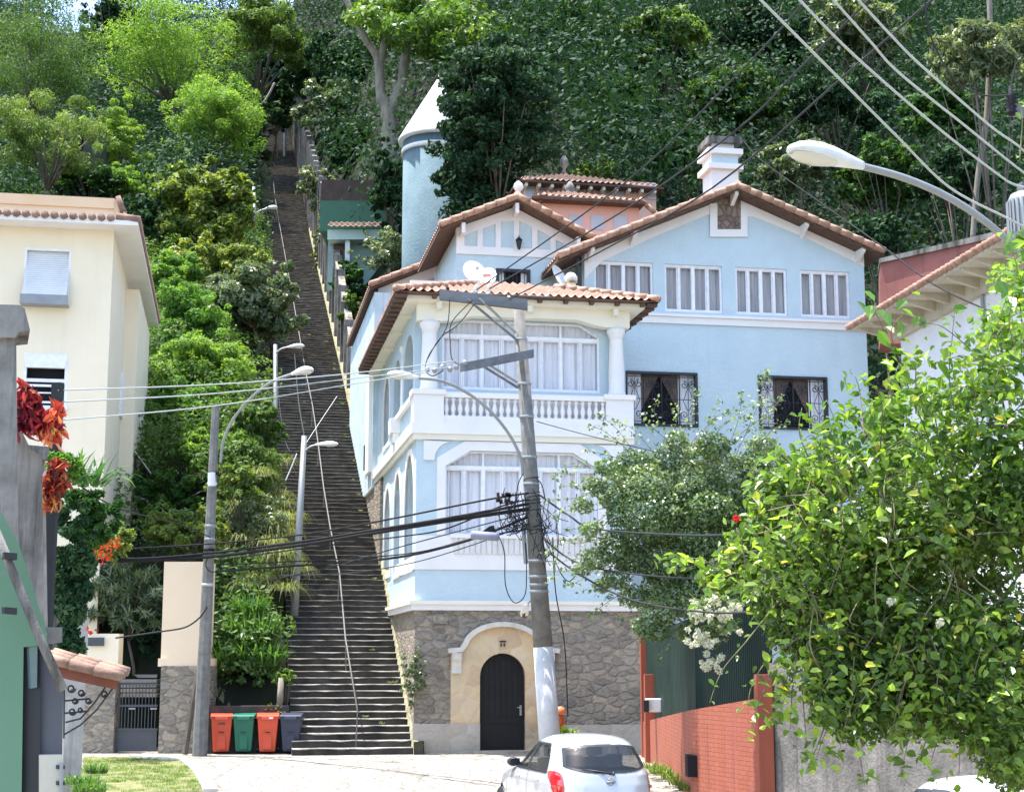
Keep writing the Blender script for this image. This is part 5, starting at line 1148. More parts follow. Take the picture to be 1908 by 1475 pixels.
for lb, pts in (('long black cable loop hanging left of the pole over the blue band', [(930, 1000, 32.7), (940, 1030, 32.6), (942, 1090, 32.6), (958, 1122, 32.6), (978, 1108, 32.6), (981, 1060, 32.7), (979, 1010, 32.7)]),
                ('cable loop dropping from the left end of the top crossarm', [(838, 556, 32.5), (832, 610, 32.4), (800, 660, 32.3), (793, 688, 32), (806, 700, 31.8), (826, 690, 31.5)]),
                ('cable joining the top crossarm to the lower crossarm insulators', [(880, 560, 32.5), (842, 600, 32.4), (839, 640, 32.2), (842, 668, 31.8), (856, 680, 31.3)]),
                ('diagonal jumper cable under the top crossarm', [(884, 566, 32.5), (856, 602, 32.4), (820, 630, 32.2), (797, 668, 32)]),
                ('small cable loops right of the pole below the lower window', [(1012, 1000, 32.8), (1030, 1035, 32.5), (1048, 1072, 32.5), (1062, 1082, 32.5), (1080, 1062, 32.4), (1092, 1052, 32.3)]),
                ('short arched cable over the ivy branch right of the pole', [(998, 890, 32.75), (1008, 900, 32.6), (1014, 920, 32.6), (1016, 935, 32.7)]),
                ('short arched cable left of the pole above the tangle', [(976, 880, 32.7), (966, 900, 32.6), (962, 925, 32.6)])):
    cable('cable_loop', lb, 0, 0, 0, .011, M_cable, None, pts=px3(pts))
g = random.Random(5); tm = MB()
for i in range(34):
    a = PY(g.uniform(940, 990), g.uniform(905, 985), 32.65); b = PY(g.uniform(925, 990), g.uniform(915, 1000), 32.6); mid = a.lerp(b, .5) + Vector((g.uniform(-.15, .15), -.05, g.uniform(-.3, .05))); tm.tube(smooth([a, mid, b], 5), .009, 5)
for i in range(22):
    a = PY(g.uniform(985, 1020), g.uniform(905, 1050), 32.65); b = PY(g.uniform(1000, 1060), g.uniform(930, 1070), 32.55); mid = a.lerp(b, .5) + Vector((g.uniform(-.1, .15), -.05, g.uniform(-.3, .05))); tm.tube(smooth([a, mid, b], 5), .008, 5)
for i in range(16):
    c = PY(940 + g.uniform(-14, 14), 928 + g.uniform(-8, 8), 32.6); tm.box(tuple(c - Vector((.03, .03, .04))), tuple(c + Vector((.03, .03, .04))))
for i in range(9):
    y = g.uniform(900, 1010); t = yt(y); r_ = .24 - .12 * t; tm.tube([pl(t) + Vector(((r_) * math.cos(a * .7), r_ * math.sin(a * .7), .015 * a - .05)) for a in range(10)], .009, 5)
tag(tm.build('cable_tangle', M_cable, None, True), 'tangle of thin black wires and connectors around the middle of the pole', 'cable tangle', None, 'stuff')
sc_ = empty('splice_case', PY(904, 998, 32.5), 'lavender grey cylindrical splice case hanging on the black cables', 'splice case')
p, q = PY(877, 996, 32.5), PY(930, 1000, 32.5); MB().tube([p, p.lerp(q, .04), p.lerp(q, .96), q], [.06, .09, .09, .06], 14).build('case_body', pm('lavender plastic', (.18, .19, .27), (.24, .25, .33), 3, .6, 10, 0), sc_, True)
MB().hexa([PY(898, 990, 32.5), PY(925, 992, 32.5), PY(925, 992, 32.6), PY(898, 990, 32.6)], [PY(912, 980, 32.5), PY(920, 978, 32.5), PY(920, 978, 32.6), PY(912, 980, 32.6)]).build('case_flap', M_cable, sc_)
fl = empty('floodlight', PY(978, 1135, 32.7), 'small beige floodlight hanging from a bracket left of the pole', 'floodlight')
MB().hexa([PY(968, 1143, 32.5), PY(974, 1128, 32.5), PY(984, 1122, 32.6), PY(986, 1140, 32.6)], [PY(970, 1149, 32.8), PY(976, 1130, 32.8), PY(986, 1124, 32.8), PY(984, 1147, 32.8)]).build('lamp_body', M_cream, fl, bevel=.02); MB().tube([PY(982, 1124, 32.7), PY(990, 1118, 32.8)], .02).build('bracket', M_galv, fl); MB().tube([PY(975, 1150, 32.6), PY(977, 1141, 32.6)], .03).build('lens', M_soff, fl)
for lb, pts, Yr in (('white stay cable from the low stair lamp up to the boundary wall', [(567, 830, 47.9), (600, 780, 50), (628, 738, 52)], .009), ('dark cable along the pole tops above the low stair lamp', [(567, 812, 48), (556, 745, 56), (549, 660, 66)], .022), ('white plastic tube leaning beside the low stair lamp', [(553, 845, 47.8), (543, 870, 47.8), (532, 895, 47.8)], .018), ('thin cable following the left edge of the stairs', [(566, 815, 48), (540, 840, 52), (524, 780, 60), (514, 680, 66)], .015)):
    cable('stair_cable', lb, 0, 0, 0, Yr, M_lampw if 'white' in lb else M_cableg, None, pts=px3(pts))
cable('stair_cable', 'dark cable from the left pole to the garden gate', 0, 0, 0, .022, M_cableg, None, pts=px3([(386, 1130, 41.5), (372, 1150, 41.4), (345, 1168, 41.3), (300, 1176, 41.2), (215, 1188, 41)]))
cable('stair_cable', 'black cable falling right from the red plants towards the left pole', 0, 0, 0, .014, M_cable, None, pts=px3([(112, 870, 22), (160, 912, 26), (230, 950, 30), (330, 975, 37), (392, 1000, 41.4)]))
lb_ = empty('litter_bin', PY(1044, 1400, 33.4), 'small orange litter bin with domed lid fixed beside the whitewashed pole foot', 'litter bin')
c = PY(1044, 1365, 33.4); M_or = plain('orange plastic', (.62, .10, .02), .35)
MB().lathe([(.07, -.22), (.085, -.15), (.095, .12), (.08, .3)], tuple(c + Vector((0, 0, .08))), 18).build('bin_body', M_or, lb_, True); MB().lathe([(.095, .36), (.105, .38), (.105, .44), (.09, .49), (.05, .52), (.0, .53)], tuple(c + Vector((0, 0, .02))), 18).build('lid', plain('bright orange plastic', (.8, .22, .07), .35), lb_, True)
MB().tube([c + Vector((0, .06, -.9)), c + Vector((0, .08, .4))], .025).build('post', M_galv, lb_)

# ------------------------------------------------------------------ cars
def make_car(label, P, rz, paint, group):
    r = empty('parked_car', P, label, 'car', group, rz); wm = wmat(r)
    X = lambda x, y, z: wm @ Vector((y, x, z))     # x forward, y right
    Z_ = [.20, .28, .45, .62, .78, .88, .94, 1.0, 1.08, 1.16, 1.24, 1.32, 1.38, 1.43, 1.465, 1.49, 1.505, 1.512]
    def itp(z, tb):
        for (a, x), (b, y) in zip(tb, tb[1:]):
            if z <= b: 
                t = max(0, (z - a) / (b - a)); t = t; return x + (y - x) * t
        return tb[-1][1]
    rear = lambda z: itp(z, [(.2, .06), (.35, .0), (.62, -.03), (.80, .0), (.95, .05), (1.08, .13), (1.24, .26), (1.36, .38), (1.44, .50), (1.48, .66), (1.505, .95), (1.512, 1.2)])
    frnt = lambda z: itp(z, [(.2, 3.66), (.45, 3.76), (.62, 3.72), (.78, 3.55), (.88, 3.2), (.94, 2.85), (1.0, 2.68), (1.16, 2.42), (1.32, 2.16), (1.43, 1.93), (1.48, 1.78), (1.505, 1.6), (1.512, 1.4)])
    wid = lambda z: itp(z, [(.2, .76), (.35, .81), (.62, .835), (.80, .83), (.92, .80), (1.0, .775), (1.16, .72), (1.32, .655), (1.40, .60), (1.45, .53), (1.48, .44), (1.505, .25), (1.512, .08)])
    ne = lambda z: itp(z, [(.2, 4.2), (.6, 4.2), (.95, 4.0), (1.2, 3.6), (1.4, 3.2), (1.512, 2.4)])
    def side(x, z): xc, a = (rear(z) + frnt(z)) / 2, (frnt(z) - rear(z)) / 2; n = ne(z); return wid(z) * max(0, 1 - abs((x - xc) / a) ** n) ** (1 / n)
    def back(y, z): xc, a = (rear(z) + frnt(z)) / 2, (frnt(z) - rear(z)) / 2; n = ne(z); return xc - a * max(0, 1 - abs(y / wid(z)) ** n) ** (1 / n)
    def front(y, z): xc, a = (rear(z) + frnt(z)) / 2, (frnt(z) - rear(z)) / 2; n = ne(z); return xc + a * max(0, 1 - abs(y / wid(z)) ** n) ** (1 / n)
    # window outlines
    def in_rear(y, z): 
        if not .985 < z < 1.375: return False
        t = (z - .985) / .39; hw = .665 - .10 * t; e = .13 * (max(0, abs(y) / hw) ** 6); return abs(y) < hw and z > .995 + (abs(y) / .66) ** 3 * .085 and z < 1.375 - .05 * (abs(y) / hw) ** 3
    def in_side(x, z):
        if not .965 < z < 1.38: return False
        x0 = .78 + .22 * ((z - .965) / .41) ** 2 + (.12 * ((1.1 - z) / .14) ** 2 if z < 1.1 else 0) * 0; x1 = 2.62 - (z - .965) * 1.45
        top = 1.375 - max(0, (x - 1.7)) * .10 - max(0, 1.1 - x) ** 2 * .9
        return x0 < x < x1 and z < top
    def in_ws(y, z): return 1.0 < z < 1.39 and abs(y) < wid(z) * .84
    zz = []; z = .2
    while z < 1.4: zz.append(z); z += .022
    zz += [1.4, 1.415, 1.43, 1.445, 1.455, 1.465, 1.475, 1.485, 1.495, 1.503, 1.508, 1.512]
    n = 200; vs_ = []
    for z in zz:
        xc, a, w, e = (rear(z) + frnt(z)) / 2, (frnt(z) - rear(z)) / 2, wid(z), 2 / ne(z)
        for k in range(n):
            t = 2 * math.pi * k / n; c_, s_ = math.cos(t), math.sin(t)
            vs_.append((xc + a * abs(c_) ** e * (1 if c_ > 0 else -1), w * abs(s_) ** e * (1 if s_ > 0 else -1), z))
    fs_ = []; 
    def wheelcut(x, z): return any((x - q) ** 2 + (z - .29) ** 2 < .345 ** 2 for q in (.66, 3.08))
    for j in range(len(zz) - 1):
        for k in range(n):
            f = (j * n + k, j * n + (k + 1) % n, (j + 1) * n + (k + 1) % n, (j + 1) * n + k); c = [sum(vs_[i][q] for i in f) / 4 for q in range(3)]
            xr = (rear(c[2]) + frnt(c[2])) / 2
            if abs(c[1]) > .5 * wid(c[2]) and in_side(c[0], c[2]) and abs(c[1]) > .86 * side(c[0], c[2]) and c[0] > .74: continue
            if c[0] < 1.0 and in_rear(c[1], c[2]): continue
            if c[0] > 1.8 and in_ws(c[1], c[2]): continue
            if wheelcut(c[0], c[2]) and abs(c[1]) > .6: continue
            fs_.append(f)
    fs_.append(tuple(range((len(zz) - 1) * n, len(zz) * n)))
    MB().add(vs_, fs_, X).build('body', paint, r, True)
    def patch(fn, us_, zs_, test, name, mat, off=.006, par=None, sm=True):
        V_ = []; F_ = []; ix = {}
        for i, u in enumerate(us_):
            for j, z in enumerate(zs_): ix[i, j] = len(V_); V_.append(fn(u, z))
        for i in range(len(us_) - 1):
            for j in range(len(zs_) - 1):
                if test((us_[i] + us_[i + 1]) / 2, (zs_[j] + zs_[j + 1]) / 2): F_.append((ix[i, j], ix[i + 1, j], ix[i + 1, j + 1], ix[i, j + 1]))
        return MB().add(V_, F_, X).build(name, mat, par or r, sm)
    lin = lambda a, b, n_: [a + (b - a) * i / n_ for i in range(n_ + 1)]
    Mg = MC.get('car glass') or glassm('car glass', (.02, .025, .03), .55, .03)
    patch(lambda y, z: (back(y, z) - .008, y, z), lin(-.70, .70, 70), lin(.96, 1.40, 44), lambda y, z: in_rear(y, z), 'rear_window', Mg)
    def rim(fn, test, us_, zs_, d): return lambda u, z: (not test(u, z) or not all(test(u + a, z + b) for a, b in ((d, 0), (-d, 0), (0, d), (0, -d), (d * .7, d * .7), (-d * .7, d * .7), (d * .7, -d * .7), (-d * .7, -d * .7)))) and any(test(u + a, z + b) for a, b in ((.012, 0), (-.012, 0), (0, .012), (0, -.012), (0, 0)))
    patch(lambda y, z: (back(y, z) - .011, y, z), lin(-.72, .72, 160), lin(.94, 1.42, 64), rim(None, in_rear, 0, 0, .022), 'rear_window_seal', M_black)
    for s in (-1, 1):
        patch(lambda x, z, s=s: (x, s * (side(x, z) + .006), z), lin(.7, 2.75, 100), lin(.95, 1.40, 40), lambda x, z: in_side(x, z) and not 1.60 < x + (z - 1) * .25 < 1.68, 'side_window', Mg)
        patch(lambda x, z, s=s: (x, s * (side(x, z) + .010), z), lin(.7, 2.75, 220), lin(.95, 1.40, 56), lambda x, z, q=rim(None, in_side, 0, 0, .02): q(x, z) or (in_side(x, z) and 1.60 < x + (z - 1) * .25 < 1.70), 'window_trim', M_black)
        for x in (1.05, 2.0):
            h = MB(); yy = side(x + .1, .83); h.tube([(x, s * (yy + .0), .83), (x + .02, s * (yy + .035), .835), (x + .17, s * (yy + .035), .84), (x + .19, s * yy, .84)], .014, 8, X); h.build('door_handle', paint, r, True)
        for x in (1.62, 2.72): 
            MB().add([(x + dx, s * (side(x + dx, z) + .002), z) for z in lin(.3, .96, 12) for dx in (0, .008)], [(2 * i, 2 * i + 1, 2 * i + 3, 2 * i + 2) for i in range(12)], X).build('door_seam', M_cableg, r)
        m = MB(); yy = side(2.5, .98); ctr = Vector((2.46, s * (yy + .12), 1.02))
        pr = [(-.09, .05), (-.07, .085), (0, .1), (.06, .085), (.10, .04)]; vv = [(ctr.x + dx, ctr.y + q * 1.0 * math.cos(2 * math.pi * k / 12) * 1.1, ctr.z + q * .75 * math.sin(2 * math.pi * k / 12)) for dx, q in pr for k in range(12)]
        m.add(vv, [(i * 12 + k, i * 12 + (k + 1) % 12, (i + 1) * 12 + (k + 1) % 12, (i + 1) * 12 + k) for i in range(4) for k in range(12)] + [tuple(range(11, -1, -1)), tuple(range(48, 60))], X).tube([(2.48, s * (yy - .02), .98), (2.46, s * (yy + .08), 1.0)], .03, 8, X)
        mm = m.build('wing_mirror', M_black, r, True)
        MB().box((2.36, s * (yy + .12) - .08, .965), (2.369, s * (yy + .12) + .08, 1.075), X).build('mirror_glass', M_black, mm)
        # tail light: rounded upright shape wrapped on the rear corner
        def tl(y, z): 
            a, b = (y - .735) / .05, (z - .83) / .17; return abs(a) ** 3 + abs(b) ** 2.6 < 1
        L_ = patch(lambda y, z, s=s: (back(min(y, wid(z) * .992), z) - .018, s * min(y, wid(z) * 1.0) * 1.006, z), lin(.66, .81, 40), lin(.62, 1.04, 60), tl, 'tail_light', plain('red lamp lens', (.42, .008, .015), .12, 0, .6, 1))
        MB().tube([(back(.72, .76) - .012, s * .728, .76), (back(.72, .76) - .030, s * .726, .76)], .028, 14, X).build('lamp_reflector', plain('orange lens', (.55, .2, .06), .2, 0, .6, 1), L_)
        for x in (.66, 3.08):
            w = MB(); w.tube([(x, s * .83, .29), (x, s * .80, .29), (x, s * .62, .29)], [.27, .295, .29], 28, X); wo = w.build('wheel', M_black, r, True)
            MB().tube([(x, s * .838, .29), (x, s * .80, .29)], [.18, .19], 24, X).build('rim', M_galv, wo)
    patch(lambda y, z: (front(y, z) + .006, y, z), lin(-.62, .62, 30), lin(.98, 1.4, 22), in_ws, 'windscreen', Mg)
    b = MB()
    for q in ((-.1, -.05, .86),): pass
    b.tube([(back(.05, 1.0) - .02, .05, 1.0), (back(.0, .96) - .06, .02, .965)], .02, 8, X)
    b.tube([(back(.02, .97) - .055, .0, .97), (back(-.15, 1.01) - .03, -.15, 1.005), (back(-.42, 1.05) - .02, -.42, 1.045)], [.018, .013, .007], 8, X)
    b.build('rear_wiper', M_black, r, True)
    c0 = Vector((back(0, .86) - .02, -.02, .86)); mb = MB(); mb.tube([(back(0, .86) - .018, c0.y + .052 * math.cos(i * .393), c0.z + .048 * math.sin(i * .393)) for i in range(17)], .007, 6, X); mb.box((back(0, .86) - .03, c0.y - .068, c0.z - .011), (back(0, .86) - .004, c0.y + .068, c0.z + .011), X); mb.build('badge', M_galv, r, True)
    pt_ = [(.03, .5), (.03, .42), (-.0, .3), (.1, .22)]
    MB().add([(back(y, .5) - .01 if abs(y) < .3 else 0, y, z) for y in (-.26, .26) for z in (.50, .62)], [(0, 1, 3, 2)], X).build('number_plate', M_frame, r)
    mb = MB(); mb.box((.0 + back(0, .3) + .02, -.7, .26), (back(0, .3) + .3, .7, .46), X); mb.build('rear_bumper', paint, r, bevel=.03)
    # interior
    mi = pm('car interior cloth', (.012, .015, .025), (.03, .035, .055), 4, .9, 30, 0); it = MB()
    it.box((.5, -.7, .3), (3.0, .7, .5), X); it.build('cabin_floor', mi, r)
    for x, y, w, zt in ((.72, -.33, .52, 1.02), (.72, .33, .52, 1.02), (1.7, -.36, .46, 1.12), (1.7, .36, .46, 1.12)):
        MB().box((x, y - w / 2, .45), (x + .14, y + w / 2, zt), X).box((x + .02, y - .13, zt + .02), (x + .12, y + .13, zt + .2), X).build('seat', mi, r, bevel=.03)
    return r
M_silver = pm('silver car paint', (.47, .485, .51), (.49, .505, .53), 2, .28, 10, 0, .35, spec=.5); M_silver.node_tree.nodes['Principled BSDF'].inputs['Coat Weight'].default_value = .8
M_wcar = plain('white car paint', (.75, .75, .76), .3, 0, .5, .8)
cp_ = PY(1141, 1475, 24.2); make_car('silver hatchback seen from behind, parked in front of the pole', Vector((cp_.x, 24.2, road_z(25.5) + .0)), rad(17), M_silver, 'parked cars').scale = (1.015, 1.015, 1.015)
cw_ = PY(1705, 1475, 17.2); make_car('white car almost hidden under the overhanging shrub at the right', Vector((cw_.x, 17.3, road_z(17) + .02)), rad(-62), M_wcar, 'parked cars')

# ------------------------------------------------------------------ vegetation
g0 = np.random.default_rng(11)
def inv_uv(P): d = P - O; return d.dot(U), d.dot(V)
def proj(P):
    x, y, z = P.x, P.y, P.z - HC; d = y * cp + z * sp; return 954 + F * x / d, 737.5 - F * (-y * sp + z * cp) / d
# dark undergrowth and closed canopy of the forest slope
cl = []
R_ = random.Random(21)
for i in range(4600):
    u, v = R_.uniform(-75, 62), R_.uniform(18, 165)
    if -5.2 < u < 1.6 + .02 * v and v < 114: continue
    if u < 0 and v < 52: continue
    if 1.5 < u < 7 and v < 31: continue
    if u > 0 and v < 26 and u < 17: continue
    z = terr(u, v) + R_.uniform(.2, 6.5 if u > 0 else 7.5 if v > 95 else 3.5); P = W(u, v, z); px, py = proj(P)
    if not (-420 < px < 2330 and -160 < py < 700): continue
    if 110 < px < 215 and py < 85: continue
    if 720 < px < 860 and 130 < py < 460 and P.y < 76: continue
    if 590 < px < 730 and 320 < py and P.y < 92: continue
    if 630 < px < 820 and py < 300 and P.y < 87: continue
    if 470 < px < 545 and 190 < py < 340 and P.y < 150: continue
    r = R_.uniform(1.6, 4.6); P.z += R_.uniform(-.5, 2.5) if u > 3 else 0; cl.append((P.x, P.y, P.z, r, r, r * .7))
Q, m, rn = clump_leaves(cl, 560000, .34, g0, .5, 1.1, .5, .3, .3)
tag(link('forest_canopy', np_mesh('forest_canopy', Q, m, rn * .62), G_dark), 'dense dark forest growth covering the steep hill behind the houses', 'forest', None, 'stuff')
cl = []
for i in range(1500):
    u, v = R_.uniform(-40, -3.9), R_.uniform(2.5, 75)
    if u < -12.5 and v < 20: continue
    if u < -5.6 and v < 5.5: continue
    P = W(u, v, terr(u, v) + R_.uniform(0, 2.2)); px, py = proj(P)
    if not (-60 < px < 640): continue
    if 140 < px < 395 and py > 1050 and v < 3: continue
    r = R_.uniform(.6, 1.3); cl.append((P.x, P.y, P.z, r, r, r * .8))
Q, m, rn = clump_leaves(cl, 190000, .2, g0, .42, .7, .7, .4, .3)
tag(link('undergrowth', np_mesh('undergrowth', Q, m, rn), G_bank), 'tangled green undergrowth on the bank left of the staircase', 'undergrowth', None, 'stuff')

def tree(label, px, py, Y, rx, ry, mat, n, size, seed, nc=26, **k):
    nc = int(nc * 1.7); k.setdefault('rs', (.15, .34))
    c = PY(px, py, Y); s_ = Y / F; R = (rx * s_, rx * s_ * .85, ry * s_); u, v = inv_uv(c); zb = min(terr(u, v), c.z - R[2] * .9)
    if v < 1: zb = road_z(c.y)
    return bush(k.pop('name', 'tree'), label, k.pop('cat', 'tree'), c, R, nc, n, size, mat, seed, base=(c.x + .2, c.y + .3, zb), **k)
gl_ = 'trees on the slope left of the staircase'; gr2 = 'trees on the dark slope behind the house'
LT = [('tall bamboo-like pale green tree filling the upper left corner', 70, 100, 106, 120, 140, G_bank, 22000, .26, dict(asp=.22, droop=1.2, nc=46)),
      ('fine leaved tree hanging over the grey building on the upper left', 90, 255, 88, 115, 85, G_bank, 14000, .26, dict(asp=.25, droop=1.2)),
      ('large feathery tree at the top between the bamboo and the stairs', 320, 95, 122, 135, 110, G_lime, 20000, .30, dict(asp=.28, flat=.55, nc=60, upb=1.0)),
      ('mixed green tree at the top just left of the dark stair end', 480, 70, 126, 105, 85, G_bank, 14000, .34, dict(flat=.5)),
      ('bright feathery tree with rounded top left of the highest lamps', 400, 225, 108, 95, 88, G_lime, 17000, .28, dict(asp=.3, flat=.75, nc=38, upb=.7, rs=(.15, .33))),
      ('slender feathery lime tree above the yellow house roof', 212, 270, 96, 60, 85, G_lime, 12000, .26, dict(asp=.28, flat=.6, upb=1.0)),
      ('low mid green tree right above the yellow house roof edge', 165, 340, 92, 60, 36, G_mid, 6000, .28, {}),
      ('lime tuft between the roof and the round yellow green tree', 230, 345, 93, 45, 36, G_lime, 5000, .26, dict(asp=.28, flat=.6, upb=1.0)),
      ('round dense tree with yellow green leaf tips beside the high double lamp', 372, 390, 88, 92, 100, G_yel, 16000, .40, dict(nc=34)),
      ('shaded tree between the yellow house roof and the round tree', 262, 420, 86, 45, 60, G_dark, 6000, .28, {}),
      ('yellow green shrub mass below the round tree', 395, 500, 76, 85, 58, G_yel, 12000, .26, {}),
      ('pale grey green bush leaning over the left edge of the steps', 470, 565, 72, 95, 85, G_pale, 18000, .26, dict(nc=34)),
      ('lime feathery shrub beside the eave of the yellow house', 315, 520, 72, 60, 55, G_lime, 10000, .24, dict(asp=.28, flat=.6, upb=1.0)),
      ('bright lime feathery tree right of the upper yellow house wall', 345, 600, 67, 80, 72, G_lime, 17000, .22, dict(asp=.3, flat=.75, nc=40, upb=.7, rs=(.15, .33))),
      ('bright lime feathery tree at the height of the lower shuttered window', 375, 690, 62, 88, 70, G_lime, 17000, .22, dict(asp=.3, flat=.75, nc=40, upb=.7, rs=(.15, .33))),
      ('bright lime feathery tree next to the slim stair lamp foot', 345, 775, 59, 85, 62, G_lime, 15000, .22, dict(asp=.3, flat=.75, nc=40, upb=.7, rs=(.15, .33))),
      ('lime shrub touching the left concrete pole top', 390, 850, 54, 72, 50, G_lime, 11000, .2, dict(asp=.3, flat=.5)),
      ('green shrub right of the curved lamp arm', 475, 800, 55, 50, 55, G_bank, 7000, .2, {}),
      ('dark shrub in the shade along the yellow house side wall', 275, 760, 62, 35, 90, G_dark, 6000, .22, {}),
      ('mixed leafy shrub behind the left concrete pole', 320, 925, 52, 85, 45, G_mid, 9000, .17, {}),
      ('yellow green shrub above the yellow gate pillar', 345, 985, 48, 75, 42, G_yel, 8000, .15, {}),
      ('shrub with broad yellow leaves right of the left pole', 442, 905, 49, 44, 42, G_yel, 3000, .26, dict(asp=.3, nc=16))]
for i, (lb, px, py, Y, rx, ry, mt_, n, sz, kw) in enumerate(LT):
    tree(lb, px, py, Y, rx, ry, mt_, n, sz, 100 + i, group=gl_ if py < 900 else None, name='tree' if py < 900 else 'shrub', cat='tree' if py < 900 else 'shrub', **kw)
# straw coloured weeping grass along the steps and cane clump over the bins
def bl(label, px, py, Y, rpx, n, ln, w, mat, seed, **k):
    c = PY(px, py, Y); return blades(k.pop('name', 'grass_clump'), label, k.pop('cat', 'grass clump'), [(c.x, c.y, c.z, rpx * Y / F)], n, ln, w, mat, seed, **k)
sp1 = [tuple(PY(x, y, Y)) + (.55,) for x, y, Y in ((478, 880, 54), (500, 930, 52), (470, 960, 51), (505, 990, 50), (480, 1030, 49), (515, 1045, 48.5), (495, 1080, 48), (440, 1010, 49))]
sp1 = [(a + g0.normal() * .35, b + g0.normal() * .5, c + g0.normal() * .35, .4) for a, b, c, d in sp1 for _ in range(5)]
blades('weeping_grass', 'straw coloured weeping grass hanging over the left edge of the steps', 'grass clump', sp1, 9000, .75, .024, G_straw, 41, 1.3, 1.3)
tree('soft pale green shrub growing through the weeping grass by the steps', 478, 985, 49.5, 62, 85, G_pale, 7000, .13, 410, name='shrub', cat='shrub')
tree('bright green shrub above the weeping grass left of the thick lamp post', 470, 870, 52.5, 58, 50, G_bank, 6500, .15, 411, name='shrub', cat='shrub')
sp2 = [tuple(PY(x, y, Y)) + (.4,) for x, y, Y in ((430, 1240, 44.4), (465, 1235, 44.3), (500, 1240, 44.3), (450, 1190, 44.8), (490, 1190, 44.8), (465, 1150, 45.2))]
blades('cane_grass', 'lush green cane grass clump on the low wall above the bins', 'grass clump', sp2, 1500, 1.0, .055, G_cane, 42, .9, .9)
tree('glossy leafed shrub inside the cane grass above the bins', 462, 1225, 44.6, 60, 55, G_cane, 5200, .15, 43, name='shrub', cat='shrub', low=-.8)
tree('small lime shrub sprouting at the lowest steps beside the bins', 528, 1262, 43.6, 20, 16, G_lime, 700, .1, 44, nc=8, name='shrub', cat='shrub')
ps = PY(520, 1330, 43.4); tag(MB().tube([ps, PY(524, 1262, 43.4)], [.09, .08], 8).build('cut_stump', M_barkp, None, True), 'pale ringed palm stem rising behind the dark blue bin', 'plant stem')
blades('dry_fronds', 'dry pale fronds fanned out behind the dark blue bin', 'dry leaves', [tuple(PY(514, 1335, 43.3)) + (.1,)], 60, .55, .07, G_straw, 45, 1.2, .9)
# garden behind the gate
tree('palm leaved shrub in the garden behind the small gate', 235, 1110, 46, 78, 68, G_pale, 4200, .36, 46, asp=.16, droop=.9, nc=26, name='shrub', cat='shrub')
tree('dark leafed bush over the iron gate left of the yellow pillar', 268, 1175, 46.5, 38, 48, G_dark, 2600, .28, 47, asp=.3, name='shrub', cat='shrub')
tree('light green shrub with red blossoms above the garden wall', 190, 1010, 40, 55, 45, G_yel, 3800, .14, 48, name='shrub', cat='shrub', trunk=False)
g1 = np.random.default_rng(5)
def blossoms(label, spots, n, size, mat, parent_label=None):
    cl_ = [tuple(PY(x, y, Y)) + (r, r, r) for x, y, Y, r in spots]; Q, m, rn = clump_leaves(cl_, n, size, g1, .8, .8, .3, .5, .1)
    return tag(link('blossoms', np_mesh('blossoms', Q, m, rn), mat), label, 'flowers', None, 'stuff')
blossoms('red blossoms scattered on the light green garden shrub', [(185, 1010, 39.2, .22), (200, 1030, 39.2, .2), (195, 990, 39, .18), (172, 1176, 30, .12), (183, 1036, 39, .22), (210, 1010, 39, .2)], 150, .09, G_redf)
tree('dark ivy like foliage hanging from the garden wall pillars', 130, 1040, 23.6, 42, 110, G_dark, 9500, .10, 49, extra=[tuple(PY(x, y, 23.6)) + (r, r, r) for x, y, r in ((120, 1100, .22), (135, 1140, .22), (125, 1180, .2), (140, 1205, .16), (110, 1070, .24), (150, 1100, .2), (118, 1215, .14), (150, 1050, .25))], name='shrub', cat='shrub', trunk=False, low=-1)
tree('green leafy shrub on the garden wall below the strap leaved plant', 165, 960, 27, 50, 60, G_mid, 4500, .13, 50, name='shrub', cat='shrub', trunk=False, low=-1)
blades('strap_leaved_plant', 'strap leaved green plant growing over the second wall pillar', 'plant', [tuple(PY(120, 900, 24)) + (.25,), tuple(PY(165, 905, 24.5)) + (.25,)], 130, .75, .075, G_cane, 51, 1.2, .85)
tree('bright green leaves tucked under the red plants', 118, 868, 22, 30, 26, G_lime, 900, .13, 52, name='shrub', cat='shrub', trunk=False)
def croton(label, spots, n, seed, ln=.2, w=.1):
    root = empty('croton', PY(spots[0][0], spots[0][1] + 40, spots[0][2]), label, 'plant'); g_ = np.random.default_rng(seed)
    Q, m, rn = clump_leaves([tuple(PY(x, y, Y)) + (r, r, r) for x, y, Y, r in spots], n, ln, g_, .30, .5, .25, .95, -1.3, .1)
    link('leaves', np_mesh('leaves', Q, m, rn), G_red, root); st_ = MB(); b_ = PY(spots[0][0] + 12, spots[0][1] + 45, spots[0][2])
    for x, y, Y, r in spots: st_.tube([b_, PY(x, y, Y)], .012, 5)
    st_.build('stems', M_bark, root); return root
croton('vivid red and orange croton standing on the stepped garden wall', [(48, 740, 18.2, .13), (62, 755, 18.2, .12), (55, 775, 18.2, .16), (72, 795, 18.2, .17), (92, 785, 18.3, .14), (104, 765, 18.4, .09), (95, 810, 18.3, .14), (105, 800, 18.3, .1), (44, 722, 18.2, .07), (40, 750, 18.2, .1), (38, 790, 18.2, .12)], 300, 53, .23)
croton('darker red croton lower down behind the second pillar', [(98, 905, 20.6, .16), (106, 875, 20.6, .14), (92, 935, 20.6, .13), (112, 900, 20.6, .1)], 200, 54, .22, .1)
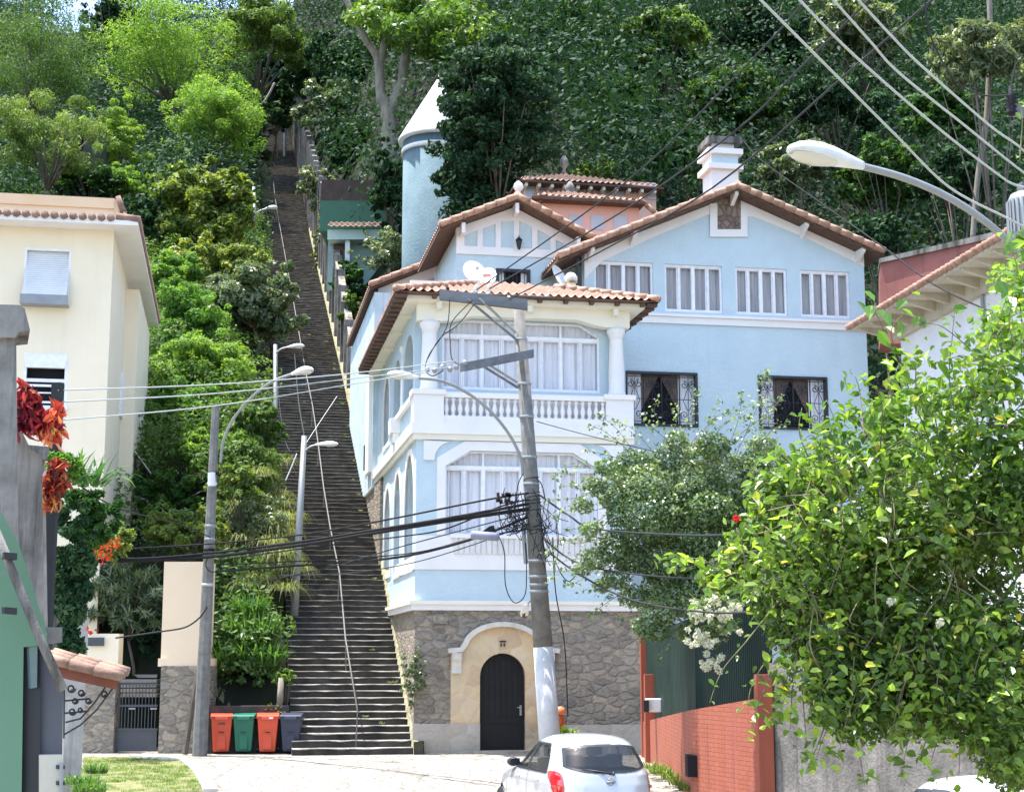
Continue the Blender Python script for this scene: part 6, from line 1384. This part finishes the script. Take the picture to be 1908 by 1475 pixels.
# right of the stairs
tree('ivy tumbling over the streaked boundary wall beside the upper steps', 588, 345, 100, 30, 42, G_pale, 4200, .28, 60, name='ivy', cat='ivy', trunk=False, low=-1)
tree('thin ivy tail hanging down the boundary wall near the green hut', 606, 410, 94, 14, 50, G_pale, 1800, .24, 61, name='ivy', cat='ivy', trunk=False, low=-1)
tree('moss and fern tuft at the stair landing below the highest wall', 592, 470, 96, 12, 60, G_straw, 900, .2, 62, name='ivy', cat='ivy', trunk=False, low=-1)
tree('dark ivy column wrapping the forked tree trunk beside the tower', 722, 345, 80, 36, 85, G_dark, 6500, .26, 63, name='ivy', cat='ivy', low=-1)
tree('grey green hedge behind the left tiled roof', 735, 475, 77, 75, 45, G_pale, 8000, .16, 64, name='hedge', cat='hedge')
tree('green shrub beside the hut below the tiled canopy', 650, 530, 80, 30, 45, G_mid, 3500, .2, 65, name='shrub', cat='shrub')
tree('dark shrub between boundary wall and tiled roof edge', 655, 590, 74, 25, 50, G_mid, 3000, .2, 66, name='shrub', cat='shrub')
RT = [('shadowy tree left of the dark upper flight of the stairs', 462, 255, 116, 42, 80, G_dark, 8000, .36, {}),
      ('dark foliage closing over the topmost steps', 512, 205, 136, 42, 55, G_dark, 7000, .4, {}),
      ('tall dark tree behind the bamboo like tree at the small gap of sky', 205, 40, 150, 60, 60, G_dark, 7000, .42, {}),
      ('dark tree overhanging the shaded top of the stairs', 508, 135, 140, 62, 85, G_dark, 13000, .40, dict(nc=36)),
      ('dark tree right of the highest lamp over the boundary wall', 580, 140, 132, 50, 60, G_dark, 7000, .4, {}),
      ('dark glossy tree half hiding the round tower', 925, 215, 66, 110, 160, G_dark, 24000, .25, dict(nc=60, extra=[tuple(PY(x, y, 66)) + (r, r, r) for x, y, r in ((840, 190, .6), (850, 240, .7), (845, 290, .6), (855, 340, .8), (832, 160, .35), (835, 330, .45), (850, 400, .8), (900, 400, 1.2), (860, 150, .6))])),
      ('lower part of dark glossy growth behind the small gable', 890, 350, 67, 75, 60, G_dark, 7000, .27, {}),
      ('light leafed tree above the highest stair wall', 615, 205, 116, 62, 50, G_pale, 7000, .4, {}),
      ('dark tree between the stair top and the forked tree', 650, 110, 122, 75, 80, G_dark, 8000, .42, {}),
      ('shadowy tree left of the forked trunk', 665, 275, 106, 55, 60, G_dark, 6000, .36, {}),
      ('mid green tree with pale sprays above the pink house', 1140, 215, 84, 80, 75, G_mid, 9000, .30, dict(nc=34)),
      ('tall tree with light top behind the dark glossy tree', 1060, 60, 90, 95, 80, G_bank, 9000, .34, dict(nc=34)),
      ('bright sprayed tree at the top above the pink house', 1230, 90, 92, 100, 75, G_bank, 9000, .34, dict(flat=.45, nc=34)),
      ('bright green tuft behind the roof ridge of the pink house', 1110, 320, 74, 36, 20, G_lime, 1800, .25, {}),
      ('green tree left of the white chimney', 1255, 290, 78, 55, 50, G_mid, 6000, .28, {}),
      ('mid green tree directly above the white chimney', 1370, 190, 86, 85, 75, G_mid, 9000, .30, {}),
      ('dark tree at the top above the chimney', 1420, 60, 96, 95, 70, G_dark, 9000, .34, {}),
      ('dark tree just above the near street lamp head', 1560, 190, 84, 90, 70, G_dark, 9000, .3, {}),
      ('lighter tree at the top crossed by the pale cables', 1600, 50, 92, 95, 70, G_pale, 8000, .34, {}),
      ('pale leafed tree right of the chimney below the lamp head', 1480, 310, 74, 70, 55, G_pale, 7000, .28, {}),
      ('mid green tree behind the curve of the near lamp arm', 1650, 330, 74, 80, 65, G_mid, 8000, .28, {}),
      ('dark tree above the white house roof', 1780, 330, 70, 85, 60, G_dark, 8000, .27, {}),
      ('shadowy tree between wing roof and red brown wall', 1640, 440, 66, 55, 40, G_dark, 4000, .26, {}),
      ('pale leafed tree in the upper right corner', 1835, 105, 62, 105, 75, G_pale, 8000, .34, dict(asp=.32, droop=.8, nc=30)),
      ('mid green tree below the pale leafed tree on the right', 1760, 205, 76, 75, 60, G_mid, 6500, .28, {})]
for i, (lb, px, py, Y, rx, ry, mt_, n, sz, kw) in enumerate(RT): tree(lb, px, py, Y, rx, ry, mt_, n, sz, 200 + i, group=gr2, **kw)
FT = empty('forked_tree', PY(725, 440, 84), 'forked tree with two bare pale limbs rising left of the round tower', 'tree')
mb = MB(); Yf = 84.
mb.tube(smooth([PY(728, 470, Yf), PY(725, 268, Yf), PY(721, 203, Yf), PY(709, 176, Yf), PY(704, 112, Yf), PY(674, 61, Yf), PY(636, -20, Yf)]), [.46] * 6 + [.42] * 6 + [.34] * 6 + [.27] * 6 + [.22] * 6 + [.18] * 7, 9)
mb.tube(smooth([PY(722, 210, Yf), PY(730, 198, Yf), PY(748, 156, Yf), PY(759, 88, Yf), PY(786, 37, Yf), PY(806, -20, Yf)]), [.32] * 12 + [.27] * 6 + [.22] * 6 + [.17] * 7, 9)
mb.tube(smooth([PY(707, 120, Yf), PY(713, 100, Yf), PY(716, 60, Yf), PY(700, -10, Yf)]), [.22] * 10 + [.14] * 9, 7)
for a, b in (((759, 88), (800, 60)), ((786, 37), (840, 50)), ((674, 61), (660, 20)), ((716, 60), (740, 20)), ((786, 40), (760, -10))): mb.tube([PY(*a, Yf), PY((a[0] + b[0]) / 2, (a[1] + b[1]) / 2 - 8, Yf), PY(*b, Yf - 1)], [.13, .1, .04], 5)
mb.build('trunk', M_barkp, FT, True)
cl = [tuple(PY(x + g1.normal() * 16, y + g1.normal() * 9, Yf - 1 + g1.normal() * 1.5)) + (1.0, 1.0, .55) for x, y in ((760, 20), (800, 30), (840, 45), (870, 25), (790, 70), (820, 80), (700, 10), (740, 45), (860, 60), (680, 25), (770, 5), (720, 60), (885, 50), (830, 10)) for _ in range(3)]
Q, m, rn = clump_leaves(cl, 7500, .36, g1, .5, .6, .7, .5, .3); link('crown', np_mesh('crown', Q, m, rn), leafm('sunny green leaves', [(0, (.03, .08, .015)), (.5, (.07, .16, .03)), (1, (.16, .26, .05))], .35, .45), FT)
for lb, pts, r in (('bare thin trunk standing in the dark forest right of the near lamp', [(1812, 450, 64), (1822, 330, 64), (1838, 220, 64), (1845, 60, 64), (1842, -20, 64)], .12), ('bare grey branches left of the highest stair lamp', [(455, 215, 118), (487, 195, 118), (500, 178, 118), (512, 155, 118)], .1)):
    tag(MB().tube(smooth(px3(pts)), r, 6).build('bare_trunk', M_barkp, None, True), lb, 'tree trunk')

# bougainvillea before the right wing
def sprays(parent, curves, Yd, ls, mat, seed, rt=.008, asp=.7, fold=0.):
    g_ = np.random.default_rng(seed); tb = MB(); QQ = []; RR = []
    for pts in curves:
        P = smooth([PY(x, y, Yd + g_.normal() * .15) for x, y in pts], 6); tb.tube(P, [rt * (1 - .7 * i / len(P)) for i in range(len(P))], 4)
        L_ = sum((b - a).length for a, b in zip(P, P[1:])); n = int(L_ * 42)
        t = g_.random(n) * (len(P) - 1); C = np.array([tuple(P[int(q)].lerp(P[min(int(q) + 1, len(P) - 1)], q % 1)) for q in t]); w = (.03 + .10 * (1 - t / len(P)))[:, None]; C = C + g_.normal(size=C.shape) * w
        Nn = unit(g_.normal(size=(n, 3)) * .6 + np.array([0, -.3, .7])); q_, m_ = leaf_quads(C, Nn, ls * (.6 + .7 * g_.random(n)), asp, g_, .3, fold); QQ.append(q_); RR.append(np.repeat(g_.random(n), 2 if fold else 1))
    link('sprays', np_mesh('sprays', np.concatenate(QQ), sum(len(r) for r in RR), np.concatenate(RR)), mat, parent); tb.build('twigs', M_bark, parent, True)
SPR = [[(1250, 900), (1300, 810), (1370, 770), (1420, 800)], [(1350, 900), (1400, 830), (1450, 820)], [(1150, 950), (1090, 1010), (1040, 1000)], [(1180, 900), (1110, 870), (1060, 870), (1030, 890)], [(1200, 870), (1150, 800), (1110, 770)], [(1170, 1000), (1090, 1075), (1050, 1090)], [(1180, 1090), (1120, 1130), (1100, 1150)], [(1230, 1140), (1180, 1160), (1150, 1150)], [(1260, 1170), (1230, 1215), (1225, 1240)], [(1220, 850), (1240, 810), (1220, 770), (1225, 745)], [(1300, 850), (1320, 800), (1345, 740)], [(1340, 860), (1370, 800), (1385, 730)], [(1150, 900), (1090, 905), (1040, 905)], [(1140, 1040), (1080, 1040), (1030, 1050)], [(1180, 900), (1120, 910), (1070, 928), (1012, 930)], [(1170, 930), (1110, 950), (1060, 950), (1030, 965)], [(1180, 960), (1120, 930), (1060, 900)], [(1160, 1010), (1100, 1000), (1050, 1010), (1015, 1030)], [(1170, 1050), (1110, 1060), (1060, 1062), (1020, 1080)], [(1180, 1080), (1130, 1100), (1090, 1098)], [(1210, 880), (1160, 830), (1120, 800), (1098, 795)], [(1190, 870), (1140, 850), (1090, 838)], [(1230, 860), (1180, 800), (1140, 785)], [(1260, 850), (1280, 790), (1300, 740), (1296, 725)], [(1240, 850), (1262, 780), (1258, 755)], [(1310, 840), (1350, 790), (1400, 755), (1440, 745)], [(1330, 850), (1390, 800), (1430, 770), (1462, 735)], [(1370, 850), (1410, 760), (1425, 700), (1432, 690)], [(1290, 830), (1330, 780), (1360, 765)], [(1200, 1130), (1160, 1120), (1130, 1108)], [(1240, 1150), (1200, 1180), (1190, 1200)], [(1160, 1000), (1110, 1030), (1070, 1035)], [(1150, 940), (1100, 980), (1050, 985)], [(1270, 840), (1220, 800), (1200, 770)], [(1400, 850), (1440, 800), (1470, 790)]]
c = PY(1250, 960, 31.5); sf = 31.5 / F
ex = []
for x, y, r in ((1110, 905, 24), (1085, 940, 22), (1100, 985, 22), (1085, 1060, 18), (1130, 870, 24), (1420, 830, 30), (1460, 900, 40), (1120, 1090, 18), (1150, 930, 36), (1110, 1040, 30), (1150, 1075, 30), (1180, 860, 34), (1260, 820, 26), (1330, 830, 34), (1360, 880, 50), (1180, 1110, 30), (1230, 1140, 40), (1150, 1020, 45), (1200, 960, 70), (1290, 900, 60), (1260, 1040, 75), (1200, 900, 50), (1290, 1120, 45), (1340, 950, 70), (1400, 870, 40), (1330, 1030, 70), (1390, 960, 60), (1180, 1040, 40), (1220, 1170, 35), (1290, 1180, 30), (1160, 890, 34), (1320, 1100, 50), (1240, 860, 40), (1195, 1165, 22), (1300, 850, 40), (1430, 880, 55), (1450, 980, 70), (1420, 1080, 60), (1360, 1090, 60), (1350, 1180, 40), (1250, 1100, 60)):
    P = PY(x, y, 31.5 + g1.normal() * .35); ex.append((P.x, P.y, P.z, r * sf, r * sf * .9, r * sf * .75))
bz = leafm('bougainvillea leaves', [(0, (.05, .10, .04)), (.5, (.16, .235, .10)), (.85, (.30, .38, .20)), (1, (.5, .54, .36))], .35, .3, .6)
bush('bougainvillea', 'small leaved climbing shrub with long sprays reaching to the leaning pole', 'shrub', PY(1310, 1000, 31.5), (1.3, 1.0, 1.1), 26, 78000, .07, bz, 301, base=tuple(PZ(1330, 1400, 0.3)), extra=ex, asp=.75, droop=.4, tr=.03)
BV = bpy.data.objects['bougainvillea']
sprays(BV, SPR, 31.2, .085, bz, 77)
wb = random.Random(4); WB = []
for x, y in ((1290, 1135), (1305, 1155), (1288, 1172), (1312, 1185), (1327, 1192), (1315, 1215), (1332, 1228), (1322, 1242), (1345, 1150), (1330, 1130), (1370, 1170), (1360, 1130), (1300, 1190)):
    for k in range(5): WB.append((x + wb.gauss(0, 9), y + wb.gauss(0, 8), 27.4 + wb.gauss(0, .08), wb.uniform(.03, .085)))
blossoms('bunches of white blossoms hanging before the green corrugated fence', WB, 2600, .045, G_white)
tree('green sprays carrying the white blossoms beside the fence', 1330, 1150, 27.8, 42, 50, bz, 5000, .07, 303, name='shrub', cat='shrub', low=-1, trunk=False)
# near shrub overhanging the right wall
Yn = 11.5; sf = Yn / F; ex = []; gg = random.Random(77)
spots = [(1500, 1000, 95), (1600, 1050, 120), (1700, 1000, 130), (1800, 1000, 130), (1890, 950, 120), (1420, 1010, 70), (1370, 1060, 50), (1330, 1080, 30), (1450, 920, 60), (1540, 880, 75), (1640, 860, 95), (1750, 850, 100), (1860, 820, 110), (1600, 1180, 110), (1720, 1180, 120), (1840, 1180, 130), (1500, 1130, 80), (1430, 1120, 50), (1560, 1260, 60), (1680, 1290, 80), (1800, 1310, 90), (1890, 1320, 90), (1900, 1430, 60), (1480, 860, 28), (1450, 840, 18), (1560, 800, 35), (1590, 770, 25), (1660, 770, 45), (1720, 740, 50), (1790, 740, 60), (1860, 700, 60), (1890, 640, 45), (1900, 560, 30), (1900, 460, 22), (1540, 1330, 32), (1500, 1220, 50), (1600, 1330, 65), (1700, 1330, 60), (1890, 1400, 75), (1890, 520, 55), (1860, 610, 60), (1540, 1290, 45), (1560, 1240, 60), (1460, 1180, 40), (1640, 1260, 80), (1910, 440, 22)]
for x, y, r in spots:
    P = PY(x, y, Yn + gg.uniform(-.5, .7)); ex.append((P.x, P.y, P.z, r * sf, r * sf * 1.2, r * sf * .85))
NS = empty('overhanging_shrub', PY(1985, 1500, 12.2), 'large sunlit shrub with broad yellow green leaves overhanging the grey wall on the right', 'shrub')
Q, m, rn = clump_leaves(ex, 12500, .074, g1, .62, .5, .6, .8, .5, .12); link('leaves', np_mesh('leaves', Q, m, rn), G_bush, NS)
low_ = [e for e, s_ in zip(ex, spots) if s_[1] > 860]
Q, m, rn = clump_leaves(low_, 46000, .045, g1, .6, .5, .5, .9, .5); link('small_leaves', np_mesh('small_leaves', Q, m, rn), G_bushd, NS)
# leafy shoots
tw = MB(); QL = []; RL = []
def shoot(P, ls, a0, nl=9, tip=True):
    P = smooth(px3(P), 5); tw.tube(P, [.006 - .004 * i / len(P) for i in range(len(P))], 5)
    C = []; 
    for i in range(nl):
        q = P[min(len(P) - 1, int(len(P) * (i + .7) / nl))]; C.append((q.x + gg.uniform(-.06, .06), q.y + gg.uniform(-.06, .06), q.z + gg.uniform(-.04, .05)))
    C = np.array(C); Nn = unit(np.array([(gg.gauss(0, .5), gg.gauss(-.35, .4), gg.gauss(.6, .4)) for _ in C])); q_, n_ = leaf_quads(C, Nn, np.array([ls * gg.uniform(.6, 1.25) for _ in C]), .55, g1, .2, .12); QL.append(q_); RL.append(np.repeat(np.array([gg.uniform(.3, .93) for _ in C]), 2))
for pts, ls, nl in (([(1760, 900, 11.3), (1720, 790, 11.2), (1680, 690, 11.1), (1640, 600, 11.1), (1622, 560, 11.1)], .14, 15), ([(1690, 700, 11.1), (1660, 620, 11), (1690, 580, 11)], .14, 7), ([(1800, 850, 11.2), (1770, 720, 11.1), (1775, 620, 11), (1780, 575, 11)], .13, 12), ([(1850, 800, 11.2), (1830, 690, 11), (1860, 600, 11), (1880, 540, 10.9)], .15, 14),
                    ([(1908, 700, 11), (1880, 600, 10.8), (1895, 500, 10.8), (1870, 440, 10.7)], .13, 14), ([(1600, 860, 11.3), (1560, 790, 11.2), (1540, 745, 11.2)], .1, 9), ([(1520, 880, 11.3), (1490, 810, 11.2), (1494, 760, 11.2)], .09, 9), ([(1440, 960, 11.3), (1400, 900, 11.2), (1420, 850, 11.2)], .09, 8), ([(1640, 850, 11.1), (1640, 740, 11), (1600, 700, 11)], .11, 9),
                    ([(1400, 1060, 11.2), (1340, 1080, 11.1), (1300, 1130, 11.1)], .09, 9), ([(1450, 1120, 11.2), (1390, 1195, 11.1), (1345, 1250, 11.1), (1322, 1310, 11.1)], .06, 9), ([(1500, 1180, 11.2), (1430, 1230, 11.1), (1400, 1280, 11.1), (1395, 1310, 11)], .07, 9), ([(1500, 1270, 11.2), (1440, 1310, 11.1)], .06, 5),
                    ([(1550, 1300, 11.2), (1530, 1370, 11.1), (1500, 1440, 11.1)], .07, 9), ([(1900, 300, 11), (1905, 220, 11), (1898, 190, 11)], .1, 5), ([(1750, 1330, 11), (1720, 1400, 11), (1745, 1450, 11)], .07, 8)): shoot(pts, ls, 0, nl)
for i in range(26):
    x, y = gg.uniform(1450, 1900), gg.uniform(820, 1200); a = gg.uniform(-2.6, -.5); l = gg.uniform(50, 150)
    tw.tube(smooth([PY(x, y, 10.9), PY(x + math.cos(a) * l * .5 + gg.uniform(-25, 25), y - math.sin(a) * l * .5, 10.75), PY(x + math.cos(a) * l, y - math.sin(a) * l + gg.uniform(-30, 30), 10.9)], 5), gg.uniform(.003, .006), 5)
for p_ in ((1985, 1500, 12.2),):
    b = PY(*p_)
    for e in ex[::2]: q = Vector(e[:3]); tw.tube([b, b.lerp(q, .5) + Vector((0, 0, .25)), q], [.035, .022, .006], 6)
tw.build('stems', pm('olive stem', (.10, .095, .04), (.26, .23, .12), 6, .8, 20, 0), NS, True)
QL = np.concatenate(QL); RL = np.concatenate(RL); link('shoot_leaves', np_mesh('shoot_leaves', QL, len(RL), RL), G_bush, NS)
blossoms('single red blossom on the left of the overhanging shrub', [(1372, 966, 11.2, .02)], 30, .03, G_redf)
blossoms('pale green flower heads hidden in the overhanging shrub', [(1750, 1160, 10.6, .03), (1660, 1120, 10.6, .03)], 60, .03, G_white)
SP3 = []
for x0, y0, n_ in ((1700, 800, 9), (1850, 760, 8), (1560, 900, 8), (1450, 1000, 8), (1620, 1020, 8), (1780, 980, 8), (1880, 1000, 6), (1600, 1200, 8), (1750, 1220, 8), (1860, 1280, 6), (1500, 1120, 7), (1400, 1060, 6), (1820, 660, 6), (1650, 860, 7)):
    for k in range(n_):
        a = gg.uniform(-.5, 3.6); l = gg.uniform(70, 170); dx, dy = math.cos(a) * l, -math.sin(a) * l; xs, ys_ = x0 + gg.uniform(-60, 60), y0 + gg.uniform(-50, 50)
        SP3.append([(xs, ys_), (xs + dx * .5, ys_ + dy * .6), (xs + dx, ys_ + dy * .85 + gg.uniform(0, 40))])
for k in range(34):
    xs, ys_ = gg.uniform(1430, 1860), gg.uniform(1190, 1330); l = gg.uniform(50, 150); dx = gg.uniform(-45, 35)
    SP3.append([(xs, ys_), (xs + dx * .6, ys_ + l * .5), (xs + dx, ys_ + l)])
sprays(NS, SP3, 10.9, .085, G_bush, 78, .005, .55, .13)
# weeds and grass on the street
M_kerb = pm('kerb stone', (.42, .40, .36), (.52, .5, .46), 3, .9, 30, .01)
ga, gb_, gc, gd_ = PZ(150, 1412, .01), PZ(330, 1412, .01), PY(398, 1480, 31.), PY(140, 1490, 30.)
pts = [PY(138, 1484, 31.5), PZ(158, 1412, 0), PZ(250, 1411, 0), PZ(345, 1418, 0), PZ(372, 1440, -.05), PZ(392, 1480, -.13)]
pts = [Vector((p.x, p.y, road_z(p.y) + .03)) for p in pts]
tag(MB().hexa([p - Vector((0, 0, .1)) for p in pts], pts).build('grass_verge', pm('dry turf', (.10, .12, .04), (.22, .21, .10), 4, .95, 20, .02)), kind='structure')
mb = MB()
kp = pts[2:]
for a, b in zip(kp, kp[1:]):
    n_ = (b - a).normalized().cross(Vector((0, 0, 1))) * .14; mb.hexa([a - n_ - Vector((0, 0, .1)), a + n_ - Vector((0, 0, .1)), b + n_ - Vector((0, 0, .1)), b - n_ - Vector((0, 0, .1))], [a - n_ + Vector((0, 0, .05)), a + n_ + Vector((0, 0, .05)), b + n_ + Vector((0, 0, .05)), b - n_ + Vector((0, 0, .05))])
tag(mb.build('verge_kerb', M_kerb), kind='structure')
gsp = []
for i in range(240):
    a, b = gg.random(), gg.random(); p = pts[0].lerp(pts[5], a).lerp(pts[1].lerp(pts[3], a), b); gsp.append((p.x, p.y, p.z, .16))
me = blades('', None, None, gsp, 9000, .10, .012, G_grass, 71, 1.2, .8, seg=3, part='grass'); tag(link('grass', me, G_grass), 'short dry grass on the verge at the lower left', 'grass', None, 'stuff')
blades('weed_clump', 'leafy green weeds at the corner of the grass verge by the whitewashed wall', 'weeds', [tuple(PY(150, 1460, 29.5)) + (.35,), tuple(PY(165, 1475, 29)) + (.3,), tuple(PY(180, 1440, 31)) + (.2,)], 700, .28, .035, G_cane, 72, 1., .8)
wsp = [tuple(PY(x, y, Y)) + (.22,) for x, y, Y in ((1215, 1432, 36), (1235, 1442, 34.5), (1250, 1450, 33), (1265, 1462, 32), (1285, 1472, 31), (1225, 1440, 35))]
blades('weed_strip', 'yellow green weeds along the foot of the red brick wall', 'weeds', wsp, 700, .3, .03, G_yel, 73, 1.1, .8)
wsp = [tuple(PY(x, y, 33.2)) + (.12,) for x, y in ((1020, 1372), (1035, 1368), (1055, 1366), (1062, 1372))]
blades('weed_tuft', 'small green weeds around the foot of the leaning pole', 'weeds', wsp, 130, .28, .05, G_lime, 74, 1, .8)
# mosses, ferns and litter on the steps
ws = []
for i in range(46):
    v = gg.uniform(0, 40); side_ = gg.random(); u = -.2 - gg.random() * .25 if side_ < .62 else gg.uniform(-3.1, -.3); ws.append(tuple(W(u, v, sprof(v) + .1)) + (.07,))
me = blades('', None, None, ws, 900, .13, .022, G_straw, 75, 1.3, .8, seg=3, part='step_weeds'); tag(link('step_weeds', me, G_straw), 'small weeds and dry leaves growing from cracks of the steps', 'weeds', None, 'stuff')
for i, (x, y, r) in enumerate(((775, 1260, 22), (768, 1220, 16), (782, 1320, 14))):
    pass
tree('small leaved creeper clinging to the stone base beside the lowest steps', 768, 1260, 42.6, 22, 62, G_pale, 1500, .085, 320, name='creeper', cat='creeper', trunk=False, low=-1)
# ------------------------------------------------------------------ camera, light
cam = bpy.data.cameras.new('camera'); co = bpy.data.objects.new('camera', cam); COL.objects.link(co)
co.location = (0, 0, HC); co.rotation_euler = (math.pi / 2 + PIT, 0, 0); cam.sensor_width = 36; cam.sensor_fit = 'HORIZONTAL'; cam.lens = F / 1908 * 36; cam.clip_end = 2000; SC.camera = co
SEL, SAZ = rad(76), rad(-80)      # azimuth measured from +Y towards +X
sd = Vector((math.sin(SAZ) * math.cos(SEL), math.cos(SAZ) * math.cos(SEL), math.sin(SEL)))
wd = bpy.data.worlds.new('World'); SC.world = wd; wd.use_nodes = True; nt = wd.node_tree
sky = nt.nodes.new('ShaderNodeTexSky'); sky.sky_type = 'NISHITA'; sky.sun_disc = False; sky.sun_elevation = SEL; sky.sun_rotation = SAZ; sky.dust_density = 2.0; sky.air_density = 1.0
bg = nt.nodes['Background']; bg.inputs[1].default_value = .15; nt.links.new(sky.outputs[0], bg.inputs[0])
sl_ = bpy.data.lights.new('sun', 'SUN'); sl_.energy = 3.1; sl_.angle = rad(.5); sl_.color = (1, .96, .9); so = bpy.data.objects.new('sun', sl_); COL.objects.link(so); so.rotation_euler = sd.to_track_quat('Z', 'Y').to_euler()
SC.view_settings.view_transform = 'Standard'; SC.view_settings.look = 'None'; SC.view_settings.exposure = 1.9; SC.view_settings.gamma = 1
SC.cycles.max_bounces = 8; SC.cycles.transparent_max_bounces = 16
